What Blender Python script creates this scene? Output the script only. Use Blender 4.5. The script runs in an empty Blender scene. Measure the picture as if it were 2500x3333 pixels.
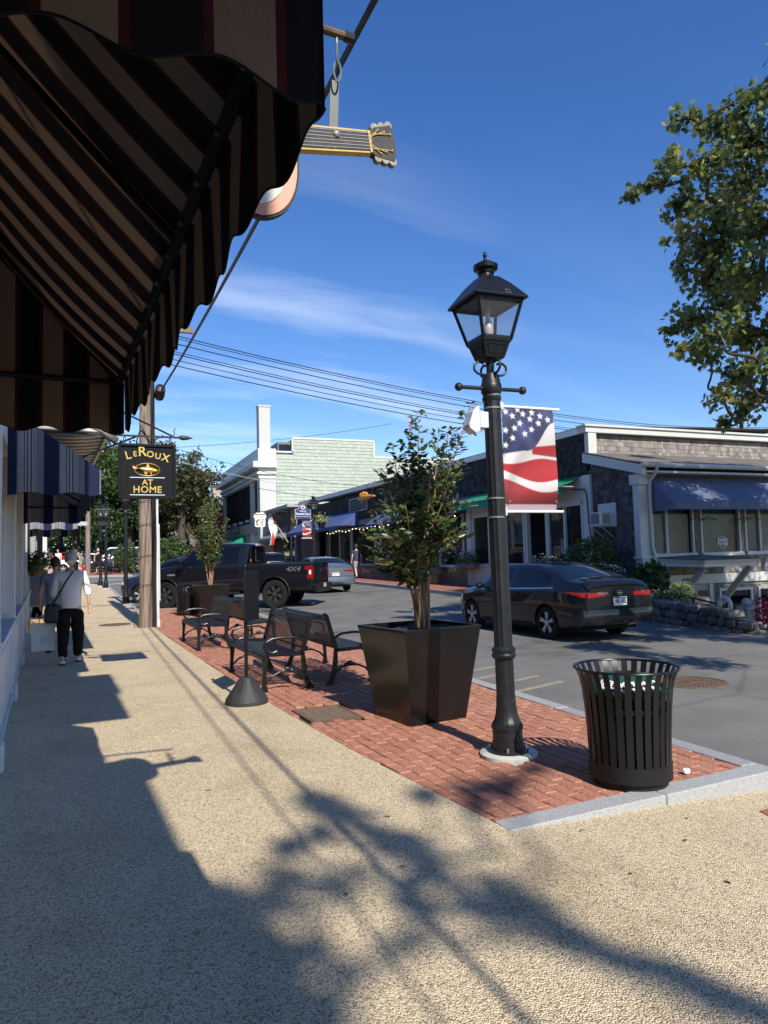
import bpy, bmesh, math, random
import numpy as np
from mathutils import Vector, Matrix
PI = math.pi; rad = math.radians
random.seed(7); RNG = np.random.default_rng(7)
SC = bpy.context.scene
COL = SC.collection
# ------------------------------------------------------------------ camera
YAW, PITCH, ROLL = rad(22.35), rad(3.7), .026
fw = Vector((math.sin(YAW)*math.cos(PITCH), math.cos(YAW)*math.cos(PITCH), math.sin(PITCH)))
rt0 = Vector((math.cos(YAW), -math.sin(YAW), 0)); up0 = rt0.cross(fw)
rt = rt0*math.cos(ROLL) - up0*math.sin(ROLL); up = up0*math.cos(ROLL) + rt0*math.sin(ROLL)
cam = bpy.data.cameras.new('camera'); camo = bpy.data.objects.new('camera', cam); COL.objects.link(camo)
camo.matrix_world = Matrix(((rt.x, up.x, -fw.x, 0), (rt.y, up.y, -fw.y, 0), (rt.z, up.z, -fw.z, 1.5), (0, 0, 0, 1)))
cam.sensor_fit = 'HORIZONTAL'; cam.sensor_width = 36; cam.lens = 36*2311/2500
cam.clip_start = .05; cam.clip_end = 3000
SC.camera = camo
SC.render.resolution_x, SC.render.resolution_y = 768, 1024
# ------------------------------------------------------------------ sky, sun, exposure
SUN_EL = rad(39); SUN_DIR = Vector((.05*math.cos(SUN_EL), -math.cos(SUN_EL), math.sin(SUN_EL))).normalized()
wd = bpy.data.worlds.new('World'); SC.world = wd; wd.use_nodes = True
nt = wd.node_tree; nt.nodes.clear()
def wn(t, **k):
    n = nt.nodes.new(t)
    for a, b in k.items(): setattr(n, a, b)
    return n
L = lambda a, b: nt.links.new(a, b)
sky = wn('ShaderNodeTexSky', sky_type='NISHITA'); sky.sun_disc = False
sky.sun_elevation = SUN_EL; sky.sun_rotation = PI - .05
sky.air_density = 1.0; sky.dust_density = .05; sky.ozone_density = 3.2; sky.altitude = 0
hs = wn('ShaderNodeHueSaturation'); hs.inputs['Hue'].default_value = .512; hs.inputs['Saturation'].default_value = 1.25; hs.inputs['Value'].default_value = 1.0
L(sky.outputs[0], hs.inputs['Color'])
# thin cirrus: stretched noise in the direction of view, only low over the roofs and a trace higher up
tc = wn('ShaderNodeTexCoord'); 
sep = wn('ShaderNodeSeparateXYZ'); L(tc.outputs['Generated'], sep.inputs[0])
div = wn('ShaderNodeMath', operation='ADD'); div.inputs[1].default_value = .22; L(sep.outputs['Z'], div.inputs[0])
px_ = wn('ShaderNodeMath', operation='DIVIDE'); L(sep.outputs['X'], px_.inputs[0]); L(div.outputs[0], px_.inputs[1])
py_ = wn('ShaderNodeMath', operation='DIVIDE'); L(sep.outputs['Y'], py_.inputs[0]); L(div.outputs[0], py_.inputs[1])
cmb = wn('ShaderNodeCombineXYZ'); L(px_.outputs[0], cmb.inputs[0]); L(py_.outputs[0], cmb.inputs[1])
mp = wn('ShaderNodeMapping'); mp.inputs['Rotation'].default_value = (0, 0, rad(-62)); mp.inputs['Scale'].default_value = (.55, 2.6, 1)
mp.inputs['Location'].default_value = (0.35, .62, 0)
L(cmb.outputs[0], mp.inputs[0])
n1 = wn('ShaderNodeTexNoise'); n1.inputs['Scale'].default_value = 1.15; n1.inputs['Detail'].default_value = 9; n1.inputs['Roughness'].default_value = .56; n1.inputs['Distortion'].default_value = .45
L(mp.outputs[0], n1.inputs['Vector'])
r1 = wn('ShaderNodeValToRGB'); r1.color_ramp.elements[0].position = .44; r1.color_ramp.elements[1].position = .92
r1.color_ramp.elements[0].color = (0, 0, 0, 1); r1.color_ramp.elements[1].color = (1, 1, 1, 1)
L(n1.outputs[0], r1.inputs[0])
lo = wn('ShaderNodeMapRange'); lo.inputs['From Min'].default_value = .55; lo.inputs['From Max'].default_value = .2
lo.inputs['To Min'].default_value = .06; lo.inputs['To Max'].default_value = 1; L(sep.outputs['Z'], lo.inputs['Value'])
mm = wn('ShaderNodeMath', operation='MULTIPLY'); L(r1.outputs[0], mm.inputs[0]); L(lo.outputs[0], mm.inputs[1])
dt = wn('ShaderNodeVectorMath', operation='DOT_PRODUCT'); L(tc.outputs['Generated'], dt.inputs[0]); dt.inputs[1].default_value = Vector((.22, .93, .28)).normalized()
cl = wn('ShaderNodeMapRange', interpolation_type='SMOOTHSTEP'); cl.inputs['From Min'].default_value = .93; cl.inputs['From Max'].default_value = .995; cl.inputs['To Min'].default_value = .10; cl.inputs['To Max'].default_value = 1; L(dt.outputs['Value'], cl.inputs['Value'])
mm2 = wn('ShaderNodeMath', operation='MULTIPLY'); L(mm.outputs[0], mm2.inputs[0]); L(cl.outputs[0], mm2.inputs[1])
mx = wn('ShaderNodeMixRGB'); mx.inputs['Color2'].default_value = (6.8, 7.5, 8.4, 1)
L(mm2.outputs[0], mx.inputs['Fac']); L(hs.outputs[0], mx.inputs['Color1'])
bg = wn('ShaderNodeBackground'); bg.inputs['Strength'].default_value = .125
L(mx.outputs[0], bg.inputs[0])
wo = wn('ShaderNodeOutputWorld'); L(bg.outputs[0], wo.inputs[0])
sl = bpy.data.lights.new('sun', 'SUN'); sl.energy = 4.4; sl.angle = rad(.53); sl.color = (1, .935, .83)
so = bpy.data.objects.new('sun', sl); COL.objects.link(so); so.rotation_euler = SUN_DIR.to_track_quat('Z', 'Y').to_euler()
so.location = (0, -10, 30)
SC.view_settings.view_transform = 'Standard'; SC.view_settings.look = 'None'; SC.view_settings.gamma = 1
SC.view_settings.exposure = 0.42; SC.view_settings.use_curve_mapping = False
SC.cycles.max_bounces = 6; SC.cycles.diffuse_bounces = 3; SC.cycles.glossy_bounces = 3; SC.cycles.transparent_max_bounces = 12
SC.cycles.transmission_bounces = 4; SC.cycles.caustics_reflective = False; SC.cycles.caustics_refractive = False
# ------------------------------------------------------------------ mesh builder
class MB:
    def __init__(s): s.v = []; s.f = []; s.uv = []; s.mi = []; s.cm = 0; s.has = False
    def add(s, vs, fs, uvs=None):
        b = len(s.v); s.v += [tuple(p) for p in vs]
        if uvs is None: s.uv += [(0, 0)]*len(vs)
        else: s.uv += list(uvs); s.has = True
        for f in fs: s.f.append(tuple(i+b for i in f)); s.mi.append(s.cm)
        return s
    def bx(s, x0, x1, y0, y1, z0, z1):
        return s.add([(x0,y0,z0),(x1,y0,z0),(x1,y1,z0),(x0,y1,z0),(x0,y0,z1),(x1,y0,z1),(x1,y1,z1),(x0,y1,z1)],
                     [(0,3,2,1),(4,5,6,7),(0,1,5,4),(1,2,6,5),(2,3,7,6),(3,0,4,7)])
    def box(s, c, d, rz=0, M=None):
        x, y, z = d[0]/2, d[1]/2, d[2]/2
        M = M or Matrix.Rotation(rz, 3, 'Z'); c = Vector(c)
        P = [c + M @ Vector(p) for p in [(-x,-y,-z),(x,-y,-z),(x,y,-z),(-x,y,-z),(-x,-y,z),(x,-y,z),(x,y,z),(-x,y,z)]]
        return s.add(P, [(0,3,2,1),(4,5,6,7),(0,1,5,4),(1,2,6,5),(2,3,7,6),(3,0,4,7)])
    def bar(s, p0, p1, w, h, up=(0,0,1)):
        p0, p1 = Vector(p0), Vector(p1); d = (p1-p0); l = d.length; d.normalize(); u = Vector(up)
        x = d.cross(u)
        if x.length < 1e-4: x = d.cross(Vector((0,1,0)))
        x.normalize(); u = x.cross(d)
        M = Matrix((x, d, u)).transposed()
        return s.box((p0+p1)/2, (w, l, h), M=M)
    def tube(s, pts, r, n=8, closed=False, cap=True):
        pts = [Vector(p) for p in pts]; N = len(pts)
        rr = r if isinstance(r, (list, tuple)) else [r]*N
        vs = []; prev = None
        for i, p in enumerate(pts):
            if closed: t = pts[(i+1) % N] - pts[i-1]
            else: t = pts[min(i+1, N-1)] - pts[max(i-1, 0)]
            if t.length < 1e-9: t = Vector((0,0,1))
            t.normalize()
            if prev is None:
                a = Vector((0,0,1)) if abs(t.z) < .9 else Vector((1,0,0))
                x = t.cross(a).normalized()
            else:
                x = prev - t*prev.dot(t)
                if x.length < 1e-6: x = t.orthogonal()
                x.normalize()
            y = t.cross(x); prev = x
            for k in range(n):
                a = 2*PI*k/n; vs.append(p + (x*math.cos(a) + y*math.sin(a))*rr[i])
        fs = []
        for i in range(N if closed else N-1):
            j = (i+1) % N
            for k in range(n):
                k2 = (k+1) % n; fs.append((i*n+k, i*n+k2, j*n+k2, j*n+k))
        if not closed and cap:
            fs.append(tuple(range(n))[::-1]); fs.append(tuple((N-1)*n+k for k in range(n)))
        return s.add(vs, fs)
    def cyl(s, p0, p1, r0, r1=None, n=12): return s.tube([p0, p1], [r0, r0 if r1 is None else r1], n)
    def lathe(s, prof, n=24, c=(0,0,0), M=None, wob=None, caps=True):
        vs = []; fs = []; c = Vector(c); m = len(prof)
        for k in range(n):
            a = 2*PI*k/n
            for r, z in prof:
                q = r*(wob(a, z) if wob else 1)
                p = Vector((q*math.cos(a), q*math.sin(a), z))
                vs.append(c + (M @ p if M else p))
        for k in range(n):
            k2 = (k+1) % n
            for i in range(m-1): fs.append((k*m+i, k2*m+i, k2*m+i+1, k*m+i+1))
        if caps and prof[0][0] > 1e-6: fs.append(tuple(k*m for k in range(n))[::-1])
        if caps and prof[-1][0] > 1e-6: fs.append(tuple(k*m+m-1 for k in range(n)))
        return s.add(vs, fs)
    def prism(s, poly, o, ux, uy, h):
        o, ux, uy = Vector(o), Vector(ux), Vector(uy); w = ux.cross(uy).normalized(); n = len(poly)
        vs = [o+ux*a+uy*b for a, b in poly] + [o+ux*a+uy*b+w*h for a, b in poly]
        fs = [tuple(range(n))[::-1], tuple(range(n, 2*n))] + [(i, (i+1) % n, (i+1) % n+n, i+n) for i in range(n)]
        return s.add(vs, fs)
    def quad(s, *P, uv=None): return s.add(P, [tuple(range(len(P)))], uv)
    def ball(s, c, r, n=12, m=8, M=None):
        r = r if isinstance(r, (tuple, list)) else (r, r, r); c = Vector(c)
        vs = []; fs = []
        for i in range(m+1):
            t = PI*i/m
            for k in range(n):
                a = 2*PI*k/n; p = Vector((r[0]*math.sin(t)*math.cos(a), r[1]*math.sin(t)*math.sin(a), -r[2]*math.cos(t)))
                vs.append(c + (M @ p if M else p))
        for i in range(m):
            for k in range(n): fs.append((i*n+k, i*n+(k+1) % n, (i+1)*n+(k+1) % n, (i+1)*n+k))
        return s.add(vs, fs)
    def grid(s, fn, nu, nv, uvf=None, flip=False):
        vs = []; uv = []
        for i in range(nu+1):
            for j in range(nv+1):
                vs.append(fn(i/nu, j/nv)); uv.append(uvf(i/nu, j/nv) if uvf else (0, 0))
        fs = []
        for i in range(nu):
            for j in range(nv):
                a = i*(nv+1)+j; q = (a, a+nv+1, a+nv+2, a+1); fs.append(q[::-1] if flip else q)
        return s.add(vs, fs, uv if uvf else None)
    def mesh(s, name, mats, smooth=False):
        me = bpy.data.meshes.new(name); me.from_pydata(s.v, [], s.f)
        for m in (mats if isinstance(mats, (list, tuple)) else [mats]): me.materials.append(m)
        if max(s.mi, default=0): me.polygons.foreach_set('material_index', s.mi)
        if s.has:
            ul = me.uv_layers.new(name='UVMap'); li = np.empty(len(me.loops), np.int32); me.loops.foreach_get('vertex_index', li)
            ul.data.foreach_set('uv', np.array(s.uv, np.float32)[li].ravel())
        if smooth: 
            me.polygons.foreach_set('use_smooth', [True]*len(me.polygons))
            try: me.set_sharp_from_angle(angle=rad(40 if smooth is True else smooth))
            except Exception: pass
        me.update(); return me
def tag(o, label=None, cat=None, group=None, kind=None):
    if label: o['label'] = label
    if cat: o['category'] = cat
    if group: o['group'] = group
    if kind: o['kind'] = kind
    return o
def thing(name, label, cat, loc=(0,0,0), rz=0, group=None):
    o = bpy.data.objects.new(name, None); COL.objects.link(o); o.location = loc; o.rotation_euler = (0, 0, rz); o.empty_display_size = .1
    return tag(o, label, cat, group)
def link(name, data, parent=None, world=False):
    o = bpy.data.objects.new(name, data); COL.objects.link(o)
    if parent is not None:
        o.parent = parent
        if world: o.matrix_parent_inverse = (Matrix.Translation(parent.location) @ Matrix.Rotation(parent.rotation_euler.z, 4, 'Z')).inverted()
    return o
def part(name, mb, mats, parent=None, smooth=False, bevel=0, world=False, kind=None, seg=2):
    o = link(name, mb.mesh(name, mats, smooth), parent, world)
    if bevel:
        m = o.modifiers.new('bevel', 'BEVEL'); m.width = bevel; m.segments = seg; m.limit_method = 'ANGLE'; m.angle_limit = rad(40)
    if kind: o['kind'] = kind
    return o
def wpart(name, mb, mats, parent, **k): return part(name, mb, mats, parent, world=parent.type == 'EMPTY', **k)
def copy_tree(o, parent=None):
    c = o.copy(); COL.objects.link(c)
    if parent is not None: c.parent = parent
    for ch in list(o.children): copy_tree(ch, c)
    return c
def text(name, body, size, mat, parent, loc, ux=(1,0,0), uy=(0,0,1), extrude=.002, align='CENTER', world=False, shear=0, spacing=1, offset=0, sx=1):
    cu = bpy.data.curves.new(name, 'FONT'); cu.body = body; cu.size = size; cu.extrude = extrude; cu.align_x = align; cu.align_y = 'CENTER'
    cu.shear = shear; cu.space_character = spacing; cu.offset = offset; cu.materials.append(mat); cu.resolution_u = 3
    o = link(name, cu, parent, world and parent.type == 'EMPTY')
    ux, uy = Vector(ux).normalized(), Vector(uy).normalized(); w = ux.cross(uy)
    M = Matrix((ux*sx, uy, w)).transposed().to_4x4(); M.translation = Vector(loc); o.matrix_basis = M
    return o
# ------------------------------------------------------------------ materials
def nm(name):
    m = bpy.data.materials.new(name); m.use_nodes = True; t = m.node_tree
    b = t.nodes['Principled BSDF']
    return m, t, b
def N(t, ty, **k):
    n = t.nodes.new(ty)
    for a, b in k.items():
        if a in n.inputs: n.inputs[a].default_value = b
        else: setattr(n, a, b)
    return n
def ramp(t, stops, interp='LINEAR'):
    r = t.nodes.new('ShaderNodeValToRGB'); e = r.color_ramp; e.interpolation = interp
    while len(e.elements) < len(stops): e.elements.new(.5)
    for x, (p, c) in zip(e.elements, stops): x.position = p; x.color = (*c, 1) if len(c) == 3 else c
    return r
def mat(name, col, rough=.6, metal=0, var=.12, vs=6, bump=0, bs=40, coat=0, spec=.5, vobj=0, wear=None):
    m, t, b = nm(name); ln = t.links.new
    co = N(t, 'ShaderNodeTexCoord')
    n = N(t, 'ShaderNodeTexNoise', Scale=vs, Detail=6, Roughness=.6); ln(co.outputs['Object'], n.inputs['Vector'])
    mr = N(t, 'ShaderNodeMapRange'); mr.inputs['From Min'].default_value = .25; mr.inputs['From Max'].default_value = .75
    mr.inputs['To Min'].default_value = 1-var; mr.inputs['To Max'].default_value = 1+var; ln(n.outputs[0], mr.inputs['Value'])
    v = N(t, 'ShaderNodeVectorMath', operation='SCALE'); v.inputs[0].default_value = col; ln(mr.outputs[0], v.inputs['Scale'])
    out = v.outputs[0]
    if vobj:
        oi = N(t, 'ShaderNodeObjectInfo'); m2 = N(t, 'ShaderNodeMapRange'); m2.inputs['To Min'].default_value = 1-vobj; m2.inputs['To Max'].default_value = 1+vobj
        ln(oi.outputs['Random'], m2.inputs['Value']); v2 = N(t, 'ShaderNodeVectorMath', operation='SCALE'); ln(out, v2.inputs[0]); ln(m2.outputs[0], v2.inputs['Scale']); out = v2.outputs[0]
    if wear:
        wn_ = N(t, 'ShaderNodeTexNoise', Scale=wear[1], Detail=8, Roughness=.7); ln(co.outputs['Object'], wn_.inputs['Vector'])
        rr = ramp(t, [(wear[2], (0,0,0)), (wear[2]+.1, (1,1,1))]); ln(wn_.outputs[0], rr.inputs[0])
        mxx = N(t, 'ShaderNodeMixRGB'); mxx.inputs['Color2'].default_value = (*wear[0], 1); ln(rr.outputs[0], mxx.inputs['Fac']); ln(out, mxx.inputs['Color1']); out = mxx.outputs[0]
    ln(out, b.inputs['Base Color'])
    r2 = N(t, 'ShaderNodeMapRange'); r2.inputs['To Min'].default_value = max(rough-.08, .02); r2.inputs['To Max'].default_value = min(rough+.08, 1); ln(n.outputs[0], r2.inputs['Value']); ln(r2.outputs[0], b.inputs['Roughness'])
    b.inputs['Metallic'].default_value = metal; b.inputs['Specular IOR Level'].default_value = spec
    if coat: b.inputs['Coat Weight'].default_value = coat; b.inputs['Coat Roughness'].default_value = .03
    if bump:
        n3 = N(t, 'ShaderNodeTexNoise', Scale=bs, Detail=5); ln(co.outputs['Object'], n3.inputs['Vector'])
        bp = N(t, 'ShaderNodeBump', Strength=bump, Distance=.01); ln(n3.outputs[0], bp.inputs['Height']); ln(bp.outputs[0], b.inputs['Normal'])
    return m
def stripes(name, stops, period, rough=.9, trans=0., dirt=.12):
    m, t, b = nm(name); ln = t.links.new
    uv = N(t, 'ShaderNodeUVMap'); sx = N(t, 'ShaderNodeSeparateXYZ'); ln(uv.outputs[0], sx.inputs[0])
    d = N(t, 'ShaderNodeMath', operation='DIVIDE'); d.inputs[1].default_value = period; ln(sx.outputs[0], d.inputs[0])
    fr = N(t, 'ShaderNodeMath', operation='FRACT'); ln(d.outputs[0], fr.inputs[0])
    r = ramp(t, stops, 'CONSTANT'); ln(fr.outputs[0], r.inputs[0])
    co = N(t, 'ShaderNodeTexCoord'); n = N(t, 'ShaderNodeTexNoise', Scale=5, Detail=7); ln(co.outputs['Object'], n.inputs['Vector'])
    mr = N(t, 'ShaderNodeMapRange'); mr.inputs['To Min'].default_value = 1-dirt*2; mr.inputs['To Max'].default_value = 1+dirt; ln(n.outputs[0], mr.inputs['Value'])
    v = N(t, 'ShaderNodeVectorMath', operation='SCALE'); ln(r.outputs[0], v.inputs[0]); ln(mr.outputs[0], v.inputs['Scale']); ln(v.outputs[0], b.inputs['Base Color'])
    b.inputs['Roughness'].default_value = rough; b.inputs['Specular IOR Level'].default_value = .2
    w = N(t, 'ShaderNodeTexNoise', Scale=14, Detail=3); ln(co.outputs['Object'], w.inputs['Vector'])
    bp = N(t, 'ShaderNodeBump', Strength=.35, Distance=.02); ln(w.outputs[0], bp.inputs['Height']); ln(bp.outputs[0], b.inputs['Normal'])
    if trans:
        tr = N(t, 'ShaderNodeBsdfTranslucent'); ln(v.outputs[0], tr.inputs['Color']); ms = N(t, 'ShaderNodeMixShader'); ms.inputs[0].default_value = trans
        ln(b.outputs[0], ms.inputs[1]); ln(tr.outputs[0], ms.inputs[2]); ln(ms.outputs[0], t.nodes['Material Output'].inputs[0])
    return m
def leafmat(name, stops, trans=.3, rough=.45, scale=.9):
    m, t, b = nm(name); ln = t.links.new
    g = N(t, 'ShaderNodeNewGeometry'); co = N(t, 'ShaderNodeTexCoord')
    n = N(t, 'ShaderNodeTexNoise', Scale=scale, Detail=3); ln(co.outputs['Object'], n.inputs['Vector'])
    ad = N(t, 'ShaderNodeMath', operation='MULTIPLY_ADD'); ad.inputs[1].default_value = .55; ln(g.outputs['Random Per Island'], ad.inputs[0])
    sb = N(t, 'ShaderNodeMath', operation='MULTIPLY_ADD'); sb.inputs[1].default_value = 1.1; sb.inputs[2].default_value = -.32; ln(n.outputs[0], sb.inputs[0]); ln(sb.outputs[0], ad.inputs[2])
    r = ramp(t, stops); ln(ad.outputs[0], r.inputs[0]); ln(r.outputs[0], b.inputs['Base Color'])
    b.inputs['Roughness'].default_value = rough; b.inputs['Specular IOR Level'].default_value = .45
    tr = N(t, 'ShaderNodeBsdfTranslucent'); ln(r.outputs[0], tr.inputs['Color']); ms = N(t, 'ShaderNodeMixShader'); ms.inputs[0].default_value = trans
    ln(b.outputs[0], ms.inputs[1]); ln(tr.outputs[0], ms.inputs[2]); ln(ms.outputs[0], t.nodes['Material Output'].inputs[0])
    return m
def glassmat(name, tint=(.6,.65,.68), refl=.12, opac=.35, dark=(.01,.012,.015)):
    m, t, b = nm(name); ln = t.links.new
    b.inputs['Base Color'].default_value = (*dark, 1); b.inputs['Roughness'].default_value = .03; b.inputs['Specular IOR Level'].default_value = 1.0
    tr = N(t, 'ShaderNodeBsdfTransparent'); tr.inputs[0].default_value = (*tint, 1)
    fr = N(t, 'ShaderNodeLayerWeight', Blend=.5); pw = N(t, 'ShaderNodeMath', operation='POWER'); pw.inputs[1].default_value = 4; ln(fr.outputs['Facing'], pw.inputs[0])
    ad = N(t, 'ShaderNodeMath', operation='MULTIPLY_ADD'); ad.inputs[1].default_value = .75; ad.inputs[2].default_value = opac; ad.use_clamp = True; ln(pw.outputs[0], ad.inputs[0])
    ms = N(t, 'ShaderNodeMixShader'); ln(ad.outputs[0], ms.inputs[0]); ln(tr.outputs[0], ms.inputs[1]); ln(b.outputs[0], ms.inputs[2]); ln(ms.outputs[0], t.nodes['Material Output'].inputs[0])
    return m
M = {}
def aggregate():
    m, t, b = nm('exposed_aggregate'); ln = t.links.new
    co = N(t, 'ShaderNodeTexCoord'); v = N(t, 'ShaderNodeTexVoronoi', Scale=150, Randomness=1); ln(co.outputs['Object'], v.inputs['Vector'])
    sp = N(t, 'ShaderNodeSeparateColor'); ln(v.outputs['Color'], sp.inputs[0])
    r = ramp(t, [(0, (.28,.23,.165)), (.13, (.37,.30,.205)), (.24, (.55,.44,.285)), (.34, (.74,.595,.385)), (.75, (.84,.69,.455)), (.95, (.93,.80,.58))]); ln(sp.outputs[0], r.inputs[0])
    v2 = N(t, 'ShaderNodeTexVoronoi', Scale=240, Randomness=1); ln(co.outputs['Object'], v2.inputs['Vector']); sp2 = N(t, 'ShaderNodeSeparateColor'); ln(v2.outputs['Color'], sp2.inputs[0])
    r2 = ramp(t, [(0, (.5,.48,.45)), (.2, (.82,.8,.76)), (.5, (1,1,1)), (1, (1.0,.98,.93))]); ln(sp2.outputs[1], r2.inputs[0])
    mu = N(t, 'ShaderNodeMixRGB', blend_type='MULTIPLY'); mu.inputs[0].default_value = .55; ln(r.outputs[0], mu.inputs[1]); ln(r2.outputs[0], mu.inputs[2])
    n = N(t, 'ShaderNodeTexNoise', Scale=1.3, Detail=8, Roughness=.65); ln(co.outputs['Object'], n.inputs['Vector'])
    r3 = ramp(t, [(.3, (.82,.80,.77)), (.5, (1,1,1)), (.75, (1.06,1.05,1.02))]); ln(n.outputs[0], r3.inputs[0])
    mu2 = N(t, 'ShaderNodeMixRGB', blend_type='MULTIPLY'); mu2.inputs[0].default_value = 1; ln(mu.outputs[0], mu2.inputs[1]); ln(r3.outputs[0], mu2.inputs[2])
    gv = N(t, 'ShaderNodeTexVoronoi', Scale=1.9, Randomness=1); ln(co.outputs['Object'], gv.inputs['Vector']); gr = ramp(t, [(0, (.42,.40,.38)), (.035, (.5,.48,.46)), (.05, (1,1,1))]); ln(gv.outputs['Distance'], gr.inputs[0])
    mu3 = N(t, 'ShaderNodeMixRGB', blend_type='MULTIPLY'); mu3.inputs[0].default_value = .9; ln(mu2.outputs[0], mu3.inputs[1]); ln(gr.outputs[0], mu3.inputs[2])
    st = N(t, 'ShaderNodeTexNoise', Scale=.55, Detail=7, Roughness=.7); ln(co.outputs['Object'], st.inputs['Vector']); sr = ramp(t, [(.34, (.8,.78,.75)), (.44, (1,1,1))]); ln(st.outputs[0], sr.inputs[0])
    mu4 = N(t, 'ShaderNodeMixRGB', blend_type='MULTIPLY'); mu4.inputs[0].default_value = .75; ln(mu3.outputs[0], mu4.inputs[1]); ln(sr.outputs[0], mu4.inputs[2])
    ln(mu4.outputs[0], b.inputs['Base Color']); b.inputs['Roughness'].default_value = .8; b.inputs['Specular IOR Level'].default_value = .3
    h = N(t, 'ShaderNodeMath', operation='SUBTRACT'); h.inputs[0].default_value = 1; ln(v.outputs['Distance'], h.inputs[1])
    bp = N(t, 'ShaderNodeBump', Strength=.7, Distance=.012); ln(h.outputs[0], bp.inputs['Height']); ln(bp.outputs[0], b.inputs['Normal'])
    return m
M['agg'] = aggregate()
def asphalt():
    m, t, b = nm('asphalt'); ln = t.links.new
    co = N(t, 'ShaderNodeTexCoord'); n = N(t, 'ShaderNodeTexNoise', Scale=.9, Detail=9, Roughness=.62); ln(co.outputs['Object'], n.inputs['Vector'])
    r = ramp(t, [(.3, (.15,.145,.132)), (.6, (.205,.2,.185)), (.8, (.23,.225,.205))]); ln(n.outputs[0], r.inputs[0])
    f = N(t, 'ShaderNodeTexNoise', Scale=170, Detail=2); ln(co.outputs['Object'], f.inputs['Vector']); r2 = ramp(t, [(.3, (.6,.6,.6)), (.7, (1.3,1.3,1.28))]); ln(f.outputs[0], r2.inputs[0])
    mu = N(t, 'ShaderNodeMixRGB', blend_type='MULTIPLY'); mu.inputs[0].default_value = 1; ln(r.outputs[0], mu.inputs[1]); ln(r2.outputs[0], mu.inputs[2])
    # tar-sealed cracks
    wv = N(t, 'ShaderNodeTexVoronoi', Scale=.16, feature='DISTANCE_TO_EDGE'); ds = N(t, 'ShaderNodeTexNoise', Scale=1.1, Detail=6); ln(co.outputs['Object'], ds.inputs['Vector'])
    mxv = N(t, 'ShaderNodeMixRGB'); mxv.inputs[0].default_value = .25; ln(co.outputs['Object'], mxv.inputs[1]); ln(ds.outputs['Color'], mxv.inputs[2]); ln(mxv.outputs[0], wv.inputs['Vector'])
    rc = ramp(t, [(0, (.74,.74,.74)), (.002, (.8,.8,.8)), (.005, (1,1,1))]); ln(wv.outputs['Distance'], rc.inputs[0])
    m3 = N(t, 'ShaderNodeMixRGB', blend_type='MULTIPLY'); m3.inputs[0].default_value = 1; ln(mu.outputs[0], m3.inputs[1]); ln(rc.outputs[0], m3.inputs[2])
    os_ = N(t, 'ShaderNodeTexNoise', Scale=.33, Detail=8, Roughness=.72); ln(co.outputs['Object'], os_.inputs['Vector']); orr = ramp(t, [(.34, (.62,.62,.62)), (.46, (1,1,1)), (.62, (1,1,1)), (.7, (1.14,1.13,1.11))]); ln(os_.outputs[0], orr.inputs[0])
    dv = N(t, 'ShaderNodeTexVoronoi', Scale=.8, Randomness=1); ln(co.outputs['Object'], dv.inputs['Vector']); dr = ramp(t, [(0, (.5,.5,.5)), (.06, (.72,.72,.72)), (.10, (1,1,1))]); ln(dv.outputs['Distance'], dr.inputs[0])
    m4 = N(t, 'ShaderNodeMixRGB', blend_type='MULTIPLY'); m4.inputs[0].default_value = 1; ln(m3.outputs[0], m4.inputs[1]); ln(orr.outputs[0], m4.inputs[2])
    m5 = N(t, 'ShaderNodeMixRGB', blend_type='MULTIPLY'); m5.inputs[0].default_value = .6; ln(m4.outputs[0], m5.inputs[1]); ln(dr.outputs[0], m5.inputs[2])
    ln(m5.outputs[0], b.inputs['Base Color']); b.inputs['Roughness'].default_value = .88; b.inputs['Specular IOR Level'].default_value = .25
    bp = N(t, 'ShaderNodeBump', Strength=.5, Distance=.006); ln(f.outputs[0], bp.inputs['Height']); ln(bp.outputs[0], b.inputs['Normal'])
    return m
M['asphalt'] = asphalt()
def brickpave(name, cols, sc=5):
    m, t, b = nm(name); ln = t.links.new
    co = N(t, 'ShaderNodeTexCoord'); br = N(t, 'ShaderNodeTexBrick', Scale=sc); br.inputs['Mortar Size'].default_value = .012; br.inputs['Row Height'].default_value = .5*.5; br.inputs['Brick Width'].default_value = .5*2
    br.inputs['Color1'].default_value = (*cols[0], 1); br.inputs['Color2'].default_value = (*cols[1], 1); br.inputs['Mortar'].default_value = (*cols[2], 1); ln(co.outputs['Object'], br.inputs['Vector'])
    n = N(t, 'ShaderNodeTexNoise', Scale=2.5, Detail=6); ln(co.outputs['Object'], n.inputs['Vector']); r = ramp(t, [(.3, (.75,.75,.75)), (.7, (1.15,1.15,1.15))]); ln(n.outputs[0], r.inputs[0])
    mu = N(t, 'ShaderNodeMixRGB', blend_type='MULTIPLY'); mu.inputs[0].default_value = 1; ln(br.outputs[0], mu.inputs[1]); ln(r.outputs[0], mu.inputs[2]); ln(mu.outputs[0], b.inputs['Base Color'])
    b.inputs['Roughness'].default_value = .85
    bp = N(t, 'ShaderNodeBump', Strength=.4, Distance=.01); bp.invert = True; ln(br.outputs['Fac'], bp.inputs['Height']); ln(bp.outputs[0], b.inputs['Normal'])
    return m
M['brickfar'] = brickpave('brick_paving_far', ((.42,.15,.09), (.36,.12,.075), (.2,.12,.09)))
M['brickwall'] = brickpave('brick_wall', ((.40,.17,.10), (.33,.13,.08), (.4,.34,.28)), 4)
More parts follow.
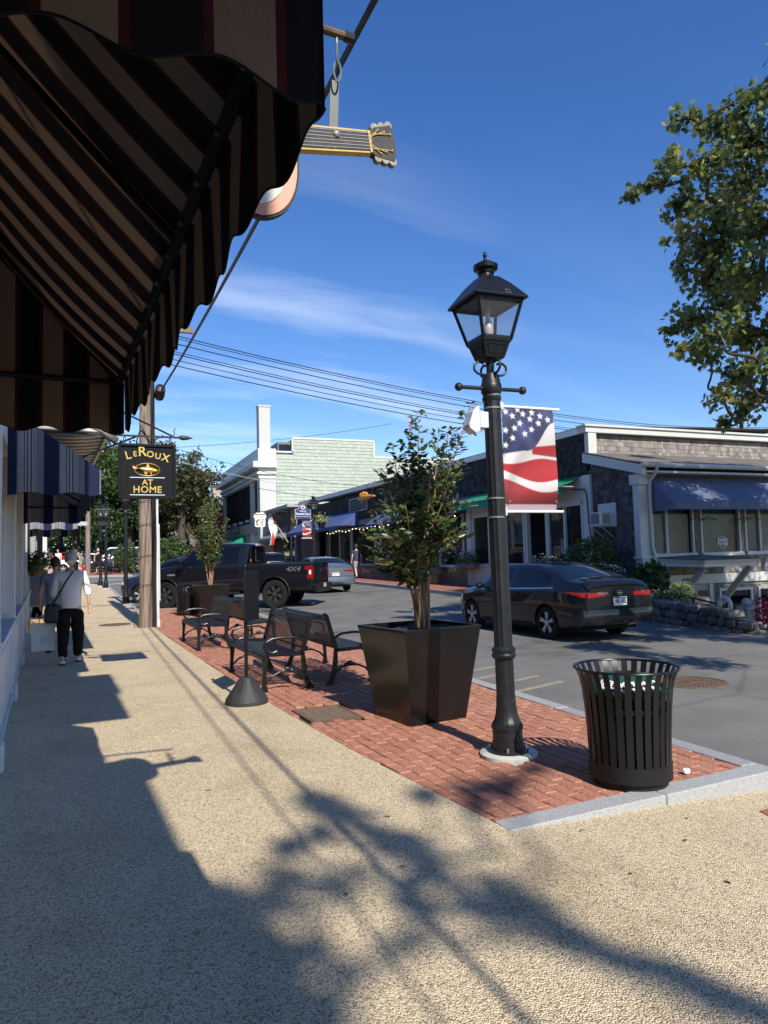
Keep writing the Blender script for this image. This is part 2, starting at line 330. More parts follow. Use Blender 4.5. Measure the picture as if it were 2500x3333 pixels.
def brickmat():
    m, t, b = nm('clay_paver'); ln = t.links.new
    at = N(t, 'ShaderNodeNewGeometry'); oi = N(t, 'ShaderNodeObjectInfo'); ad = N(t, 'ShaderNodeMath', operation='ADD'); ln(at.outputs['Random Per Island'], ad.inputs[0]); ln(oi.outputs['Random'], ad.inputs[1])
    fr = N(t, 'ShaderNodeMath', operation='FRACT'); ln(ad.outputs[0], fr.inputs[0])
    r = ramp(t, [(0, (.40,.18,.118)), (.3, (.43,.195,.128)), (.6, (.45,.208,.138)), (.9, (.485,.235,.158)), (1, (.39,.18,.125))]); ln(fr.outputs[0], r.inputs[0])
    co = N(t, 'ShaderNodeTexCoord'); n = N(t, 'ShaderNodeTexNoise', Scale=38, Detail=5); ln(co.outputs['Object'], n.inputs['Vector']); r2 = ramp(t, [(.3, (.68,.68,.68)), (.7, (1.2,1.18,1.16))]); ln(n.outputs[0], r2.inputs[0])
    mu = N(t, 'ShaderNodeMixRGB', blend_type='MULTIPLY'); mu.inputs[0].default_value = 1; ln(r.outputs[0], mu.inputs[1]); ln(r2.outputs[0], mu.inputs[2]); ln(mu.outputs[0], b.inputs['Base Color'])
    b.inputs['Roughness'].default_value = .85; b.inputs['Specular IOR Level'].default_value = .25
    bp = N(t, 'ShaderNodeBump', Strength=.4, Distance=.006); ln(n.outputs[0], bp.inputs['Height']); ln(bp.outputs[0], b.inputs['Normal'])
    return m
M['brick'] = brickmat()
M['joint'] = mat('joint_sand', (.17,.13,.085), .95, var=.3, vs=9)
M['granite'] = mat('granite', (.33,.335,.33), .75, var=.35, vs=90, bump=.25, bs=60, vobj=.12)
M['soil'] = mat('soil', (.02,.016,.012), 1, var=.4, vs=40, bump=1, bs=60)
M['dirt'] = mat('dry_ground', (.16,.13,.09), 1, var=.3, vs=3)
M['white'] = mat('white_paint', (.58,.58,.55), .5, var=.06, vs=3)
M['whitew'] = mat('white_paint_weathered', (.74,.74,.72), .6, var=.10, vs=2.2, wear=((.5,.48,.44), 5, .63))
M['grey'] = mat('grey_paint', (.36,.37,.37), .55, var=.08)
M['greyd'] = mat('grey_paint_dark', (.16,.165,.17), .55, var=.08)
M['black'] = mat('black_enamel', (.008,.0085,.010), .34, var=.25, vs=9, spec=.36, wear=((.035,.034,.032), 26, .64))
M['blackm'] = mat('black_satin', (.010,.010,.011), .5, var=.3, vs=14, bump=.06, bs=120, spec=.3)
M['iron'] = mat('cast_iron_weathered', (.013,.015,.017), .42, var=.4, vs=12, wear=((.06,.065,.062), 22, .68), bump=.08, bs=90, spec=.4)
M['rubber'] = mat('rubber', (.014,.014,.014), .8, var=.3, spec=.2)
M['rubberbase'] = mat('recycled_rubber', (.03,.03,.032), .6, var=.35, bump=.2, bs=70)
M['planter'] = mat('planter_black', (.008,.0078,.0075), .2, var=.3, vs=3, wear=((.09,.075,.06), 60, .66), spec=.42)
M['chrome'] = mat('bright_metal', (.7,.7,.7), .2, 1)
M['steel'] = mat('galvanised_steel', (.20,.21,.21), .5, .35, wear=((.13,.13,.13), 8, .6))
M['alloy'] = mat('machined_alloy', (.55,.55,.56), .35, .25)
M['alloyd'] = mat('dark_alloy', (.045,.046,.048), .35, .2)
M['rust'] = mat('rusty_iron', (.13,.085,.055), .85, var=.45, vs=18, bump=.4, bs=60)
M['pole'] = None
M['wood'] = mat('grey_timber', (.22,.165,.12), .85, var=.3, vs=7, bump=.4, bs=25)
M['woodl'] = mat('pale_timber', (.42,.28,.15), .7, var=.2)
M['cable'] = mat('cable_black', (.012,.012,.013), .55)
M['wirel'] = mat('cable_pale', (.42,.42,.42), .5)
M['pvc'] = mat('conduit_grey', (.62,.64,.64), .45)
M['roof'] = mat('asphalt_shingle', (.15,.135,.12), .95, var=.35, vs=3, bump=.5, bs=60)
M['redtile'] = mat('red_roof', (.42,.11,.06), .85, var=.25, vs=4, bump=.4, bs=30)
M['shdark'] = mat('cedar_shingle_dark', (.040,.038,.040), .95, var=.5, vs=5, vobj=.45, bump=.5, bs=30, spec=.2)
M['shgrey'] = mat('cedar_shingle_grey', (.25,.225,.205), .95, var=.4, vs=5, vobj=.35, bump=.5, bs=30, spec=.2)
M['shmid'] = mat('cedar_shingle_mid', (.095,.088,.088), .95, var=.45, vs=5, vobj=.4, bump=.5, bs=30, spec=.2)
M['shgreen'] = mat('painted_green_shingle', (.40,.445,.375), .8, var=.10, vs=1.2, vobj=.07, spec=.3)
M['shbrown'] = mat('brown_shingle', (.035,.022,.02), .95, var=.4, vs=3, vobj=.3, spec=.2)
M['whitestucco'] = mat('white_stucco', (.52,.52,.49), .8, var=.06, bump=.3, bs=12)
M['glass'] = glassmat('shop_glass', (.8,.83,.85), opac=.16)
M['glassd'] = glassmat('dark_glass', (.3,.32,.34), opac=.55)
M['lampglass'] = glassmat('lamp_glass', (.93,.94,.94), opac=.12, dark=(.35,.36,.37))
M['carglass'] = glassmat('car_glass', (.16,.18,.2), opac=.5, dark=(.006,.008,.01))
M['inside'] = mat('shop_interior', (.11,.10,.09), .9, var=.3)
M['insidem'] = mat('shop_display', (.36,.33,.29), .9, var=.4, vs=3)
M['bluefab'] = mat('blue_canvas', (.075,.105,.26), .9, var=.12, vs=4, bump=.15, bs=20, spec=.15)
M['bluefabd'] = mat('navy_canvas', (.13,.16,.25), .9, var=.14, vs=4, bump=.15, bs=20, spec=.15)
M['greenfab'] = mat('green_canvas', (.02,.29,.15), .9, var=.1, vs=4, bump=.15, bs=20, spec=.15)
M['greyfab'] = mat('grey_canvas', (.2,.2,.18), .9, var=.12, spec=.15)
M['gold'] = mat('gold_leaf', (.85,.58,.17), .3, .85, var=.15, vs=20)
M['signblack'] = mat('sign_black', (.008,.009,.011), .6, var=.2, spec=.15)
M['bluewhite'] = mat('pale_blue_paint', (.55,.68,.85), .5)
M['navy'] = mat('navy_paint', (.02,.045,.15), .5)
M['textw'] = mat('white_lettering', (.85,.85,.83), .6, var=.03)
M['redlens'] = mat('red_lens', (.26,.008,.010), .12, var=.1, coat=.6)
M['redlensd'] = mat('dark_red_lens', (.16,.008,.01), .12, var=.1, coat=.6)
M['clearlens'] = mat('clear_lens', (.75,.75,.75), .12, coat=.5)
M['skin'] = mat('skin', (.62,.38,.28), .55, var=.06, vs=12)
M['skin2'] = mat('skin_fair', (.66,.42,.31), .55, var=.06, vs=12)
M['hairgrey'] = mat('grey_hair', (.46,.44,.42), .6, var=.35, vs=30, bump=.5, bs=60)
M['hairbrown'] = mat('brown_hair', (.035,.022,.016), .55, var=.35, vs=30, bump=.5, bs=60)
M['shirtw'] = mat('white_knit', (.84,.81,.82), .9, var=.05, bump=.3, bs=16, spec=.2)
M['trouser'] = mat('black_trousers', (.009,.009,.011), .9, var=.2, spec=.2)
M['red'] = mat('red_cloth', (.38,.03,.025), .85, spec=.2)
M['redpaint'] = mat('red_paint', (.5,.02,.02), .4)
M['navycloth'] = mat('navy_cloth', (.045,.055,.10), .9, spec=.2)
M['greycloth'] = mat('grey_cloth', (.25,.27,.3), .9, spec=.2)
M['yellowcloth'] = mat('yellow_cloth', (.65,.46,.18), .9, spec=.2)
M['olive'] = mat('olive_cloth', (.25,.24,.14), .9, spec=.2)
M['bluecloth'] = mat('pale_blue_cloth', (.22,.27,.36), .9, spec=.2)
M['leather'] = mat('black_bag_leather', (.012,.015,.02), .5, var=.3)
M['paperw'] = mat('white_paper', (.8,.79,.78), .8, var=.04, bump=.2, bs=14)
M['cardboard'] = mat('cardboard', (.42,.27,.14), .9, var=.08)
M['yellow'] = mat('worn_yellow_paint', (.42,.33,.16), .85, var=.2, vs=10)
M['yellow2'] = mat('road_yellow_worn', (.30,.26,.17), .88, var=.3, vs=14)
M['roadwhite'] = mat('road_white', (.72,.72,.70), .8, var=.1, vs=10)
M['stone'] = mat('field_stone', (.175,.155,.125), .9, var=.5, vs=9, vobj=.5, bump=.9, bs=22)
M['pewter'] = mat('pewter', (.10,.105,.10), .5, .3, var=.2)
M['mortar'] = mat('stone_mortar', (.07,.065,.055), 1, var=.3)
M['star'] = mat('star_metal', (.5,.25,.07), .5, .5)
M['orange'] = mat('carved_orange_wood', (.62,.27,.05), .6, var=.2)
M['bulb'] = mat('frosted_bulb', (.45,.45,.44), .3)
M['bulbwarm'] = bpy.data.materials.new('string_light'); M['bulbwarm'].use_nodes = True
_b = M['bulbwarm'].node_tree.nodes['Principled BSDF']; _b.inputs['Emission Color'].default_value = (1, .85, .6, 1); _b.inputs['Emission Strength'].default_value = 3
def carpaint(name, col, metal=0, rough=.5):
    m, t, b = nm(name); b.inputs['Base Color'].default_value = (*col, 1); b.inputs['Metallic'].default_value = metal; b.inputs['Roughness'].default_value = rough
    b.inputs['Coat Weight'].default_value = .8; b.inputs['Coat Roughness'].default_value = .03; b.inputs['Specular IOR Level'].default_value = .15
    co = N(t, 'ShaderNodeTexCoord'); n = N(t, 'ShaderNodeTexNoise', Scale=3, Detail=6); t.links.new(co.outputs['Object'], n.inputs['Vector'])
    mr = N(t, 'ShaderNodeMapRange'); mr.inputs['To Min'].default_value = .015; mr.inputs['To Max'].default_value = .05; t.links.new(n.outputs[0], mr.inputs['Value']); t.links.new(mr.outputs[0], b.inputs['Coat Roughness'])
    return m
M['carblack'] = carpaint('car_paint_black', (.004,.005,.008)); M['carblue'] = carpaint('car_paint_dark_blue', (.010,.018,.045))
M['cargrey'] = carpaint('car_paint_grey', (.17,.21,.26), .6, .35); M['carwhite'] = carpaint('car_paint_white', (.75,.76,.77), 0, .4); M['carred'] = carpaint('car_paint_red', (.28,.015,.02)); M['cardark'] = carpaint('car_paint_charcoal', (.035,.038,.045), .5, .35)
def barkpole():
    m, t, b = nm('weathered_pole_wood'); ln = t.links.new
    co = N(t, 'ShaderNodeTexCoord'); mp = N(t, 'ShaderNodeMapping'); mp.inputs['Scale'].default_value = (14, 14, .7); ln(co.outputs['Object'], mp.inputs[0])
    n = N(t, 'ShaderNodeTexNoise', Scale=2.2, Detail=8, Roughness=.65); ln(mp.outputs[0], n.inputs['Vector'])
    r = ramp(t, [(.25, (.07,.05,.04)), (.45, (.2,.15,.115)), (.6, (.31,.245,.19)), (.8, (.40,.34,.28))]); ln(n.outputs[0], r.inputs[0]); ln(r.outputs[0], b.inputs['Base Color'])
    b.inputs['Roughness'].default_value = .9; bp = N(t, 'ShaderNodeBump', Strength=.6, Distance=.015); ln(n.outputs[0], bp.inputs['Height']); ln(bp.outputs[0], b.inputs['Normal'])
    return m
M['pole'] = barkpole()
M['bark'] = mat('tree_bark', (.075,.06,.048), .95, var=.4, vs=9, bump=.8, bs=18)
M['barkm'] = mat('myrtle_bark', (.33,.20,.11), .7, var=.35, vs=12)
M['leafmaple'] = leafmat('maple_leaf', [(0, (.035,.07,.03)), (.3, (.085,.14,.04)), (.58, (.22,.265,.075)), (.82, (.38,.36,.13)), (1, (.48,.32,.16))], trans=.4)
M['leafdark'] = leafmat('dark_green_leaf', [(0, (.02,.045,.015)), (.5, (.05,.095,.025)), (.8, (.10,.15,.04)), (1, (.17,.19,.06))], scale=.3)
M['leafred'] = leafmat('russet_leaf', [(0, (.03,.05,.02)), (.4, (.07,.09,.03)), (.72, (.13,.11,.045)), (1, (.24,.15,.075))], scale=.4)
M['leafmyrtle'] = leafmat('myrtle_leaf', [(0, (.018,.032,.016)), (.4, (.055,.095,.03)), (.7, (.105,.165,.05)), (.92, (.19,.25,.085)), (1, (.2,.13,.07))], trans=.25, rough=.32, scale=2)
M['leafshrub'] = leafmat('shrub_leaf', [(0, (.03,.06,.02)), (.5, (.06,.12,.03)), (1, (.18,.24,.07))], scale=2)
M['leaflime'] = leafmat('lime_leaf', [(0, (.12,.17,.04)), (.5, (.3,.36,.12)), (1, (.55,.58,.35))], scale=3)
M['flowerred'] = leafmat('red_flower', [(0, (.25,.01,.03)), (.5, (.5,.02,.06)), (.85, (.65,.05,.12)), (1, (.8,.7,.7))], scale=3)
M['flowerwhite'] = mat('white_flower', (.8,.78,.78), .7); M['flowerpink'] = mat('pink_flower', (.75,.35,.5), .7); M['flowermag'] = mat('magenta_flower', (.55,.04,.13), .7)
M['awnbrown'] = stripes('brown_striped_canvas', [(0, (.28,.18,.112)), (.42, (.075,.012,.013)), (.49, (.016,.011,.011)), (.93, (.075,.012,.013))], .23, trans=.10)
_sb = []
for p, c in [(0,(.022,.032,.085)),(.02,(.018,.028,.072)),(.36,(.2,.22,.29)),(.40,(.33,.33,.36)),(.53,(.03,.04,.09)),(.55,(.33,.37,.42)),(.60,(.02,.025,.05)),(.625,(.36,.37,.38)),(.68,(.03,.03,.06)),(.71,(.34,.34,.35)),(.76,(.12,.15,.2)),(.775,(.34,.37,.42)),(.81,(.22,.22,.26)),(.98,(.12,.16,.3))]: _sb.append((p, c))
M['awnblue'] = stripes('blue_striped_canvas', _sb, .40, trans=.1)
# ------------------------------------------------------------------ terrain
_SY = [-60,14,22,28,38,44,50,80,140,400]; _SZ = [0,0,.08,.18,.32,.5,.8,1.7,2.8,4]
def zg(X, Y): return float(np.interp(Y, _SY, _SZ)) + .015*min(max(X-4.4, 0), 12)*float(np.interp(Y, [12, 22], [0, 1]))
def wallx(Y): return -.34 - .058*Y                      # line of the shop fronts on the left
_EY = [-20,3.4,5.33,7.23,9.8,17.45,23.2,43]; _EX = [2.11,2.11,1.89,1.75,1.62,1.31,1.30,.72]
def edgex(Y): return float(np.interp(Y, _EY, _EX))       # edge of the aggregate walk
def gline(x): return 3.42 + .055*(x-2.11)                # outer edge of the granite band
def struct(name, mb, m, **k): return part(name, mb, m, kind='structure', **k)
def sheet(name, xs, ys, zf, m, xf=None):
    mb = MB(); nx, ny = len(xs), len(ys)
    for y in ys:
        for x in xs:
            X = xf(x, y) if xf else x
            mb.v.append((X, y, zf(X, y))); mb.uv.append((0, 0))
    for j in range(ny-1):
        for i in range(nx-1): mb.f.append((j*nx+i, j*nx+i+1, (j+1)*nx+i+1, (j+1)*nx+i)); mb.mi.append(0)
    return struct(name, mb, m, smooth=True)
def groundz(X, Y):
    z = zg(X, Y) - .32
    if X > 12 and Y < 17: z = -.36 - .6*float(np.interp(X, [12, 14], [0, 1]))*float(np.interp(Y, [5, 9, 16, 17], [0, 1, 1, .3]))
    return z
sheet('ground', [-400,-100,-40,-10,0,6,11.9,12.3,13,14,16,20,25,40,100,400], [-300,-60,-10,0,4,6,8,10,12,14,16,17,18,22,28,33,38,44,50,65,80,140,400,900], groundz, M['dirt'])
def linsp(a, b, n): return [a+(b-a)*i/n for i in range(n+1)]
roadys = linsp(-40, 14, 18)+linsp(14, 60, 46)[1:]+[70,80,100]
road = sheet('road', [-40,-10,-3,0,2,4,5,6,8,10,11,12.06], roadys, lambda x, y: zg(x, y)-.13, M['asphalt'])
sheet('side_road', [12.06,14,18,26,40], [-40,-10,0,5,8.6], lambda x, y: -.13-.03*(x-12.06)*1.0, M['asphalt'])
# aggregate footway: level beside the shops, falling to the road beyond the granite band
def walkz(X, Y):
    if Y < gline(X): return -.052*max(X-2.11, 0)
    return zg(X, Y)
far_ = sheet('footway', [i/8 for i in range(9)], linsp(3.42, 43, 80), lambda x, y: zg(x, y), M['agg'], xf=lambda u, y: wallx(y)-.25 + u*(edgex(y)-wallx(y)+.25))
sheet('footway_ramp', [-1.2,-.6,0,.6,1.2,1.8,2.11,2.6,3.1,3.6,4.3,5.5], linsp(-14, 0, 6)+linsp(0, 1, 12)[1:], lambda x, y: walkz(x, min(y, 3.4)) , M['agg'])
_o = bpy.data.objects['footway_ramp']
for v in _o.data.vertices:                                # bend the last rows onto the skewed granite line
    if v.co.y > 0: v.co.y = v.co.y*max(gline(v.co.x), 3.42) if v.co.x > 2.11 else v.co.y*3.42
mb = MB()
for a, b, y0 in [(-.9, 2.0, 7.9), (-1.3, 1.5, 11.9), (-1.5, 1.35, 16.2)]:
    mb.add([(a, y0, zg(0, y0)+.003), (b, y0-.22, zg(0, y0)+.003), (b, y0-.2155, zg(0, y0)+.003), (a, y0+.0045, zg(0, y0)+.003)], [(0,1,2,3)])
part('joint', mb, M['joint'], far_)
# brick terrace
bt = sheet('brick_terrace', [i/6 for i in range(7)], linsp(3.62, 23.2, 40), lambda x, y: zg(x, y)-.03, M['joint'], xf=lambda u, y: edgex(y) + u*(4.16-edgex(y)))
def brick_mb(l, w, h=.05, c=.006, mb=None, M4=None):
    mb = mb or MB(); vs = []
    for z, i in ((-h, 0), (-c, 0), (0, c)):
        for x, y in ((-l/2+i, -w/2+i), (l/2-i, -w/2+i), (l/2-i, w/2-i), (-l/2+i, w/2-i)): vs.append((x, y, z))
    if M4 is not None: vs = [M4 @ Vector(v) for v in vs]
    fs = [(8,9,10,11)]
    for r in (0, 4):
        for k in range(4): fs.append((r+k, r+(k+1) % 4, r+4+(k+1) % 4, r+4+k))
    return mb.add(vs, fs)
BL, BW, GAP = .196, .094, .006
full = brick_mb(BL, BW).mesh('brick', M['brick'])
rest = MB(); nb = 0
blist = []; SK = -.062                                   # columns of bricks run up the street, skewed with the edge of the walk
col = 0; x0 = .9
while x0 < 5.6:
    yy = 3.45 + (col % 2)*.5*(BL+GAP) + RNG.uniform(-.015, .015); w_ = BW
    while yy < 23.15:
        cy = yy+BL/2; cx = x0+SK*(cy-3.5); yy += BL+GAP; l = BL
        xl, xr = edgex(cy)+.008, 4.145; a_, b_ = max(cx-BW/2, xl), min(cx+BW/2, xr)
        if b_-a_ < .02: continue
        y0_, y1_ = max(cy-BL/2, gline(cx)+.165), min(cy+BL/2, 23.19)
        if y1_-y0_ < .03: continue
        cx2, cy2 = (a_+b_)/2, (y0_+y1_)/2
        if 1.82 < cx2 < 2.40 and 6.38 < cy2 < 7.14: continue
        if (cx2-2.9)**2+(cy2-4.71)**2 < .20**2: continue
        blist.append((cx2, cy2, y1_-y0_, b_-a_))
    x0 += BW+GAP; col += 1
blist.sort(key=lambda q: q[1])
for cx, cy, l, w_ in blist:
    z = zg(cx, cy) + RNG.uniform(-.003, .003); rz = PI/2 - SK*1.0 + RNG.normal(0, .01)
    M4 = Matrix.Translation((cx+RNG.normal(0, .0012), cy+RNG.normal(0, .0012), z)) @ Matrix.Rotation(rz, 4, 'Z') @ Matrix.Rotation(RNG.normal(0, .010), 4, 'X') @ Matrix.Rotation(RNG.normal(0, .006), 4, 'Y')
    if nb < 300:
        me = full if abs(l-BL) < .002 and abs(w_-BW) < .002 else brick_mb(l, w_).mesh('brick', M['brick'])
        o = link('brick', me, bt); o.matrix_basis = M4; nb += 1
    else: brick_mb(l, w_, mb=rest, M4=M4)
part('bricks', rest, M['brick'], bt, kind='stuff')
# granite
def kerb(name, p0, p1, w, h, pieces, zf, top=0.0):
    p0, p1 = Vector((*p0, 0)), Vector((*p1, 0)); d = (p1-p0).normalized(); n = Vector((-d.y, d.x, 0)); L_ = (p1-p0).length
    root = None
    a = 0; g = .006; i = 0
    while a < L_-.05:
        l = min(pieces*RNG.uniform(.85, 1.15), L_-a)
        if L_-a-l < .4: l = L_-a
        mb = MB(); A, B = p0+d*(a+g/2), p0+d*(a+l-g/2); za, zb_ = zf(A.x, A.y)+top, zf(B.x, B.y)+top
        jz = RNG.uniform(-.003, .003)
        mb.add([(*(A).xy, za-h), (*(B).xy, zb_-h), (*(B+n*w).xy, zb_-h), (*(A+n*w).xy, za-h), (*(A).xy, za+jz), (*(B).xy, zb_+jz), (*(B+n*w).xy, zb_+jz), (*(A+n*w).xy, za+jz)],
               [(0,3,2,1),(4,5,6,7),(0,1,5,4),(1,2,6,5),(2,3,7,6),(3,0,4,7)])
        if root is None: root = part(name, mb, M['granite'], kind='structure', bevel=.008)
        else: part('kerb_stone', mb, M['granite'], root, bevel=.008)
        a += l
    return root
kerb('granite_band', (2.10, 3.42), (4.30, 3.54), .16, .3, 1.3, lambda x, y: 0, .004)
kerb('street_kerb', (4.305, 3.72), (4.305, 23.2), .15, .32, 1.9, zg, .004)
kerb('terrace_end_kerb', (4.15, 23.21), (1.32, 23.21), -.14, .3, 1.5, zg, .004)
kerb('parking_kerb', (1.32, 23.36), (.76, 43.0), .15, .32, 2.2, zg, .004)
kerb('corner_kerb', (.76, 43.0), (-6, 43.3), .15, .32, 2.2, zg, .004)
kerb('opposite_kerb', (12.06, 60), (12.06, 13.4), -.001+.14, .32, 2.0, zg, .002)
sheet('opposite_pavement', [12.2,13,14.6], linsp(13.4, 60, 40), lambda x, y: zg(x, y)-.002, M['brickfar'])
# corner across the side street: brick pavement
sheet('corner_pavement', [-20,-8,-3,0,2.4], [51,54,60], lambda x, y: zg(x, y)+.0, M['brickfar'])
kerb('far_corner_kerb', (2.5, 50.9), (-20, 50.9), -.14, .3, 2.5, zg, .003)
ramp_ = MB(); ramp_.add([(x, y, walkz(x, y)+.005) for x, y in ((3.58, 2.75), (4.3, 2.8), (4.3, 3.30), (3.72, 3.22))], [(0,1,2,3)])
struct('brick_ramp_panel', ramp_, M['brickfar'])
# markings
def mark(name, polys, m, dz=.004):
    mb = MB()
    for P in polys: mb.add([(x, y, zg(x, y)-.13+dz) for x, y in P], [tuple(range(len(P)))])
    return struct(name, mb, m)
mark('yellow_hatching', [[(4.45, y), (5.55-.03*i, y+.38), (5.55-.03*i, y+.50), (4.45, y+.12)] for i, y in enumerate([7.2, 7.7, 8.2, 8.7, 9.25, 10.9, 11.5, 12.1, 12.7])], M['yellow2'])
mark('crosswalk', [[(-.6+a*1.2, 43.8), (-.1+a*1.2, 43.8), (-.35+a*1.2, 50.2), (-.95+a*1.2, 50.2)] for a in (0,)] + [[(.5, 44.2), (9, 44.6), (9, 44.9), (.5, 44.5)], [(.4, 47.6), (9, 48.0), (9, 48.3), (.4, 47.9)]], M['roadwhite'])
mark('parking_lines', [[(1.6, 31), (5.2, 28.6), (5.25, 28.7), (1.65, 31.1)], [(1.5, 36), (5.1, 33.6), (5.15, 33.7), (1.55, 36.1)]], M['roadwhite'])
def manhole(label, x, y, z, r, group=None):
    t = thing('manhole_cover', label, 'manhole', (x, y, z))
    part('rim', MB().lathe([(r*.9, 0), (r*.9, .012), (r, .012), (r*1.02, 0)], 40), M['rust'], t)
    mb = MB().lathe([(r*.895, -.01), (r*.895, .006), (0, .006)], 40)
    part('lid', mb, M['rust'], t)
    k = MB()
    for a in range(-5, 6):
        for b in range(-5, 6):
            if a*a+b*b < 25 and not (abs(b) <= 1 and abs(a) < 4): k.bx(a*r*.16-r*.05, a*r*.16+r*.05, b*r*.16-r*.05, b*r*.16+r*.05, .005, .010)
    part('stud_pattern', k, M['rust'], t, kind='stuff')
    return t
mh = manhole('round iron manhole cover in the asphalt beside the recycling bin', 6.82, 6.78, zg(6.8, 6.8)-.128, .42)
text('lettering', 'SEWER', .15, M['rust'], mh, (0, 0, .008), (1, 0, 0), (0, 1, 0), .004)
manhole('dark round cover set in the aggregate walk by the wooden pole', .5, 18.6, zg(0, 18.6)+.002, .36)
# drain grate in the bricks
t = thing('drain_grate', 'rusty iron drain grate set in the bricks by the cone-based sign', 'drain', (2.11, 6.76, .0), rz=.06)
mb = MB(); a, b = .25, .31
mb.bx(-a, a, -b, -b+.03, -.03, .004); mb.bx(-a, a, b-.03, b, -.03, .004); mb.bx(-a, -a+.03, -b+.03, b-.03, -.03, .004); mb.bx(a-.03, a, -b+.03, b-.03, -.03, .004)
part('grate_frame', mb, M['rust'], t)
M['ironworn'] = mat('worn_iron', (.21,.15,.105), .6, var=.3, vs=30); M['ironshade'] = mat('iron_gap_shade', (.018,.014,.011), .95, var=.3, spec=.1)  # bar sides coloured dark for the shade in the gaps, tops worn paler
for i in range(9):
    yb = -b+.062+i*.0617; gb_ = part('grate_bar', MB().bx(-a+.032, a-.032, yb-.010, yb+.010, -.026, -.001), M['ironshade'], t); part('bar_top', MB().bx(-a+.032, a-.032, yb-.0125, yb+.0125, -.001, .004), M['ironworn'], gb_)
for i in range(4): part('cross_bar', MB().bx(-.155+i*.103-.010, -.155+i*.103+.010, -b+.032, b-.032, -.0015, .0025), M['ironworn'], t)
part('pit_shade_sheet', MB().bx(-a+.03, a-.03, -b+.03, b-.03, -.0278, -.0262), mat('pit_shade_black', (.003,.003,.003), .9, spec=.05), t)  # thin black sheet just under the bars, standing in for the shaded pit
# ------------------------------------------------------------------ left: shop fronts and awnings (frame u along the shop line, n out over the walk)
T_ = Vector((-.058, 1, 0)).normalized(); NN = Vector((1, .058, 0)).normalized(); UP = Vector((0,0,1))
def S(y, n, z): p = Vector((wallx(y), y, z)); return p + NN*n          # y: street coordinate, n: metres out from the wall, z: height
def sbox(mb, y0, y1, n0, n1, z0, z1):
    P = [S(y0,n0,z0), S(y0,n1,z0), S(y1,n1,z0), S(y1,n0,z0), S(y0,n0,z1), S(y0,n1,z1), S(y1,n1,z1), S(y1,n0,z1)]
    return mb.add(P, [(0,3,2,1),(4,5,6,7),(0,1,5,4),(1,2,6,5),(2,3,7,6),(3,0,4,7)])
def shopfront(label, y0, y1, bays, wallh, m, gm, door=None, label_part=None):
    r = thing('shop_building', label, 'building', S((y0+y1)/2, -.5, zg(0, (y0+y1)/2)))
    w = MB(); sbox(w, y0, y1, -6, -.25, -.5, wallh); wpart('wall', w, m, r)
    w = MB(); sbox(w, y0, y1, -.25, 0, 2.75, wallh-.001); wpart('fascia', w, m, r)
    L_ = (y1-y0)/bays
    for i in range(bays):
        a, b = y0+i*L_, y0+(i+1)*L_; g0 = zg(0, (a+b)/2)-.05
        q = MB(); sbox(q, a-.12 if i else a, a+.16, -.24, .05, g0, 2.75); pl = wpart('pilaster', q, m, r, bevel=.01)
        q = MB(); sbox(q, a-.13 if i else a, a+.18, .051, .08, g0, g0+.24); part('plinth', q, m, pl, bevel=.008)
        if door == i:
            q = MB(); sbox(q, a+.2, b-.16, -.9, -.86, g0, 2.7); wpart('door', q, M['greyd'], r); continue
        q = MB(); sbox(q, a+.16, b-.12 if i < bays-1 else b, -.22, .0, g0, .88); bk = wpart('bulkhead', q, m, r)
        k = 0; pa = a+.22
        while pa < b-.3:
            q = MB(); sbox(q, pa, pa+.13, .001, .016, g0+.16, .74); part('panel_board', q, m, bk, bevel=.004); pa += .175
        q = MB(); sbox(q, a+.162, b-.122, .001, .03, g0, g0+.14); part('skirting', q, m, bk)
        q = MB(); sbox(q, a+.161, b-.121, -.2, .07, .882, .93); wpart('sill', q, m, r, bevel=.008)
        wn_ = MB(); sbox(wn_, a+.17, b-.13, -.13, -.115, .93, 2.72); win = wpart('window', wn_, gm, r)
        for c in (a+.17, (a+b)/2-.02, b-.17):
            q = MB(); sbox(q, c, c+.05, -.16, -.07, .932, 2.74); part('mullion', q, m, win)
        q = MB(); sbox(q, a+.222, b-.172, -.15, -.08, 2.1, 2.15); part('transom', q, m, win)
    return r
shopfront('white painted shop front with tall windows beyond the striped awnings', 6.0, 15.6, 3, 4.6, M['whitew'], M['glassd'])
shopfront('farther white shop front with a dark doorway behind the box', 15.6, 24.4, 3, 5.0, M['white'], M['glassd'], door=2)
shopfront('last white shop front before the street corner', 24.4, 42.3, 5, 5.6, M['white'], M['glassd'])
r = shopfront('shop front above which the brown striped awning hangs', -4.0, 6.0, 3, 7.2, M['whitew'], M['glassd'])
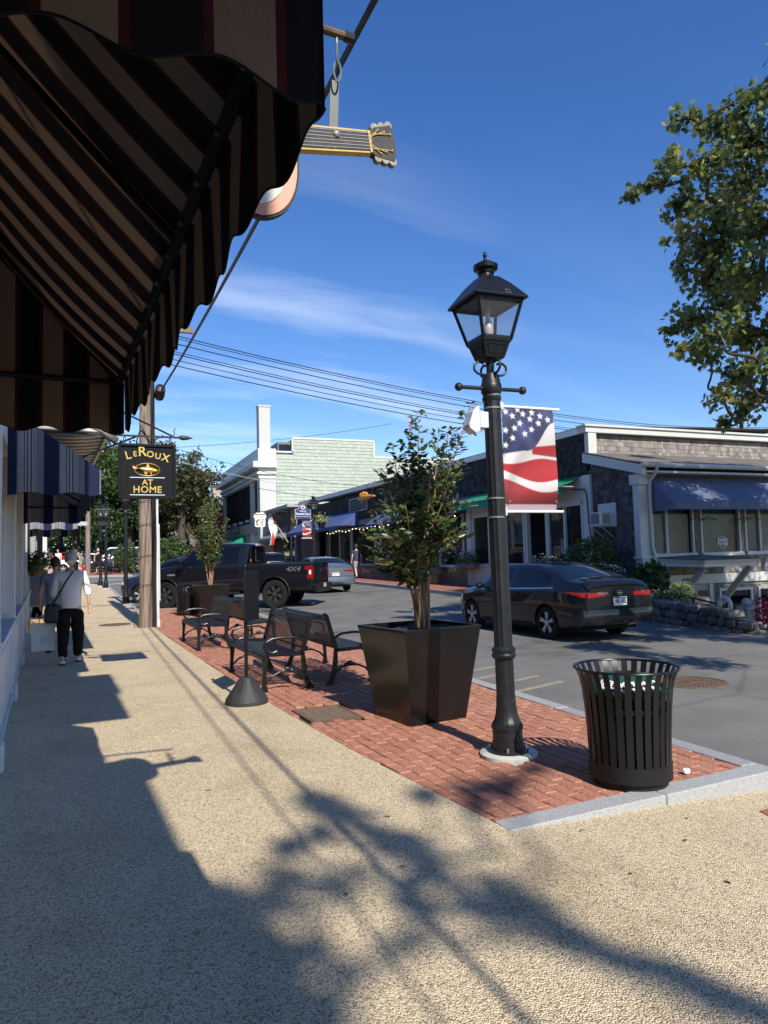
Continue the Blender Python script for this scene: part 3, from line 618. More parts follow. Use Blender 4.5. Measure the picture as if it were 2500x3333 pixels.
# unseen upper bays added to that building to throw stepped shade along the walk
for y0, y1, n, z0, z1 in ((1.55, 3.0, 1.07, 4.75, 6.0), (4.0, 5.7, .74, 4.9, 6.6), (-3.9, -2.0, .9, 4.8, 6.0)):
    q = MB(); sbox(q, y0, y1, .0, n, z0, z1); bw = wpart('shade_bay', q, M['white'], r, bevel=.01)
    q = MB(); sbox(q, y0-.04, y1+.04, .0, n+.05, z1+.001, z1+.1); part('shade_bay_roof', q, M['roof'], bw)
def awning(name, label, y0, y1, proj, zt, zh, zv, m, period, scal, edge, bolts=True, group=None):
    """zt top at wall, zh hem at front, zv bottom of the scalloped valance"""
    r = thing(name, label, 'awning', S((y0+y1)/2, 0, zt), group=group)
    nu = max(24, int((y1-y0)*14)); EO, UO = (.127, .177) if period < .3 else (.06, 0.)
    sag = lambda u, v: -.05*math.sin(PI*v)*(.6+.4*math.sin(u*9))
    mb = MB(); mb.grid(lambda u, v: S(y0+u*(y1-y0), v*proj, zt+(zh-zt)*v+sag(u, v)), nu, 8, lambda u, v: (u*(y1-y0)+UO, v)); wpart('canopy', mb, m, r, smooth=True)
    drop = zh-zv
    def val(fn, length, name):
        n = max(40, int(length/scal*14)); mb = MB()
        def f(u, v):
            s = u*length; wav = .012*math.sin(s*9)*v
            d = drop*(1-.11*(.5-.5*math.cos(2*PI*s/scal))) if v else 0
            return fn(s, wav, zh-d*v)
        vs = []
        mb.grid(f, n, 1, lambda u, v: (u*length+(UO if name == 'front_valance' else EO), v)); o = wpart(name, mb, m, r, smooth=True)
        tb = MB(); pts = [f(i/n, 1) for i in range(n+1)]; tb.tube(pts, edge*.4, 5); part('edge_binding', tb, M['signblack'], o)
    val(lambda s, w, z: S(y0+s, proj+w, z), y1-y0, 'front_valance')
    for y, nmn in ((y0, 'near'), (y1, 'far')):
        mb = MB(); mb.grid(lambda u, v: S(y, u*proj, zh+(zt-zh)*(1-u)*v), 8, 6, lambda u, v: (u*proj+EO, v)); wpart('end_panel', mb, m, r)
        val(lambda s, w, z: S(y+w, s, z), proj, 'end_valance')
    fr = MB()
    for y in (y0+.03, y1-.03):
        fr.tube([S(y, .0, zh), S(y, proj-.03, zh)], .016, 6); fr.tube([S(y, .02, zt-.04), S(y, proj-.03, zh+.01)], .016, 6)
    fr.tube([S(y0, proj-.03, zh), S(y1, proj-.03, zh)], .018, 6)
    k = y0+1.2
    while k < y1-.4: fr.tube([S(k, .02, zt-.10), S(k, proj-.03, zh)], .014, 6); k += 1.5
    wpart('frame', fr, M['blackm'], r)
    if bolts:
        k = y0+.08
        while k < y1: 
            wpart('stud', MB().ball(S(k, proj-.045, zh-.015), .009, 6, 4), M['steel'], r); k += .24
    return r
awning('striped_awning', 'large brown, burgundy and tan striped awning overhead at upper left', .99, 4.10, .74, 3.28, 2.50, 2.215, M['awnbrown'], .23, .23, .006)
awning('striped_awning', 'unseen brown striped awning added behind the viewpoint for its shade', -3.2, .62, 1.02, 3.35, 2.62, 2.36, M['awnbrown'], .23, .23, .006, bolts=False)  # out of view, added so its shade falls across the near walk
awning('striped_awning', 'nearest blue and grey striped awning beside the hanging black sign', 8.2, 13.7, .90, 3.16, 2.53, 2.25, M['awnblue'], .4, .4, .008, bolts=False)
awning('striped_awning', 'lower farther blue and grey striped awning down the walk', 16.0, 19.6, .98, 3.0, 2.56, 2.24, M['awnblue'], .4, .4, .008, bolts=False)
# white canopy with a boarded soffit
r = thing('white_canopy', 'white flat canopy with ribbed soffit above the blue awning', 'canopy', S(11.7, .5, 3.28))
q = MB(); sbox(q, 10.0, 13.6, .0, 1.10, 3.33, 3.42); wpart('deck', q, M['white'], r)
q = MB(); sbox(q, 9.96, 9.999, .0, 1.14, 3.26, 3.46); wpart('fascia', q, M['white'], r, bevel=.006)
q = MB(); sbox(q, 10.0, 13.62, 1.101, 1.14, 3.26, 3.46); wpart('side_fascia', q, M['white'], r, bevel=.006)
for i in range(11):
    y = 10.1+i*.32
    q = MB(); q.grid(lambda u, v: S(y+v*.17, .02+u*1.07, 3.30-.05*math.sin(PI*u)+(.02 if 0 < v < 1 else 0)), 10, 3); wpart('soffit_board', q, M['white'], r, smooth=True)
q = MB(); q.tube([S(10.02, 1.05, 3.42), S(10.02, 0, 4.3)], .012, 6); q.tube([S(13.4, 1.05, 3.42), S(13.4, 0, 4.3)], .012, 6); wpart('tie_rod', q, M['iron'], r)
# LeRoux sign
YS = 9.2
r = thing('hanging_sign', 'square black sign with gold fish and lettering LEROUX AT HOME', 'sign', (.63, YS, 2.3))
X0, X1, Z0, Z1 = .285, .965, 2.305, 2.985
wpart('board', MB().bx(X0+.03, X1-.03, YS-.012, YS+.03, Z0+.03, Z1-.03), M['signblack'], r)
f = MB(); f.bx(X0, X1, YS-.032, YS+.05, Z0, Z0+.035); f.bx(X0, X1, YS-.032, YS+.05, Z1-.035, Z1); f.bx(X0, X0+.035, YS-.032, YS+.05, Z0+.035, Z1-.035); f.bx(X1-.035, X1, YS-.032, YS+.05, Z0+.035, Z1-.035)
wpart('sign_frame', f, M['signblack'], r, bevel=.006)
YF = YS-.014
for ch, x, z, sz, rot in (('L', .40, 2.835, .14, .25), ('E', .48, 2.855, .09, .12), ('R', .565, 2.885, .17, .03), ('O', .66, 2.855, .11, -.06), ('U', .75, 2.835, .105, -.12), ('X', .84, 2.815, .135, -.28)):
    text('letter', ch, sz, M['gold'], r, (x, YF, z), (math.cos(rot), 0, math.sin(rot)), (-math.sin(rot), 0, math.cos(rot)), .007, world=True, offset=.0015)
text('lettering', 'AT', .10, M['gold'], r, (.625, YF, 2.505), extrude=.007, world=True, offset=.002, spacing=1.0)
text('lettering', 'HOME', .115, M['gold'], r, (.625, YF, 2.415), extrude=.007, world=True, offset=.002, spacing=1.08)
cx, cz = .622, 2.665
el = MB(); el.tube([(cx+.148*math.cos(a), YF-.005, cz+.078*math.sin(a)) for a in [2*PI*i/48 for i in range(48)]], .006, 6, closed=True); wpart('oval_ring', el, M['gold'], r, smooth=True)
fs_ = MB(); up_ = []; dn = []
FU = [(-.155,.045),(-.12,.02),(-.09,.03),(-.05,.035),(0,.042),(.05,.036),(.1,.018),(.138,-.008)]; FD = [(-.155,.005),(-.125,.012),(-.09,-.004),(-.05,-.022),(0,-.034),(.05,-.038),(.1,-.034),(.138,-.018)]
fs_.grid(lambda u, v: (lambda x, a, b: (cx+x, YF-.003-.03*math.sin(PI*v)*(.25 if u < .15 else 1), cz+b+(a-b)*v))(np.interp(u*7, range(8), [p[0] for p in FU]), np.interp(u*7, range(8), [p[1] for p in FU]), np.interp(u*7, range(8), [p[1] for p in FD])), 21, 8)
fish = wpart('fish', fs_, M['gold'], r, smooth=True)
fn = MB(); fn.prism([(-.005,.035),(.03,.036),(.012,.078),(-.004,.072)], (cx, YF-.002, cz), (1,0,0), (0,0,1), .006); fn.prism([(-.04,-.025),(.005,-.034),(-.01,-.068),(-.022,-.062)], (cx, YF-.002, cz), (1,0,0), (0,0,1), .006); fn.prism([(-.09,.01),(-.13,.012),(-.165,.052),(-.17,.02),(-.15,.004)], (cx, YF-.002, cz), (1,0,0), (0,0,1), .008); fn.prism([(.04,-.035),(.055,-.036),(.05,-.062),(.044,-.06)], (cx, YF-.002, cz), (1,0,0), (0,0,1), .005)
part('fin', fn, M['gold'], fish)
for z in (2.567, 2.352): wpart('rule', MB().bx(.625-.205, .625+.205, YF-.006, YF, z-.005, z+.005), M['bluewhite'], r)
# bracket
r = thing('sign_bracket', 'wrought iron sign bracket with spear tip above the gold lettered sign', 'bracket', (-.8, YS, 3.08))
b = MB(); b.bar((wallx(YS), YS+.01, 3.09), (1.03, YS+.01, 3.085), .022, .022); wpart('arm', b, M['iron'], r)
b = MB(); b.lathe([(0, 0), (.02, .01), (.034, .06), (.022, .12), (0, .19)], 10, (1.0, YS+.01, 3.085), Matrix(((0,0,1),(0,.4,0),(1,0,0)))); b.tube([(.94, YS+.01, 3.095), (.955, YS+.01, 3.14), (.945, YS+.01, 3.17), (.965, YS+.01, 3.2)], .006, 6); wpart('spear_tip', b, M['iron'], r, smooth=True)
b = MB(); b.tube([(.93, YS+.01, 3.10), (wallx(YS), YS+.01, 3.95)], .012, 6); b.tube([(.5, YS+.01, 3.08), (wallx(YS), YS+.6, 2.55)], .012, 6); wpart('stay_rod', b, M['iron'], r)
b = MB()
for x in (.36, .90): b.tube([(x+.012*math.cos(a), YS+.01, 3.03+.045*math.sin(a)) for a in [2*PI*i/14 for i in range(14)]], .005, 5, closed=True)
wpart('hanging_ring', b, M['iron'], r)
for i, (p, q_, lab) in enumerate((((.10, YS-.25, 3.07), (.27, YS-.22, 2.97), 'pewter spotlight at the left corner of the black hanging sign'), ((-.10, 12.9, 2.93), (.02, 12.9, 2.75), 'pewter spotlight hanging under the white canopy edge'))):
    sp = thing('spotlight', lab, 'lamp', p, group='pewter spotlights'); d = (Vector(q_)-Vector(p))
    mbb = MB(); mbb.tube([Vector(p), Vector(p)+d*.12, Vector(p)+d*.2, Vector(p)+d*.95, Vector(p)+d], [.025, .036, .042, .046, .04], 14); wpart('lamp_can', mbb, M['pewter'], sp, smooth=True)
    mbb = MB(); mbb.tube([Vector(p), Vector(p)+Vector((-.12, 0, .05)), Vector(p)+Vector((-.3, .0, .06))], .012, 6); wpart('lamp_arm', mbb, M['pewter'], sp)
# guitar sign
YG = 2.12
r = thing('guitar_sign', 'painted cut-out guitar sign hanging past the brown awning', 'sign', (.7, YG, 2.6))
O_ = Vector((.935, YG, 2.895)); ang = math.atan2(-.045, .30)                    # head end; neck axis rises to the left
ax = Vector((-math.cos(.13), 0, -math.sin(.13))); ax.normalize(); ay = Vector((ax.z, 0, -ax.x)); 
def gp(name, poly, m, th, dy=0.0): 
    q = MB(); q.prism([(a, b) for a, b in poly], O_ + Vector((0, dy+th, 0)), ax, ay, th if (ax.cross(ay)).y > 0 else th); return wpart(name, q, m, r)
sgn = ax.cross(ay).y
def gprism(name, poly, m, y0, y1):
    q = MB(); th = abs(y1-y0); q.prism(poly, O_ + Vector((0, (y1 if sgn < 0 else y0)-YG, 0)), ax, ay, th); return wpart(name, q, m, r)
body = [(x, y) for x, y in [(.30,-.03)]]
def bout(sc=1.0):
    P = []
    for i in range(60):
        a = 2*PI*i/60; rr = .175+.028*math.cos(2*a) - .03*max(0, math.cos(a-PI*.5))*0
        x = .525 - math.copysign(abs(math.cos(a))**.7, math.cos(a))*(.19-.27*(1-sc)*.8); y = .0 + math.copysign(abs(math.sin(a))**.75, math.sin(a))*(.27-.27*(1-sc)*.8)
        waist = 1-.10*math.exp(-((x-.56)/.05)**2)
        P.append((x, y*waist))
    return P
gprism('body', bout(1.0), M['blackm'], YG+.004, YG+.026)
M['salmon'] = mat('salmon_paint', (.72,.33,.22), .55, var=.05); M['cream'] = mat('cream_paint', (.80,.78,.70), .55, var=.04)
M['pegs'] = mat('worn_peg_paint', (.34,.31,.26), .8, var=.5, vs=60); M['fret'] = mat('chalked_black', (.055,.055,.055), .8, var=.5, vs=30, wear=((.28,.27,.25), 26, .60)); M['ochre'] = mat('ochre_paint', (.62,.43,.15), .7, var=.2, vs=30)
gprism('border', bout(.965), M['salmon'], YG+.0005, YG+.0038); gprism('face', bout(.80), M['cream'], YG-.003, YG+.0003)
gprism('neck', [(.075,-.038),(.40,-.043),(.40,.043),(.075,.038)], M['ochre'], YG-.006, YG+.022)
gprism('fingerboard', [(.082,-.031),(.399,-.036),(.399,.036),(.082,.031)], M['fret'], YG-.0085, YG-.0062)
gprism('headstock', [(.085,-.036),(.06,-.050),(0,-.062),(-.012,-.02),(-.008,.03),(0,.062),(.06,.050),(.085,.036)], M['fret'], YG-.006, YG+.022)
for s in (-1, 1):
    for i in range(3):
        c = (.058-i*.026, s*(.052+i*.005)); gprism('tuning_peg', [(c[0]+.0135*math.cos(a), c[1]+.014*math.sin(a)) for a in [2*PI*k/14 for k in range(14)]], M['pegs'], YG-.004, YG+.018)
        q = MB(); P0 = O_+ax*.083+ay*(s*(.007+i*.009)); P1 = O_+ax*(.05-i*.022)+ay*(s*(.040 - i*.006)); dy = Vector((0, -.0095, 0)); q.tube([P0+dy, P1+dy], .0016, 5); q.ball(P1+dy, .004, 6, 4); wpart('string', q, M['ochre'], r)
for i in range(6): 
    q = MB(); b0 = -.027+i*.0108; q.tube([O_+ax*.083+ay*b0+Vector((0,-.0095,0)), O_+ax*.398+ay*(b0*1.12)+Vector((0,-.0095,0))], .0010, 4); wpart('string', q, M['paperw'], r)
gprism('nut', [(.078,-.037),(.086,-.037),(.086,.037),(.078,.037)], M['ochre'], YG-.0095, YG-.0063)
st = MB(); st.bar((.735, YG+.028, 2.88), (.742, YG-.012+.03, 3.085), .030, .004, up=(0,1,0)); wpart('hanger_strap', st, M['pewter'], r)
q = MB(); q.lathe([(.011, 0), (.011, .004), (.006, .006), (0, .007)], 14, (.736, YG-.010, 2.885), Matrix(((1,0,0),(0,0,-1),(0,1,0)))); wpart('bolt', q, M['steel'], r)
for k, (zc, tw) in enumerate(((3.098, 0), (3.155, 1), )):
    q = MB(); q.tube([(.742+(.012*math.cos(a) if not tw else .004*math.cos(a)), YG-.012+(0 if not tw else .012*math.cos(a)), zc+.036*math.sin(a)) for a in [2*PI*i/18 for i in range(18)]], .0035, 6, closed=True); wpart('chain_link', q, M['steel'], r, smooth=True)
q = MB(); q.tube([(.742, YG-.012, 3.19), (.742, YG-.012, 3.215)], .004, 5); wpart('hook', q, M['steel'], r)
r = thing('sign_pole', 'rusty projecting pole holding the guitar sign by its chain', 'pole', (wallx(2.1), YG, 3.23))
q = MB(); q.tube([(wallx(2.1), YG-.012, 3.30), (.775, YG-.012, 3.225)], .014, 10); wpart('rod', q, M['rust'], r); q = MB(); q.tube([(.77, YG-.012, 3.2255), (.80, YG-.012, 3.2225)], .018, 10); wpart('end_cap', q, M['iron'], r)
q = MB(); q.tube([(.30, YG-.012, 3.26), (.30, YG-.012, 3.06)], .005, 5); wpart('hanger_wire', q, M['steel'], r)
# ------------------------------------------------------------------ street furniture
def flutes(n, amt, z0, z1): return lambda a, z: 1 - (amt*(.5-.5*math.cos(n*a)) if z0 < z < z1 else 0)
def lamp_post(label, loc, group=None, scale=1.0):
    r = thing('street_lamp', label, 'street lamp', loc, group=group)
    part('footing', MB().lathe([(.215, -.04), (.215, .018), (.205, .026), (0, .026)], 40), mat('concrete_pad', (.52,.52,.48), .85, var=.2, vs=14, bump=.3, bs=40) if 'pad' not in M else M['pad'], r, smooth=True)
    M['pad'] = bpy.data.materials['concrete_pad']
    for i in range(4):
        a = PI/4+i*PI/2+.2; part('anchor_bolt', MB().cyl((.135*math.cos(a), .135*math.sin(a), .026), (.135*math.cos(a), .135*math.sin(a), .075), .011, n=6), M['steel'], r)
    bs = MB().lathe([(.15, .026), (.15, .045), (.118, .05), (.118, .10), (.112, .105), (.112, .19), (.119, .195), (.119, .22), (.112, .225), (.112, .235), (.10, .25), (.085, .30), (.076, .36), (.072, .44)], 48, wob=flutes(16, .05, .24, .45))
    part('base', bs, M['iron'], r, smooth=True)
    n = 30; prof = [(.070+(.055-.070)*i/n*.35, .441+(2.70-.441)*i/n) for i in range(n+1)]
    sh = part('shaft', MB().lathe(prof, 48, wob=flutes(12, .085, .8, 2.69)), M['iron'], r, smooth=True)
    part('ring_moulding', MB().lathe([(.07, .71), (.088, .725), (.092, .745), (.082, .76), (.09, .775), (.09, .79), (.07, .81)], 32), M['iron'], r, smooth=True)
    part('collar', MB().lathe([(.066, 2.69), (.074, 2.70), (.074, 2.72), (.064, 2.725), (.072, 2.75), (.08, 2.76), (.08, 2.82), (.074, 2.83), (.066, 2.88), (.060, 2.90)], 32), M['iron'], r, smooth=True)
    cb = part('ladder_bar', MB().tube([(-.27, 0, 2.79), (.27, 0, 2.79)], .0155, 10), M['iron'], r, smooth=True)
    for s in (-1, 1): part('ball_end', MB().ball((s*.285, 0, 2.79), .032, 14, 10), M['iron'], cb, smooth=True)
    for k in range(4):
        a = k*PI/2+PI/4*0; d = Vector((math.cos(a), math.sin(a), 0)); z = Vector((0,0,1))
        pts = [d*.04+z*2.895, d*.11+z*2.90, d*.145+z*2.93, d*.14+z*2.975, d*.10+z*3.0, d*.06+z*2.985]
        cc = []
        for i in range(len(pts)-1):
            for q in range(4): cc.append(pts[i].lerp(pts[i+1], q/4))
        cc.append(pts[-1]); sm = [cc[0]]+[(cc[i-1]+cc[i]*2+cc[i+1])/4 for i in range(1, len(cc)-1)]+[cc[-1]]
        part('scroll', MB().tube(sm, .0095, 8), M['iron'], r, smooth=True)
    part('stem', MB().lathe([(.035, 2.88), (.03, 2.93), (.035, 3.0), (.06, 3.015)], 16), M['iron'], r, smooth=True)
    def sq(mb, levels):
        vs = []; fs = []
        for s, z in levels: vs += [(-s, -s, z), (s, -s, z), (s, s, z), (-s, s, z)]
        for i in range(len(levels)-1):
            for k in range(4): fs.append((i*4+k, i*4+(k+1) % 4, i*4+4+(k+1) % 4, i*4+4+k))
        fs.append((3,2,1,0)); b = (len(levels)-1)*4; fs.append((b, b+1, b+2, b+3)); return mb.add(vs, fs)
    lan = part('lantern_base', sq(MB(), [(.075, 3.012), (.085, 3.022), (.118, 3.135), (.128, 3.14), (.128, 3.155)]), M['black'], r, bevel=.004)
    for k in range(4):
        R_ = Matrix.Rotation(k*PI/2, 3, 'Z'); q = MB()
        for p0, p1 in (((-.06, -.0925, 3.045), (.06, -.0925, 3.045)), ((-.08, -.114, 3.112), (.08, -.114, 3.112)), ((-.06, -.0925, 3.045), (-.08, -.114, 3.112)), ((.06, -.0925, 3.045), (.08, -.114, 3.112))): q.tube([R_ @ Vector(p0), R_ @ Vector(p1)], .0035, 4)
        part('raised_panel', q, M['black'], lan)
    b0, b1, z0, z1 = .122, .196, 3.155, 3.465
    for k in range(4):
        R_ = Matrix.Rotation(k*PI/2, 3, 'Z')
        q = MB(); q.bar(R_ @ Vector((-b0, -b0, z0)), R_ @ Vector((-b1, -b1, z1)), .022, .022); part('corner_post', q, M['black'], r)
        q = MB(); q.bar(R_ @ Vector((-b0+.012, -b0-.002, z0+.012)), R_ @ Vector((b0-.012, -b0-.002, z0+.012)), .014, .024); q.bar(R_ @ Vector((-b1+.012, -b1+.006, z1-.014)), R_ @ Vector((b1-.012, -b1+.006, z1-.014)), .014, .03); part('pane_frame', q, M['black'], r)
        q = MB(); q.quad(*[R_ @ Vector(p) for p in ((-b0+.008, -b0+.004, z0+.01), (b0-.008, -b0+.004, z0+.01), (b1-.008, -b1+.006, z1-.01), (-b1+.008, -b1+.006, z1-.01))]); part('glass_pane', q, M['lampglass'], r)
    part('lantern_roof', sq(MB(), [(.225, 3.455), (.232, 3.462), (.228, 3.475), (.135, 3.60), (.075, 3.665)]), M['black'], r, bevel=.004)
    q = MB(); q.tube([(.03, -.235, 3.475), (.07, -.235, 3.475), (.07, -.215, 3.505), (.03, -.215, 3.505)], .004, 5, closed=True); part('latch', q, M['steel'], r)
    part('vent', MB().lathe([(.06, 3.66), (.058, 3.70), (.066, 3.702), (.07, 3.72), (.095, 3.735), (.098, 3.765), (.085, 3.77), (.06, 3.79), (.02, 3.80), (.012, 3.812)], 28), M['black'], r, smooth=True)
    part('finial', MB().lathe([(.014, 3.808), (.016, 3.82), (.010, 3.83), (.017, 3.845), (.013, 3.87), (0, 3.885)], 16), M['black'], r, smooth=True)
    bl = part('bulb', MB().lathe([(0, 3.165), (.03, 3.18), (.04, 3.21), (.036, 3.25), (.022, 3.29), (.016, 3.33), (.02, 3.36)][::-1], 18, c=(.0, 0, .03)), M['bulb'], r, smooth=True)
    part('socket', MB().cyl((0, 0, 3.385), (0, 0, 3.45), .022, n=12), M['steel'], bl)
    return r
lamp = lamp_post('tall black fluted street lamp with flag banner and concrete footing', (2.9, 4.71, 0), group='black lantern street lamps'); lamp.rotation_euler = (0, -.013, 0)
for lab, p, s in (('black lantern lamp post beyond the wooden pole along the walk', (1.04, 25.8), 1), ('nearer black lamp post of the distant pair at the crossing', (.61, 38.3), 1.02), ('farther black lamp post of the distant pair at the crossing', (.38, 40.6), 1.04)):
    c = copy_tree(lamp); c.location = (*p, zg(*p)); c.rotation_euler = (0, 0, 0); c['label'] = lab; c.scale = (s, s, s*1.12)
c = copy_tree(lamp); c.location = (12.45, 41.6, zg(12.4, 41.6)); c.rotation_euler = (0, 0, 0); c.scale = (1.26, 1.26, 1.27); c['label'] = 'distant lantern lamp with small flag banner by the Dental Care sign'
# flag banner (flat print)
def star_in(px, py, cx, cy, r, rot):
    dx, dy = px-cx, py-cy; d = math.hypot(dx, dy)
    if d > r: return False
    a = (math.atan2(dx, -dy)+rot) % (2*PI/5); a = min(a, 2*PI/5-a)
    # star edge from outer point (a=0,r) to inner (a=pi/5, .4 r)
    x1, y1, x2, y2 = r, 0, .40*r*math.cos(PI/5), .40*r*math.sin(PI/5)
    qx, qy = d*math.cos(a), d*math.sin(a)
    return (x2-x1)*(qy-y1)-(y2-y1)*(qx-x1) > 0
STARS = [((x-1060)/380, (y-180)/805) for x, y in [(1175,192),(1280,212),(1340,236),(1395,262),(1212,226),(1135,246),(1262,264),(1322,294),(1185,302),(1145,342),(1268,347),(1218,384),(1080,362),(1130,420),(1080,477),(1086,215)]]
def flagcol(u, v):
    U, V = u*.47, v*.82
    def sm(x, a, b): return min(max((x-a)/(b-a), 0), 1)
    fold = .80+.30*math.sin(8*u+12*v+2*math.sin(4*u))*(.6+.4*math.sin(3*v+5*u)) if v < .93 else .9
    nb = .455-.10*u if u < .4 else .415-.42*(u-.4) + .05*math.sin((u-.4)*9)
    if u > .75: nb = min(nb, .28-.30*(u-.75))
    red = (.46,.018,.022); wh = (.80,.74,.72); nv = (.035,.04,.11)
    if v > .935: c = (.46,.36,.40)
    elif v < nb:
        for i, (a, b) in enumerate(STARS):
            if star_in(U, V, a*.47, b*.82, .030, .2*math.sin(i*3)): return (.82,.81,.80)
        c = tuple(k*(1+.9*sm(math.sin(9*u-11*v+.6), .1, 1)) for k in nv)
    else:
        s = v + .035*math.sin(7*u-.4) - .06*u*(1-u)
        B = [(.50-.02*u, wh), (.53-.11*sm(u,.45,.8), wh), (.605-.06*u, red if u > .5 and v < .47 else wh), (.665+.015*math.sin(6*u), red), (.765+.03*u, wh), (2, red)]
        if u > .55 and .37-.06*u+.02 < v-.02 < .455-.06*(1-u): c = red
        elif v < .53+.02*math.sin(6*u+.5)-.03*u: c = wh
        elif v < .645+.045*math.sin(4.2*u-1.0)+.05*u: c = red
        elif v < .735+.05*math.sin(4*u-1.3)+.045*u: c = wh
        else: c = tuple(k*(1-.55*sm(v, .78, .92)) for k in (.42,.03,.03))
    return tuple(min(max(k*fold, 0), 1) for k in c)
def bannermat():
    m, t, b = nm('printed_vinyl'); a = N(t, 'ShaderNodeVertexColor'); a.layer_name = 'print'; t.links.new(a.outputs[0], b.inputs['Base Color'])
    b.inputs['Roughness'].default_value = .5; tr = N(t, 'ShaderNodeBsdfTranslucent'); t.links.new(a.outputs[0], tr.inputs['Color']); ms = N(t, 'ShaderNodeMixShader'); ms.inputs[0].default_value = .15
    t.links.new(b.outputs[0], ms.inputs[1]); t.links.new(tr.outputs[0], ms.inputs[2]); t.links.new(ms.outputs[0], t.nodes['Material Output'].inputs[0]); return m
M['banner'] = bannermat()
def banner(label, loc, group):
    r = thing('flag_banner', label, 'banner', loc, group=group)
    nu, nv = 120, 210; W, H = .47, .815
    mb = MB(); mb.grid(lambda u, v: (.085+u*W + .012*math.sin(v*PI)*(u-.5)*2*.6, -.012*math.sin(v*7+u*2)*math.sin(PI*v)-.03*math.sin(PI*v)*u, -v*H+.012*(1-u)*0), nu, nv)
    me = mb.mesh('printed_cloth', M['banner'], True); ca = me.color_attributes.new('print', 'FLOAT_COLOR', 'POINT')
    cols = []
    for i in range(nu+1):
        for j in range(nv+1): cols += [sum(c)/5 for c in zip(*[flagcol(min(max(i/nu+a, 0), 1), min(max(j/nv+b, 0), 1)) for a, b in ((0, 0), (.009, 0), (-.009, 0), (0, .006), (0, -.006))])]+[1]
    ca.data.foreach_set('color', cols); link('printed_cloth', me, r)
    for z in (.006, -H-.004):
        part('arm', MB().tube([(.05, 0, z), (.62, 0, z)], .011, 10), M['paperw'], r, smooth=True)
        part('bracket', MB().bx(.058, .09, -.018, .018, z-.03, z+.03), M['white'], r)
    for z in (.075, -.025, -H+.09, -H-.055): part('band_clamp', MB().lathe([(.0665, z), (.069, z), (.069, z+.013), (.0665, z+.013)], 24), M['steel'], r)
    for x, z in ((.11, -H+.075), (.54, -H+.075), (.54, -.09)): part('grommet', MB().tube([(x+.006*math.cos(a), -.03, z+.006*math.sin(a)) for a in [2*PI*i/10 for i in range(10)]], .002, 5, closed=True), M['gold'], r)
    return r
bn = banner('stars and stripes banner hanging from the near street lamp', (2.868, 4.71, 2.652), 'stars and stripes lamp banners')
c = copy_tree(bn); c.location = (12.35, 41.5, zg(12.4, 41.6)+3.32); c.scale = (-1.15, 1.2, 1.3); c['label'] = 'small stars and stripes banner on the distant lamp by the Dental Care sign'
# horn speaker
r = thing('speaker', 'pale grey wedge-shaped speaker strapped to the near street lamp', 'speaker', (2.80, 4.70, 2.53))
part('bracket_box', MB().bx(-.075, .0, -.045, .045, -.06, .065), M['pvc'], r, bevel=.006)
mb = MB(); mb.prism([(-.08, -.09), (-.08, .10), (-.095, .105), (-.14, .06), (-.175, -.04), (-.172, -.07), (-.12, -.105)], (0, .055, 0), (1,0,0), (0,0,1), .11); part('horn', mb, M['pvc'], r, bevel=.008)
part('mount', MB().tube([(-.12, 0, -.09), (-.09, 0, -.115)], .008, 6), M['steel'], r)
# recycling bin
def bin_(label, loc, lid=True, group='black slatted bins'):
    r = thing('slatted_bin', label, 'bin', loc, group=group)
    part('foot_ring', MB().lathe([(.245, 0), (.245, .05), (.22, .05), (.22, 0)], 48), M['blackm'], r, smooth=True)
    part('base_band', MB().lathe([(.268, .045), (.276, .05), (.276, .15), (.268, .155), (.262, .15), (.262, .05)], 48), M['blackm'], r, smooth=True)
    P = [(.270, .08), (.272, .20), (.278, .35), (.288, .50), (.300, .62), (.316, .70), (.337, .752), (.346, .77)]
    def slat(w=.021, th=.004):
        mb = MB(); vs = []
        for rr, z in P: vs += [(rr-th, -w, z), (rr-th, w, z), (rr, w, z), (rr, -w, z)]
        fs = []
        for i in range(len(P)-1):
            for k in range(4): fs.append((i*4+k, i*4+(k+1) % 4, i*4+4+(k+1) % 4, i*4+4+k))
        return mb.add(vs, fs).mesh('slat', M['black'], 30)
    me = slat()
    for i in range(30):
        o = link('slat', me, r); o.rotation_euler = (0, 0, 2*PI*i/30+.05)
    part('rim', MB().tube([(.348*math.cos(a), .348*math.sin(a), .772) for a in [2*PI*i/56 for i in range(56)]], .0095, 8, closed=True), M['black'], r, smooth=True)
    part('middle_hoop', MB().lathe([(.262, .50), (.280, .50), (.280, .53), (.262, .53)], 48), M['black'], r, smooth=True)
    ln_ = part('liner', MB().lathe([(.21, .04), (.245, .58), (.255, .60), (.25, .61), (0, .61)], 40), M['rubber'], r, smooth=True)
    if lid:
        gl = mat('green_lid', (.012,.085,.05), .4, var=.1)
        l = part('lid', MB().lathe([(.262, .60), (.272, .615), (.268, .635), (.19, .715), (.15, .722), (0, .725)], 48), gl, r, smooth=True)
        a0 = -2.22
        for i, ch in enumerate('RECYCLING'):
            a = a0 - .80 + i*.2; p = (.2335*math.cos(a), .2335*math.sin(a), .6755)
            tx = Vector((-math.sin(a), math.cos(a), 0)); text('letter', ch, .095, M['textw'], l, p, tx, Vector((-math.cos(a), -math.sin(a), 1.0)), .003, offset=.002)
        part('opening', MB().lathe([(.07, .724), (.075, .735), (.06, .737), (.055, .726)], 24, c=(0, 0, 0)), M['rubber'], l)
    return r
b1 = bin_('black slatted bin with a green recycling lid at the kerb corner', (3.26, 3.80, 0)); b1.scale = (.95, .95, .96)
b2 = bin_('farther black slatted bin beside the second square planter', (2.42, 20.45, zg(2.3, 20.5)), lid=False)
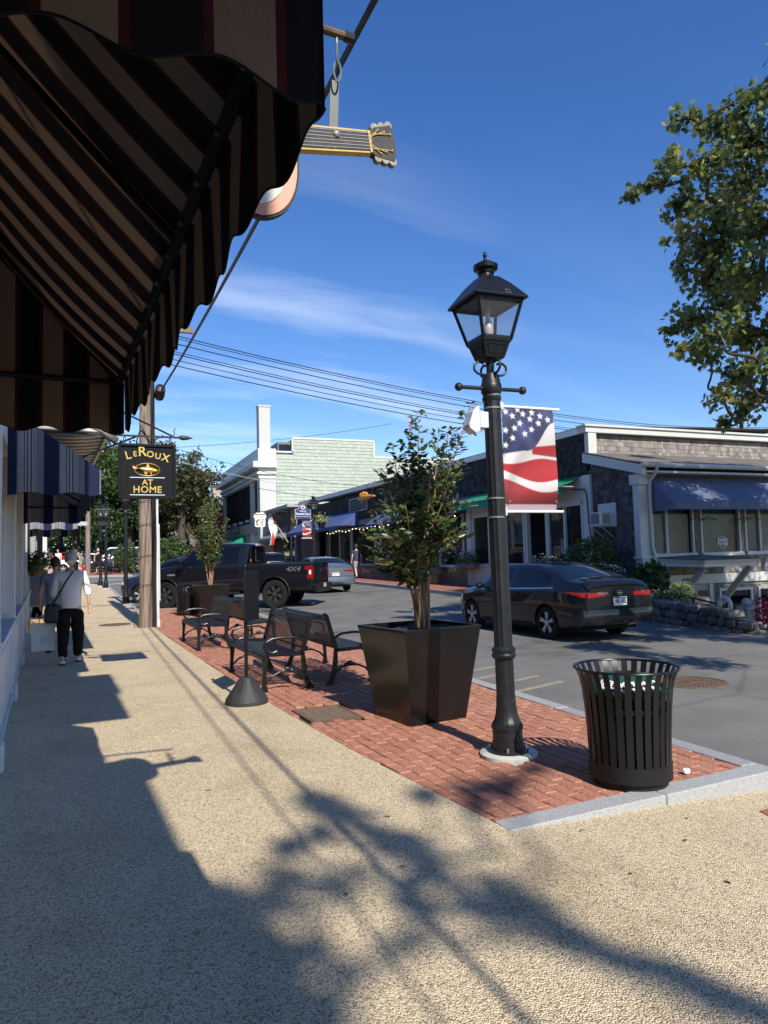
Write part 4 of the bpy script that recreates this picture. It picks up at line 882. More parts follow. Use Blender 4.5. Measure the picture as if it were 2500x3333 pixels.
# crumpled paper
mb = MB(); mb.ball((0,0,.02), (.028,.022,.02), 9, 6); mb.v = [tuple(Vector(p)*float(RNG.uniform(.7, 1.25))) for p in mb.v]
o = part('crumpled_paper', mb, M['paperw']); o.location = (3.68, 3.74, .003); tag(o, 'crumpled white paper on the bricks beside the recycling bin', 'litter')
# planters
def planter(label, loc, rz, tw=.418, bw=.305, h=.86):
    r = thing('square_planter', label, 'planter', loc, rz, 'tapered black planters')
    t = .03
    P = lambda s, z: [(-s,-s,z),(s,-s,z),(s,s,z),(-s,s,z)]
    mb = MB(); lv = P(bw, 0)+P(tw, h-.03)+P(tw+.006, h-.028)+P(tw+.006, h)+P(tw-t, h)+P(tw-t, h-.09)
    fs = [(3,2,1,0)]
    for i in range(5):
        for k in range(4): fs.append((i*4+k, i*4+(k+1) % 4, i*4+4+(k+1) % 4, i*4+4+k))
    mb.add(lv, fs); part('shell', mb, M['planter'], r, bevel=.005)
    s = tw-t-.001; mb = MB(); mb.grid(lambda u, v: (-s+2*s*u, -s+2*s*v, h-.045+.03*math.sin(u*9+1)*math.sin(v*8)+RNG.uniform(-.01, .012)), 16, 16); part('soil', mb, M['soil'], r)
    return r
planter('big tapered black planter standing between bench and street lamp', (2.865, 6.19, 0), .16)
planter('smaller looking black planter beyond the benches near the pickup', (2.93, 19.45, zg(3, 19.5)), .05)
# benches
def bench_proto(label, loc, rz, group):
    r = thing('metal_bench', label, 'bench', loc, rz, group)
    prof = [(-.275,.345),(-.30,.365),(-.305,.395),(-.285,.425),(-.24,.435),(-.15,.425),(.0,.405),(.10,.40),(.155,.415),(.185,.45),(.215,.55),(.25,.68),(.275,.78),(.295,.82),(.325,.835),(.35,.82),(.355,.795)]
    sm = []
    for i in range(len(prof)-1):
        for q in range(2): sm.append(tuple(np.array(prof[i])*(1-q/2)+np.array(prof[i+1])*q/2))
    sm.append(prof[-1])
    w, th = .0135, .006; mb = MB(); vs = []; fs = []
    for i, (x, z) in enumerate(sm):
        a = Vector(sm[min(i+1, len(sm)-1)])-Vector(sm[max(i-1, 0)]); a.normalize(); n = Vector((-a.y, a.x))
        vs += [(x+n.x*th/2, -w, z+n.y*th/2), (x+n.x*th/2, w, z+n.y*th/2), (x-n.x*th/2, w, z-n.y*th/2), (x-n.x*th/2, -w, z-n.y*th/2)]
    for i in range(len(sm)-1):
        for k in range(4): fs.append((i*4+k, i*4+4+k, i*4+4+(k+1) % 4, i*4+(k+1) % 4))
    me = mb.add(vs, fs).mesh('slat', M['black'], 30)
    n = 31; Lh = .86
    for i in range(n):
        o = link('slat', me, r); o.location = (0, -Lh+.03+i*(2*Lh-.06)/(n-1), 0)
    for x, z in ((-.28, .385), (.0, .392), (.175, .48), (.28, .77)): part('rail', MB().bar((x, -Lh, z), (x, Lh, z), .03, .012), M['black'], r)
    for s in (-1, 1):
        y = s*Lh; q = MB()
        leg = lambda pts, wd: q.prism(pts, (0, y+.014, 0), (1,0,0), (0,0,1), .028)
        leg([(-.29,.43),(-.25,.43),(-.235,.38),(-.245,.30),(-.262,.18),(-.262,.08),(-.24,.0),(-.34,.0),(-.315,.05),(-.305,.18),(-.305,.30),(-.315,.37)], 0)
        leg([(.16,.42),(.20,.42),(.215,.30),(.235,.16),(.275,.06),(.32,.0),(.23,.0),(.20,.08),(.175,.18),(.16,.30)], 0)
        leg([(-.25,.40),(.16,.385),(.20,.42),(.31,.80),(.345,.84),(.31,.86),(.27,.83),(.155,.435),(-.25,.435)], 0)
        arch = [(-.27,.10),(-.20,.17),(-.10,.215),(.0,.22),(.10,.205),(.19,.14)]; q.tube([(x, y, z) for x, z in arch], .014, 6)
        q.ball((.0, y, .235), (.05, .016, .035), 10, 6); q.ball((.05, y, .225), (.03, .014, .022), 8, 5); q.ball((-.05, y, .225), (.03, .014, .022), 8, 5)
        part('end_frame', q, M['black'], r)
        ar = [(.20,.555),(.10,.60),(-.05,.61),(-.19,.60),(-.265,.56),(-.285,.50),(-.25,.45),(-.18,.44),(-.13,.455)]
        sp = []
        for i in range(len(ar)-1):
            for k in range(3): sp.append(np.array(ar[i])*(1-k/3)+np.array(ar[i+1])*k/3)
        sp.append(np.array(ar[-1])); part('arm_rest', MB().tube([(p[0], y, p[1]) for p in sp], .015, 8), M['black'], r, smooth=True)
    return r
GB = 'back to back black strap benches'
b0 = bench_proto('near bench facing the walk, right behind the cone-based sign', (2.07, 9.02, 0), .035, GB)
for lab, p, rz in (('near bench facing the street, back to back with its twin by the planter', (2.86, 9.10), PI+.035), ('far bench facing the walk, second along from the planter', (1.93, 13.42), .03), ('far bench facing the street, mostly hidden behind its twin', (2.70, 13.5), PI+.03), ('distant black bench on the brick corner across the side street', (1.0, 52.6), -PI/2)):
    c = copy_tree(b0); c.location = (*p, zg(*p)); c.rotation_euler = (0, 0, rz); c['label'] = lab
# portable sign
r = thing('portable_sign', 'black portable sign on a ribbed rubber cone base, seen nearly edge-on', 'sign stand', (1.515, 7.66, 0))
q = MB().lathe([(.225, .0), (.225, .035), (.212, .06), (.075, .262), (.06, .275), (0, .278)], 40, wob=lambda a, z: 1-(.06 if (a*8/(2*PI)) % 1 < .18 and .06 <= z < .26 else 0)); part('cone_base', q, M['rubberbase'], r, smooth=20)
part('pole', MB().cyl((0, 0, .27), (0, 0, 1.43), .019, n=12), M['black'], r, smooth=True); part('ball_finial', MB().ball((0, 0, 1.445), .026, 12, 8), M['black'], r, smooth=True)
d = Vector((math.sin(rad(31)), math.cos(rad(31)), 0)); n_ = Vector((d.y, -d.x, 0))
q = MB(); w_, h0, h1, rr = .23, .86, 1.40, .03
pl = []
for cx, cz, a0 in ((w_-rr, h0+rr, -90), (w_-rr, h1-rr, 0), (-w_+rr, h1-rr, 90), (-w_+rr, h0+rr, 180)):
    for k in range(5): pl.append((cx+rr*math.cos(rad(a0+k*22.5)), cz+rr*math.sin(rad(a0+k*22.5))))
q.prism(pl, d*.10+n_*.028, d, Vector((0,0,1)), .012); part('board', q, M['blackm'], r, bevel=.003)
for z in (.98, 1.30): part('board_bolt', MB().tube([Vector((0,0,z))-n_*.03, Vector((0,0,z))+n_*.03], .007, 8), M['steel'], r)
# utility pole
PX, PY = 1.14, 17.5; z0 = zg(PX, PY)
r = thing('utility_pole', 'weathered wooden utility pole with black cables and white conduit', 'utility pole', (PX, PY, z0))
n = 24; q = MB(); q.tube([(.012*math.sin(i*.6), .01*math.cos(i*.5), -.1+8.9*i/n) for i in range(n+1)], [.158-.04*i/n+.005*math.sin(i*2.1) for i in range(n+1)], 18); part('pole', q, M['pole'], r, smooth=True)
q = MB(); q.tube([(.19, -.06, .0), (.185, -.06, 1.0), (.20, -.07, 2.0), (.17, -.05, 3.5), (.165, -.05, 8)], .05, 8); q.tube([(.17, .05, .0), (.165, .05, 4), (.15, .05, 8)], .035, 8); part('cable_riser', q, M['cable'], r, smooth=True)
q = MB(); q.tube([(.275, -.02, .1), (.26, -.02, 1.6), (.255, -.02, 4.2)], .036, 10); q.tube([(.31, .02, .6), (.30, .02, 2.4)], .022, 8); part('conduit', q, M['pvc'], r, smooth=True)
part('conduit_boot', MB().cyl((.28, -.02, -.02), (.28, -.02, .16), .045, n=10), M['pvc'], r)
for z in (.95, 1.62, 2.35, 2.9, 3.3): q = MB(); q.tube([(.19*math.cos(a), .19*math.sin(a), z+.05*math.cos(a+1)) for a in [2*PI*i/20 for i in range(20)]], .006, 5, closed=True); part('strap', q, M['cable'], r)
q = MB(); q.tube([(-.19, -.03, .0), (-.2, -.02, .35), (-.165, -.1, 1.6), (-.14, -.12, 2.6), (-.1, -.14, 3.1), (-.13, -.12, 3.4)], .006, 5); q.tube([(-.26, -.06, 0.0), (-.2, -.05, .4)], .006, 5); q.tube([(-.12,-.14,3.9),(-.2,-.16,4.3),(-.1,-.18,4.7),(.1,-.16,4.3)], .02, 6); part('loose_wire', q, M['cable'], r)
part('meter_box', MB().bx(-.07, .06, -.24, -.15, 3.95, 4.2), M['pvc'], r, bevel=.01)
part('cross_arm', MB().bx(-1.1, 1.1, -.25, -.15, 7.0, 7.12), M['wood'], r)
for i in range(5): part('insulator', MB().lathe([(.02, 7.12), (.035, 7.15), (.02, 7.18), (.035, 7.2), (.015, 7.24)], 10, (-1.0+i*.5, -.2, 0)), M['steel'], r)
# overhead cables
def cable(name, label, pts, rr, m, group=None, sub=24):
    mb = MB(); mb.tube(pts, rr, 5); o = part(name, mb, m, smooth=True); return tag(o, label, 'cable', group)
def sagline(A, B, sag, n=30):
    A, B = Vector(A), Vector(B); return [A.lerp(B, t/n)-Vector((0,0,sag*4*(t/n)*(1-t/n))) for t in range(n+1)]
cable('overhead_cable', 'thick black cable running overhead from pole past the guitar sign', sagline((1.50, 17.5, 5.62), (1.66, -22, 5.3), .75, 40), .021, M['cable'])
cable('overhead_cable', 'thinner black cable strung just left of the thick overhead one', sagline((1.36, 17.5, 5.95), (1.33, -22, 5.5), .75, 40), .011, M['cable'])
q = MB(); q.tube([(1.19, 2.4+.0, 3.93+.0)], .01) if False else None
r = thing('cable_insulator', 'black splice can where the overhead cable leaves the pole', 'insulator', (1.47, 17.35, 5.55))
part('can', MB().lathe([(.05, -.2), (.11, -.19), (.12, -.1), (.12, .1), (.11, .19), (.03, .22)], 16, M=Matrix.Rotation(rad(68), 3, 'X')), M['iron'], r, smooth=True)
# wires crossing the street
def crosswire(label, dz, rr=.011, dx=0):
    pts = []
    for i in range(41):
        t = i/40; pts.append((1.0+dx+33*t, 17.4+8.4*t, 6.7+dz-3.14*t+3.74*t*t + (.35*dz)*t))
    cable('crossing_wire', label, pts, rr, M['cable'], 'wires sweeping across the street')
for i, dz in enumerate((.42, .36, .22, .02, -.04, -.18, -.32)): crosswire(['topmost of the seven wires sweeping across the street', 'second wire from the top sweeping across the street', 'third wire from the top sweeping across the street', 'middle one of the seven wires sweeping across the street', 'third wire from the bottom sweeping across the street', 'second wire from the bottom sweeping across the street', 'lowest of the seven wires sweeping across the street'][i], dz, .010 if i % 2 else .013)
for i, (A, B, s) in enumerate((((3.2, 46, 9.2), (26, 52, 7.2), 1.0), ((3.2, 46, 8.4), (26, 50, 6.3), .9), ((3.2, 46, 8.0), (24, 48, 6.0), 1.1), ((-1, 60, 10.5), (30, 70, 16), .6))):
    cable('distant_wire', ['upper thin wire in front of the white building', 'middle thin wire in front of the white building', 'lower thin wire in front of the white building', 'faint high wire beyond the tall white chimney'][i], sagline(A, B, s), .016 if i < 3 else .02, M['cable'] if i != 1 else M['wirel'])
# far pole, street name sign, hydrant, barrel
r = thing('utility_pole', 'distant wooden pole standing at the crosswalk corner', 'utility pole', (-.30, 51.5, zg(0, 51.5))); part('pole', MB().tube([(0,0,-.1), (0,0,9)], [.17,.13], 12), M['pole'], r, smooth=True)
part('cross_arm', MB().bx(-1, 1, -.2, -.1, 8.3, 8.42), M['wood'], r)
r = thing('street_sign', 'street name plate reading CHURCH ST on a thin black post', 'street sign', (-.75, 45.6, zg(0, 45.6))); part('post', MB().cyl((-.35,0,-.1), (-.35,0,3.3), .045, n=10), M['black'], r); part('plate', MB().bx(-.4, .45, -.015, .015, 3.3, 3.52), M['white'], r, bevel=.01); text('lettering', 'CHURCH ST', .15, M['navy'], r, (.02, -.02, 3.41), extrude=.003)
part('finial', MB().ball((-.35, 0, 3.58), .05), M['black'], r)
r = thing('fire_hydrant', 'red fire hydrant at the far corner beside the pole', 'hydrant', (-.55, 52.3, zg(0, 52))); part('barrel', MB().lathe([(.15,0),(.15,.06),(.1,.07),(.1,.5),(.13,.52),(.12,.6),(.07,.7),(.03,.76),(0,.77)], 16), M['redpaint'], r, smooth=True)
for s in (-1, 1): part('outlet', MB().cyl((s*.09,0,.42), (s*.17,0,.42), .05), M['redpaint'], r)
r = thing('round_barrel', 'black round litter barrel at the far corner left of the hydrant', 'bin', (-1.15, 51.8, zg(0, 52))); part('drum', MB().lathe([(.22,0),(.26,.5),(.28,.85),(.2,.95),(.0,1.02)], 20), M['blackm'], r, smooth=True); part('lid_band', MB().lathe([(.275,.8),(.29,.8),(.29,.84),(.275,.84)], 20), M['black'], r)
# left wall clutter: easel board, box, hanging basket
r = thing('easel_board', 'wooden framed A-board leaning by the shop door', 'A-board', (-1.38, 20.3, zg(-1.4, 20.3)), .1)
for s in (-1, 1):
    q = MB(); q.bar((-.32, s*.30, 0), (-.28, s*.03, 1.35), .05, .03); q.bar((.32, s*.30, 0), (.28, s*.03, 1.35), .05, .03); q.bar((-.31, s*.2, .45), (.31, s*.2, .45), .03, .05); q.bar((-.28, s*.03, 1.33), (.28, s*.03, 1.33), .03, .05); fr_ = part('leaf_frame', q, M['woodl'], r)
    q = MB(); q.quad((-.29, s*.20, .46), (.29, s*.20, .46), (.27, s*.045, 1.31), (-.27, s*.045, 1.31)); part('slate', q, M['greyd'], fr_)
r = thing('cardboard_box', 'open brown cardboard box on the walk by the A-board', 'box', (-1.28, 18.55, zg(-1.3, 18.5)), -.05)
q = MB(); a, b, h = .27, .2, .25
q.bx(-a, a, -b, b, 0, .012); q.bx(-a, a, -b, -b+.01, .012, h); q.bx(-a, a, b-.01, b, .012, h); q.bx(-a, -a+.01, -b+.01, b-.01, .012, h); q.bx(a-.01, a, -b+.01, b-.01, .012, h); part('carton', q, M['cardboard'], r)
part('label_patch', MB().bx(-.02, .09, -b-.003, -b-.001, .12, .19), M['steel'], r); part('round_label', MB().lathe([(.035, 0), (.035, .002), (0, .002)], 16, (.19, -b-.003, .09), Matrix(((1,0,0),(0,0,-1),(0,1,0)))), M['bluewhite'], r)
part('contents', MB().box((-.05, 0, .25), (.2, .14, .03), .3), M['paperw'], r)
# ------------------------------------------------------------------ vehicles: lofted bodies, x from tail (0) to nose
class Car:
    def __init__(s, L_, W, H, top, plan, belt, zb, tumble=.22, shoulder=.97, edge=.06, n=90):
        s.L = L_; s.top = top; s.plan = plan; s.belt = belt; s.zb = zb; s.tumble = tumble; s.sh = shoulder; s.edge = edge
        xs = np.linspace(0, L_, n+1); 
        def smooth(tab, k):
            X = np.linspace(-.6, L_+.6, 601); Y = np.interp(X, [p[0] for p in tab], [p[1] for p in tab]); ker = np.hanning(k); ker /= ker.sum(); Yp = np.pad(Y, k//2, mode='edge'); return X, np.convolve(Yp, ker, 'valid')[:601]
        s._t = smooth(top, 17); s._p = smooth(plan, 21); s._b = smooth(belt, 25); s._z = smooth(zb, 15)
        s.xs = xs
    def R(s, x): return float(np.interp(x, *s._t))
    def Wd(s, x): return float(np.interp(x, *s._p))
    def B(s, x): return float(np.interp(x, *s._b))
    def Z(s, x): return float(np.interp(x, *s._z))
    def ring(s, x):
        w, R, z0 = s.Wd(x), s.R(x), s.Z(x); B = min(s.B(x), R-.07); h = max(R-B, .02)
        wr = w*s.sh - s.tumble*h - .03
        e = min(s.edge, h*.45)
        zc = z0+.16; zm = z0+(B-z0)*.62
        P = [(0, z0), (w*.55, z0), (w*.88, z0+.012), (w*.955, z0+.06), (w*.985, zc), (w*1.0, zm), (w*.995, B-.09), (w*.982, B-.03), (w*s.sh, B)]
        for k in (.2, .4, .6, .8): P.append((w*s.sh*(1-k)+(wr)*k + .012*math.sin(PI*k), B+(R-e-B)*k))
        P += [(wr, R-e), (wr-.35*e, R-.45*e), (wr-1.1*e, R-.12*e), (wr*.6, R+.012), (wr*.3, R+.022), (0, R+.025)]
        return P
    def y(s, x, z):
        P = s.ring(x)[3:15]; return float(np.interp(z, [p[1] for p in P], [p[0] for p in P]))
    def ztop(s, x, y):
        P = s.ring(x)[13:]; return float(np.interp(abs(y), [p[0] for p in P][::-1], [p[1] for p in P][::-1]))
    def halftop(s, x): return s.ring(x)[13][0]
    def body(s):
        mb = MB(); n = None; rows = []
        for x in s.xs:
            P = s.ring(x); full = [(x, -p[0], p[1]) for p in P] + [(x, p[0], p[1]) for p in P[-2:0:-1]]
            rows.append(full); n = len(full)
        vs = [p for r in rows for p in r]; fs = []
        for i in range(len(rows)-1):
            for k in range(n): fs.append((i*n+k, (i+1)*n+k, (i+1)*n+(k+1) % n, i*n+(k+1) % n))
        fs.append(tuple(range(n))); fs.append(tuple((len(rows)-1)*n+k for k in range(n))[::-1])
        return mb.add(vs, fs)
    def side(s, x0, x1, zlo, zhi, sd, off=.006, nx=24, nz=6, mb=None):
        mb = mb or MB()
        f = lambda g, x: g(x) if callable(g) else g
        def fn(u, v):
            xa = f(x0, v); xb = f(x1, v); x = xa+(xb-xa)*u; a, b = f(zlo, x), f(zhi, x); b = max(b, a+.002); z = a+(b-a)*v
            return (x, sd*(s.y(x, z)+off), z)
        return mb.grid(fn, nx, nz, flip=sd > 0)
    def topp(s, x0, x1, hw, off=.006, nx=12, ny=12, mb=None):
        mb = mb or MB()
        def fn(u, v):
            h = hw(u) if callable(hw) else hw
            y = (2*v-1)*h; xx = x0+(x1-x0)*u; dR = (s.R(xx+.02)-s.R(xx-.02))/.04; k = 1/math.sqrt(1+dR*dR)
            return (xx-off*dR*k, y, s.ztop(xx, y)+off*k)
        return mb.grid(fn, nx, ny)
def arches(body, xs, r, w, z):
    for x in xs:
        mb = MB(); mb.tube([(x, -w-.3, z), (x, w+.3, z)], r, 40)
        c = bpy.data.objects.new('arch_cutter', mb.mesh('arch_cutter', M['rubber'])); COL.objects.link(c); c.parent = body; c.hide_render = True; c.hide_viewport = True
        m = body.modifiers.new('arch', 'BOOLEAN'); m.operation = 'DIFFERENCE'; m.solver = 'EXACT'; m.object = c
def apply_mods(o):
    dg = bpy.context.evaluated_depsgraph_get(); ev = o.evaluated_get(dg); me = bpy.data.meshes.new_from_object(ev); o.modifiers.clear(); o.data = me
def finish(body):
    cut = [c for c in body.children if c.name.startswith('arch_cutter')]
    for c in cut: c.hide_viewport = False
    bpy.context.view_layer.update(); apply_mods(body)
    for c in cut: bpy.data.objects.remove(c, do_unlink=True)
    me = body.data; me.polygons.foreach_set('use_smooth', [True]*len(me.polygons)); me.set_sharp_from_angle(angle=rad(32))
def wheel(parent, x, y, z, R, w, spokes, rimr, side, m_sp, m_rim, twin=True, sw=.03):
    MX = Matrix(((1,0,0),(0,0,side),(0,-side,0))) if side > 0 else Matrix(((1,0,0),(0,0,-1),(0,1,0)))
    # local: lathe axis -> +y*side
    MX = Matrix(((1,0,0),(0,0,side),(0,1,0)))
    c = (x, y, z); h = w/2
    wr = part('wheel', MB().lathe([(rimr*.98, -h), (rimr+.02, -h-.004), (R*.93, -h), (R*.985, -h*.8), (R, -h*.5), (R, h*.5), (R*.985, h*.8), (R*.93, h), (rimr+.02, h+.004), (rimr, h-.005), (rimr*.96, h-.03)], 44, c, MX, caps=False), M['rubber'], parent, smooth=True)
    part('rim', MB().lathe([(rimr*.995, h-.01), (rimr*.97, h-.004), (rimr*.93, h-.012), (rimr*.90, h-.07), (rimr*.3, h-.10), (0, h-.10)], 40, c, MX, caps=False), m_rim, wr, smooth=True)
    q = MB()
    for i in range(spokes):
        a = 2*PI*i/spokes+.3
        for off in ((-.13, .13) if twin else (0,)):
            b = a+off; a2 = a+off*.35
            P0 = Vector((math.cos(a2)*rimr*.18, math.sin(a2)*rimr*.18, h-.012)); P1 = Vector((math.cos(b)*rimr*.95, math.sin(b)*rimr*.95, h-.012))
            t_ = Vector((-math.sin(b), math.cos(b), 0)); vs = []
            for P, wd in ((P0, sw*.7), (P1, sw)):
                for z_ in (0, -.035): vs += [P-t_*wd/2+Vector((0,0,z_)), P+t_*wd/2+Vector((0,0,z_))]
            vs = [Vector(c)+MX @ v for v in vs]; q.add(vs, [(0,1,5,4),(2,6,7,3),(0,4,6,2),(1,3,7,5),(0,2,3,1),(4,5,7,6)])
    part('spokes', q, m_sp, wr)
    part('hub_cap', MB().lathe([(rimr*.2, h-.03), (rimr*.2, h-.005), (rimr*.12, h+.002), (0, h+.002)], 20, c, MX), m_sp, wr, smooth=True)
    return wr
def plate(parent, x, y, z, body, m_txt, w=.31, h=.155, nrm=-1):
    p = part('number_plate', MB().bx(x-.006, x, y-w/2, y+w/2, z-h/2, z+h/2), M['paperw'], parent, bevel=.006)
    part('plate_band', MB().bx(x-.0085, x-.0062, y-w/2+.01, y+w/2-.01, z+h*.3, z+h*.46), M['navy'], p)
    text('lettering', body, h*.62, m_txt, p, (x-.008, y, z-.008), (0, -1, 0), (0, 0, 1), .001, offset=.002, sx=.82)
    return p
# ---- black sedan
def sedan(label, loc, rz, paint, tail, group=None, plate_txt=None, plate_mat=None, badge=None, detail=True, name='sedan_car', spoke=5, dark=False):
    c = Car(4.64, 1.815, 1.445,
        top=[(-.1,.93),(0,.96),(.05,1.04),(.14,1.085),(.35,1.11),(.55,1.135),(1.25,1.365),(1.6,1.425),(2.05,1.445),(2.5,1.43),(2.85,1.365),(3.5,1.045),(3.62,1.0),(4.15,.90),(4.4,.82),(4.56,.70),(4.64,.56),(4.8,.5)],
        plan=[(-.1,.72),(0,.76),(.08,.83),(.3,.885),(.8,.905),(3.6,.905),(4.1,.87),(4.35,.80),(4.52,.70),(4.64,.50),(4.8,.45)],
        belt=[(-.1,.86),(.2,.93),(.7,.975),(2,.93),(3.6,.88),(4.2,.78),(4.7,.6)], zb=[(-.1,.36),(0,.34),(.3,.24),(.6,.20),(4,.19),(4.4,.2),(4.64,.26)], tumble=.42)
    r = thing(name, label, 'car', loc, rz, group)
    body = part('body', c.body(), [paint], r); arches(body, (1.03, 3.74), .355, .9, .33); finish(body)
    part('underbody', MB().bx(.35, 4.3, -.70, .70, .2, .62), M['rubber'], r)
    for x in (1.03, 3.74):
        for s in (-1, 1): wheel(r, x, s*.79, .318, .318, .2, spoke, .222, s, M['alloy'], M['blackm'], sw=.032)
    zlo = lambda x: c.B(x)+.025; zhi = lambda x: c.R(x)-.085
    for s in (-1, 1):
        for nm_, a, b in (('rear_quarter_glass', .98, 1.33), ('rear_door_window', 1.37, 2.18), ('front_door_window', 2.27, 3.30)):
            part(nm_, c.side(a, b, zlo, zhi, s, .004), M['carglass'], body, smooth=True)
        if detail:
            part('window_trim', c.side(.95, 3.32, lambda x: c.B(x)+.004, lambda x: c.B(x)+.022, s, .007, 40, 1), M['chrome'], body)
            part('window_trim', c.side(.80, 1.02, lambda x: c.B(x)+.004+.55*max(0, .98-x)*0, lambda x: c.B(x)+.022, s, .007, 6, 1), M['chrome'], body)
            for a in (1.28, 2.22, 3.42): part('door_gap', c.side(lambda v, a=a: a+(.10*max(0, .5-v)*2 if a < 1.5 else 0), lambda v, a=a: a+.010+(.10*max(0, .5-v)*2 if a < 1.5 else 0), .30, lambda x: c.B(x), s, .0025, 1, 14), M['rubber'], body)
            part('door_gap', c.side(1.28, 3.42, .295, .307, s, .0025, 40, 1), M['rubber'], body)
            for a in (1.42, 2.42): part('door_handle', c.side(a, a+.2, .86, .89, s, .022, 8, 2), paint, body)
            part('sill_trim', c.side(1.5, 3.3, .215, .30, s, .008, 30, 2), M['rubber'], body)
        q = MB(); q.ball((3.18, s*1.0, .985), (.075, .11, .065), 12, 8); q.box((3.2, s*.93, .94), (.05, .14, .04)); part('mirror', q, paint, r, smooth=True)
        # tail lamp wraps from the boot round the corner
        part('tail_lamp', c.side(.012, .42, lambda x: .815+.09*min(x/.42, 1), lambda x: .91+.012*min(x/.4, 1), s, .008, 14, 4), M['redlens'], body, smooth=True)
        q = MB(); q.grid(lambda u, v: (-.009, s*(.74-.42*u), .81+.03*u + v*(.10-.05*u)), 8, 4, flip=s < 0); part('tail_lamp', q, M['redlens'], body)
        part('head_lamp', c.side(4.15, 4.5, lambda x: .64, lambda x: min(.76, c.R(x)-.08), s, .006, 10, 3), M['clearlens'], body)
        q = MB(); q.grid(lambda u, v: (-.012-.01*u, s*(.70-.16*u), .415+v*.035), 4, 1, flip=s < 0); part('reflector', q, M['redlensd'], body)
    part('windscreen', c.topp(2.93, 3.56, lambda u: c.halftop(2.93+.63*u)-.02, .004), M['carglass'], body, smooth=True)
    part('rear_window', c.topp(.60, 1.24, lambda u: c.halftop(.60+.64*u)-.05+.0*u, .004), M['carglass'], body, smooth=True)
    # rear details
    bpx, bpy_ = [.62,.45,.25,.12,.03,-.03,-.055,-.06], [.905,.906,.902,.885,.82,.68,.45,0]
    def bump(u, v):
        a = abs(2*u-1)*7; i = 7-a; x = float(np.interp(i, range(8), bpx)); y = float(np.interp(i, range(8), bpy_)); k = math.sin(PI*(.12+.76*v))
        return (x+.02*(1-k)-.004, math.copysign(y+.006*k-.004, 2*u-1), .33+v*.27)
    q = MB(); q.grid(bump, 48, 8, flip=True); part('bumper', q, paint if detail else paint, body, smooth=True)
    q = MB(); q.grid(lambda u, v: (-.060+.03*abs(2*u-1)**3, (2*u-1)*.55, .345+v*.11), 12, 3, flip=True); part('diffuser', q, M['rubber'], body, smooth=True)
    part('boot_gap', MB().bx(-.006, -.001, -.76, .76, .635, .648), M['rubber'], body)
    part('boot_lip', c.topp(.015, .20, .72, .022, 6, 10), paint, body, smooth=True)
    part('brake_light', MB().bx(.70, .76, -.10, .10, 1.20, 1.215), M['redlens'], body)
    part('antenna_fin', MB().prism([(0,0),(.12,0),(.02,.05)], (1.35, .01, 1.41), (1,0,0), (0,0,1), .02), paint, body)
    if plate_txt:
        plate(body, -.012, 0, .735, plate_txt, plate_mat)
    if badge:
        part('emblem', MB().tube([(-.012, .045*math.cos(a), .885+.045*math.sin(a)) for a in [2*PI*i/24 for i in range(24)]], .007, 6, closed=True).bx(-.017, -.010, -.055, .055, .877, .893), M['chrome'], body)
        if badge != 'none': text('badge', badge, .06, M['chrome'], body, (-.014, .40, .885), (0,-1,0), (0,0,1), .002, offset=.001, spacing=1.2)
        text('badge', 'SV', .045, M['chrome'], body, (-.014, -.55, .90), (0,-1,0), (0,0,1), .002, offset=.001) if badge == 'SENTRA' else None
    return r
darktxt = mat('plate_dark_text', (.03,.035,.05), .6); redtxt = mat('plate_red_text', (.5,.04,.05), .6)
def hd(dx, dy): return math.atan2(dy, dx)           # car x axis (tail to nose) to this heading
# Sentra: rear wheels (7.9..9.5, 11.4), nose up the street
rzS = hd(-.035, 1); dS = Vector((math.cos(rzS), math.sin(rzS), 0)); nS = Vector((-dS.y, dS.x, 0))
tailS = Vector((7.97, 11.45, 0)) - nS*.9 - dS*1.03
sedan('black four-door sedan with plate PSK 422 driving up the street', (tailS.x, tailS.y, zg(8.8, 12)-.13), rzS, M['carblack'], None, plate_txt='PSK 422', plate_mat=darktxt, badge='SENTRA')
rzT = hd(.02, 1)
sedan('blue-grey sedan with a red and white plate beyond the pickup tailgate', (9.15, 27.6, zg(10, 28)-.10), rzT, M['cargrey'], None, plate_txt='6HLA 17', plate_mat=redtxt, badge='none', name='sedan_car')
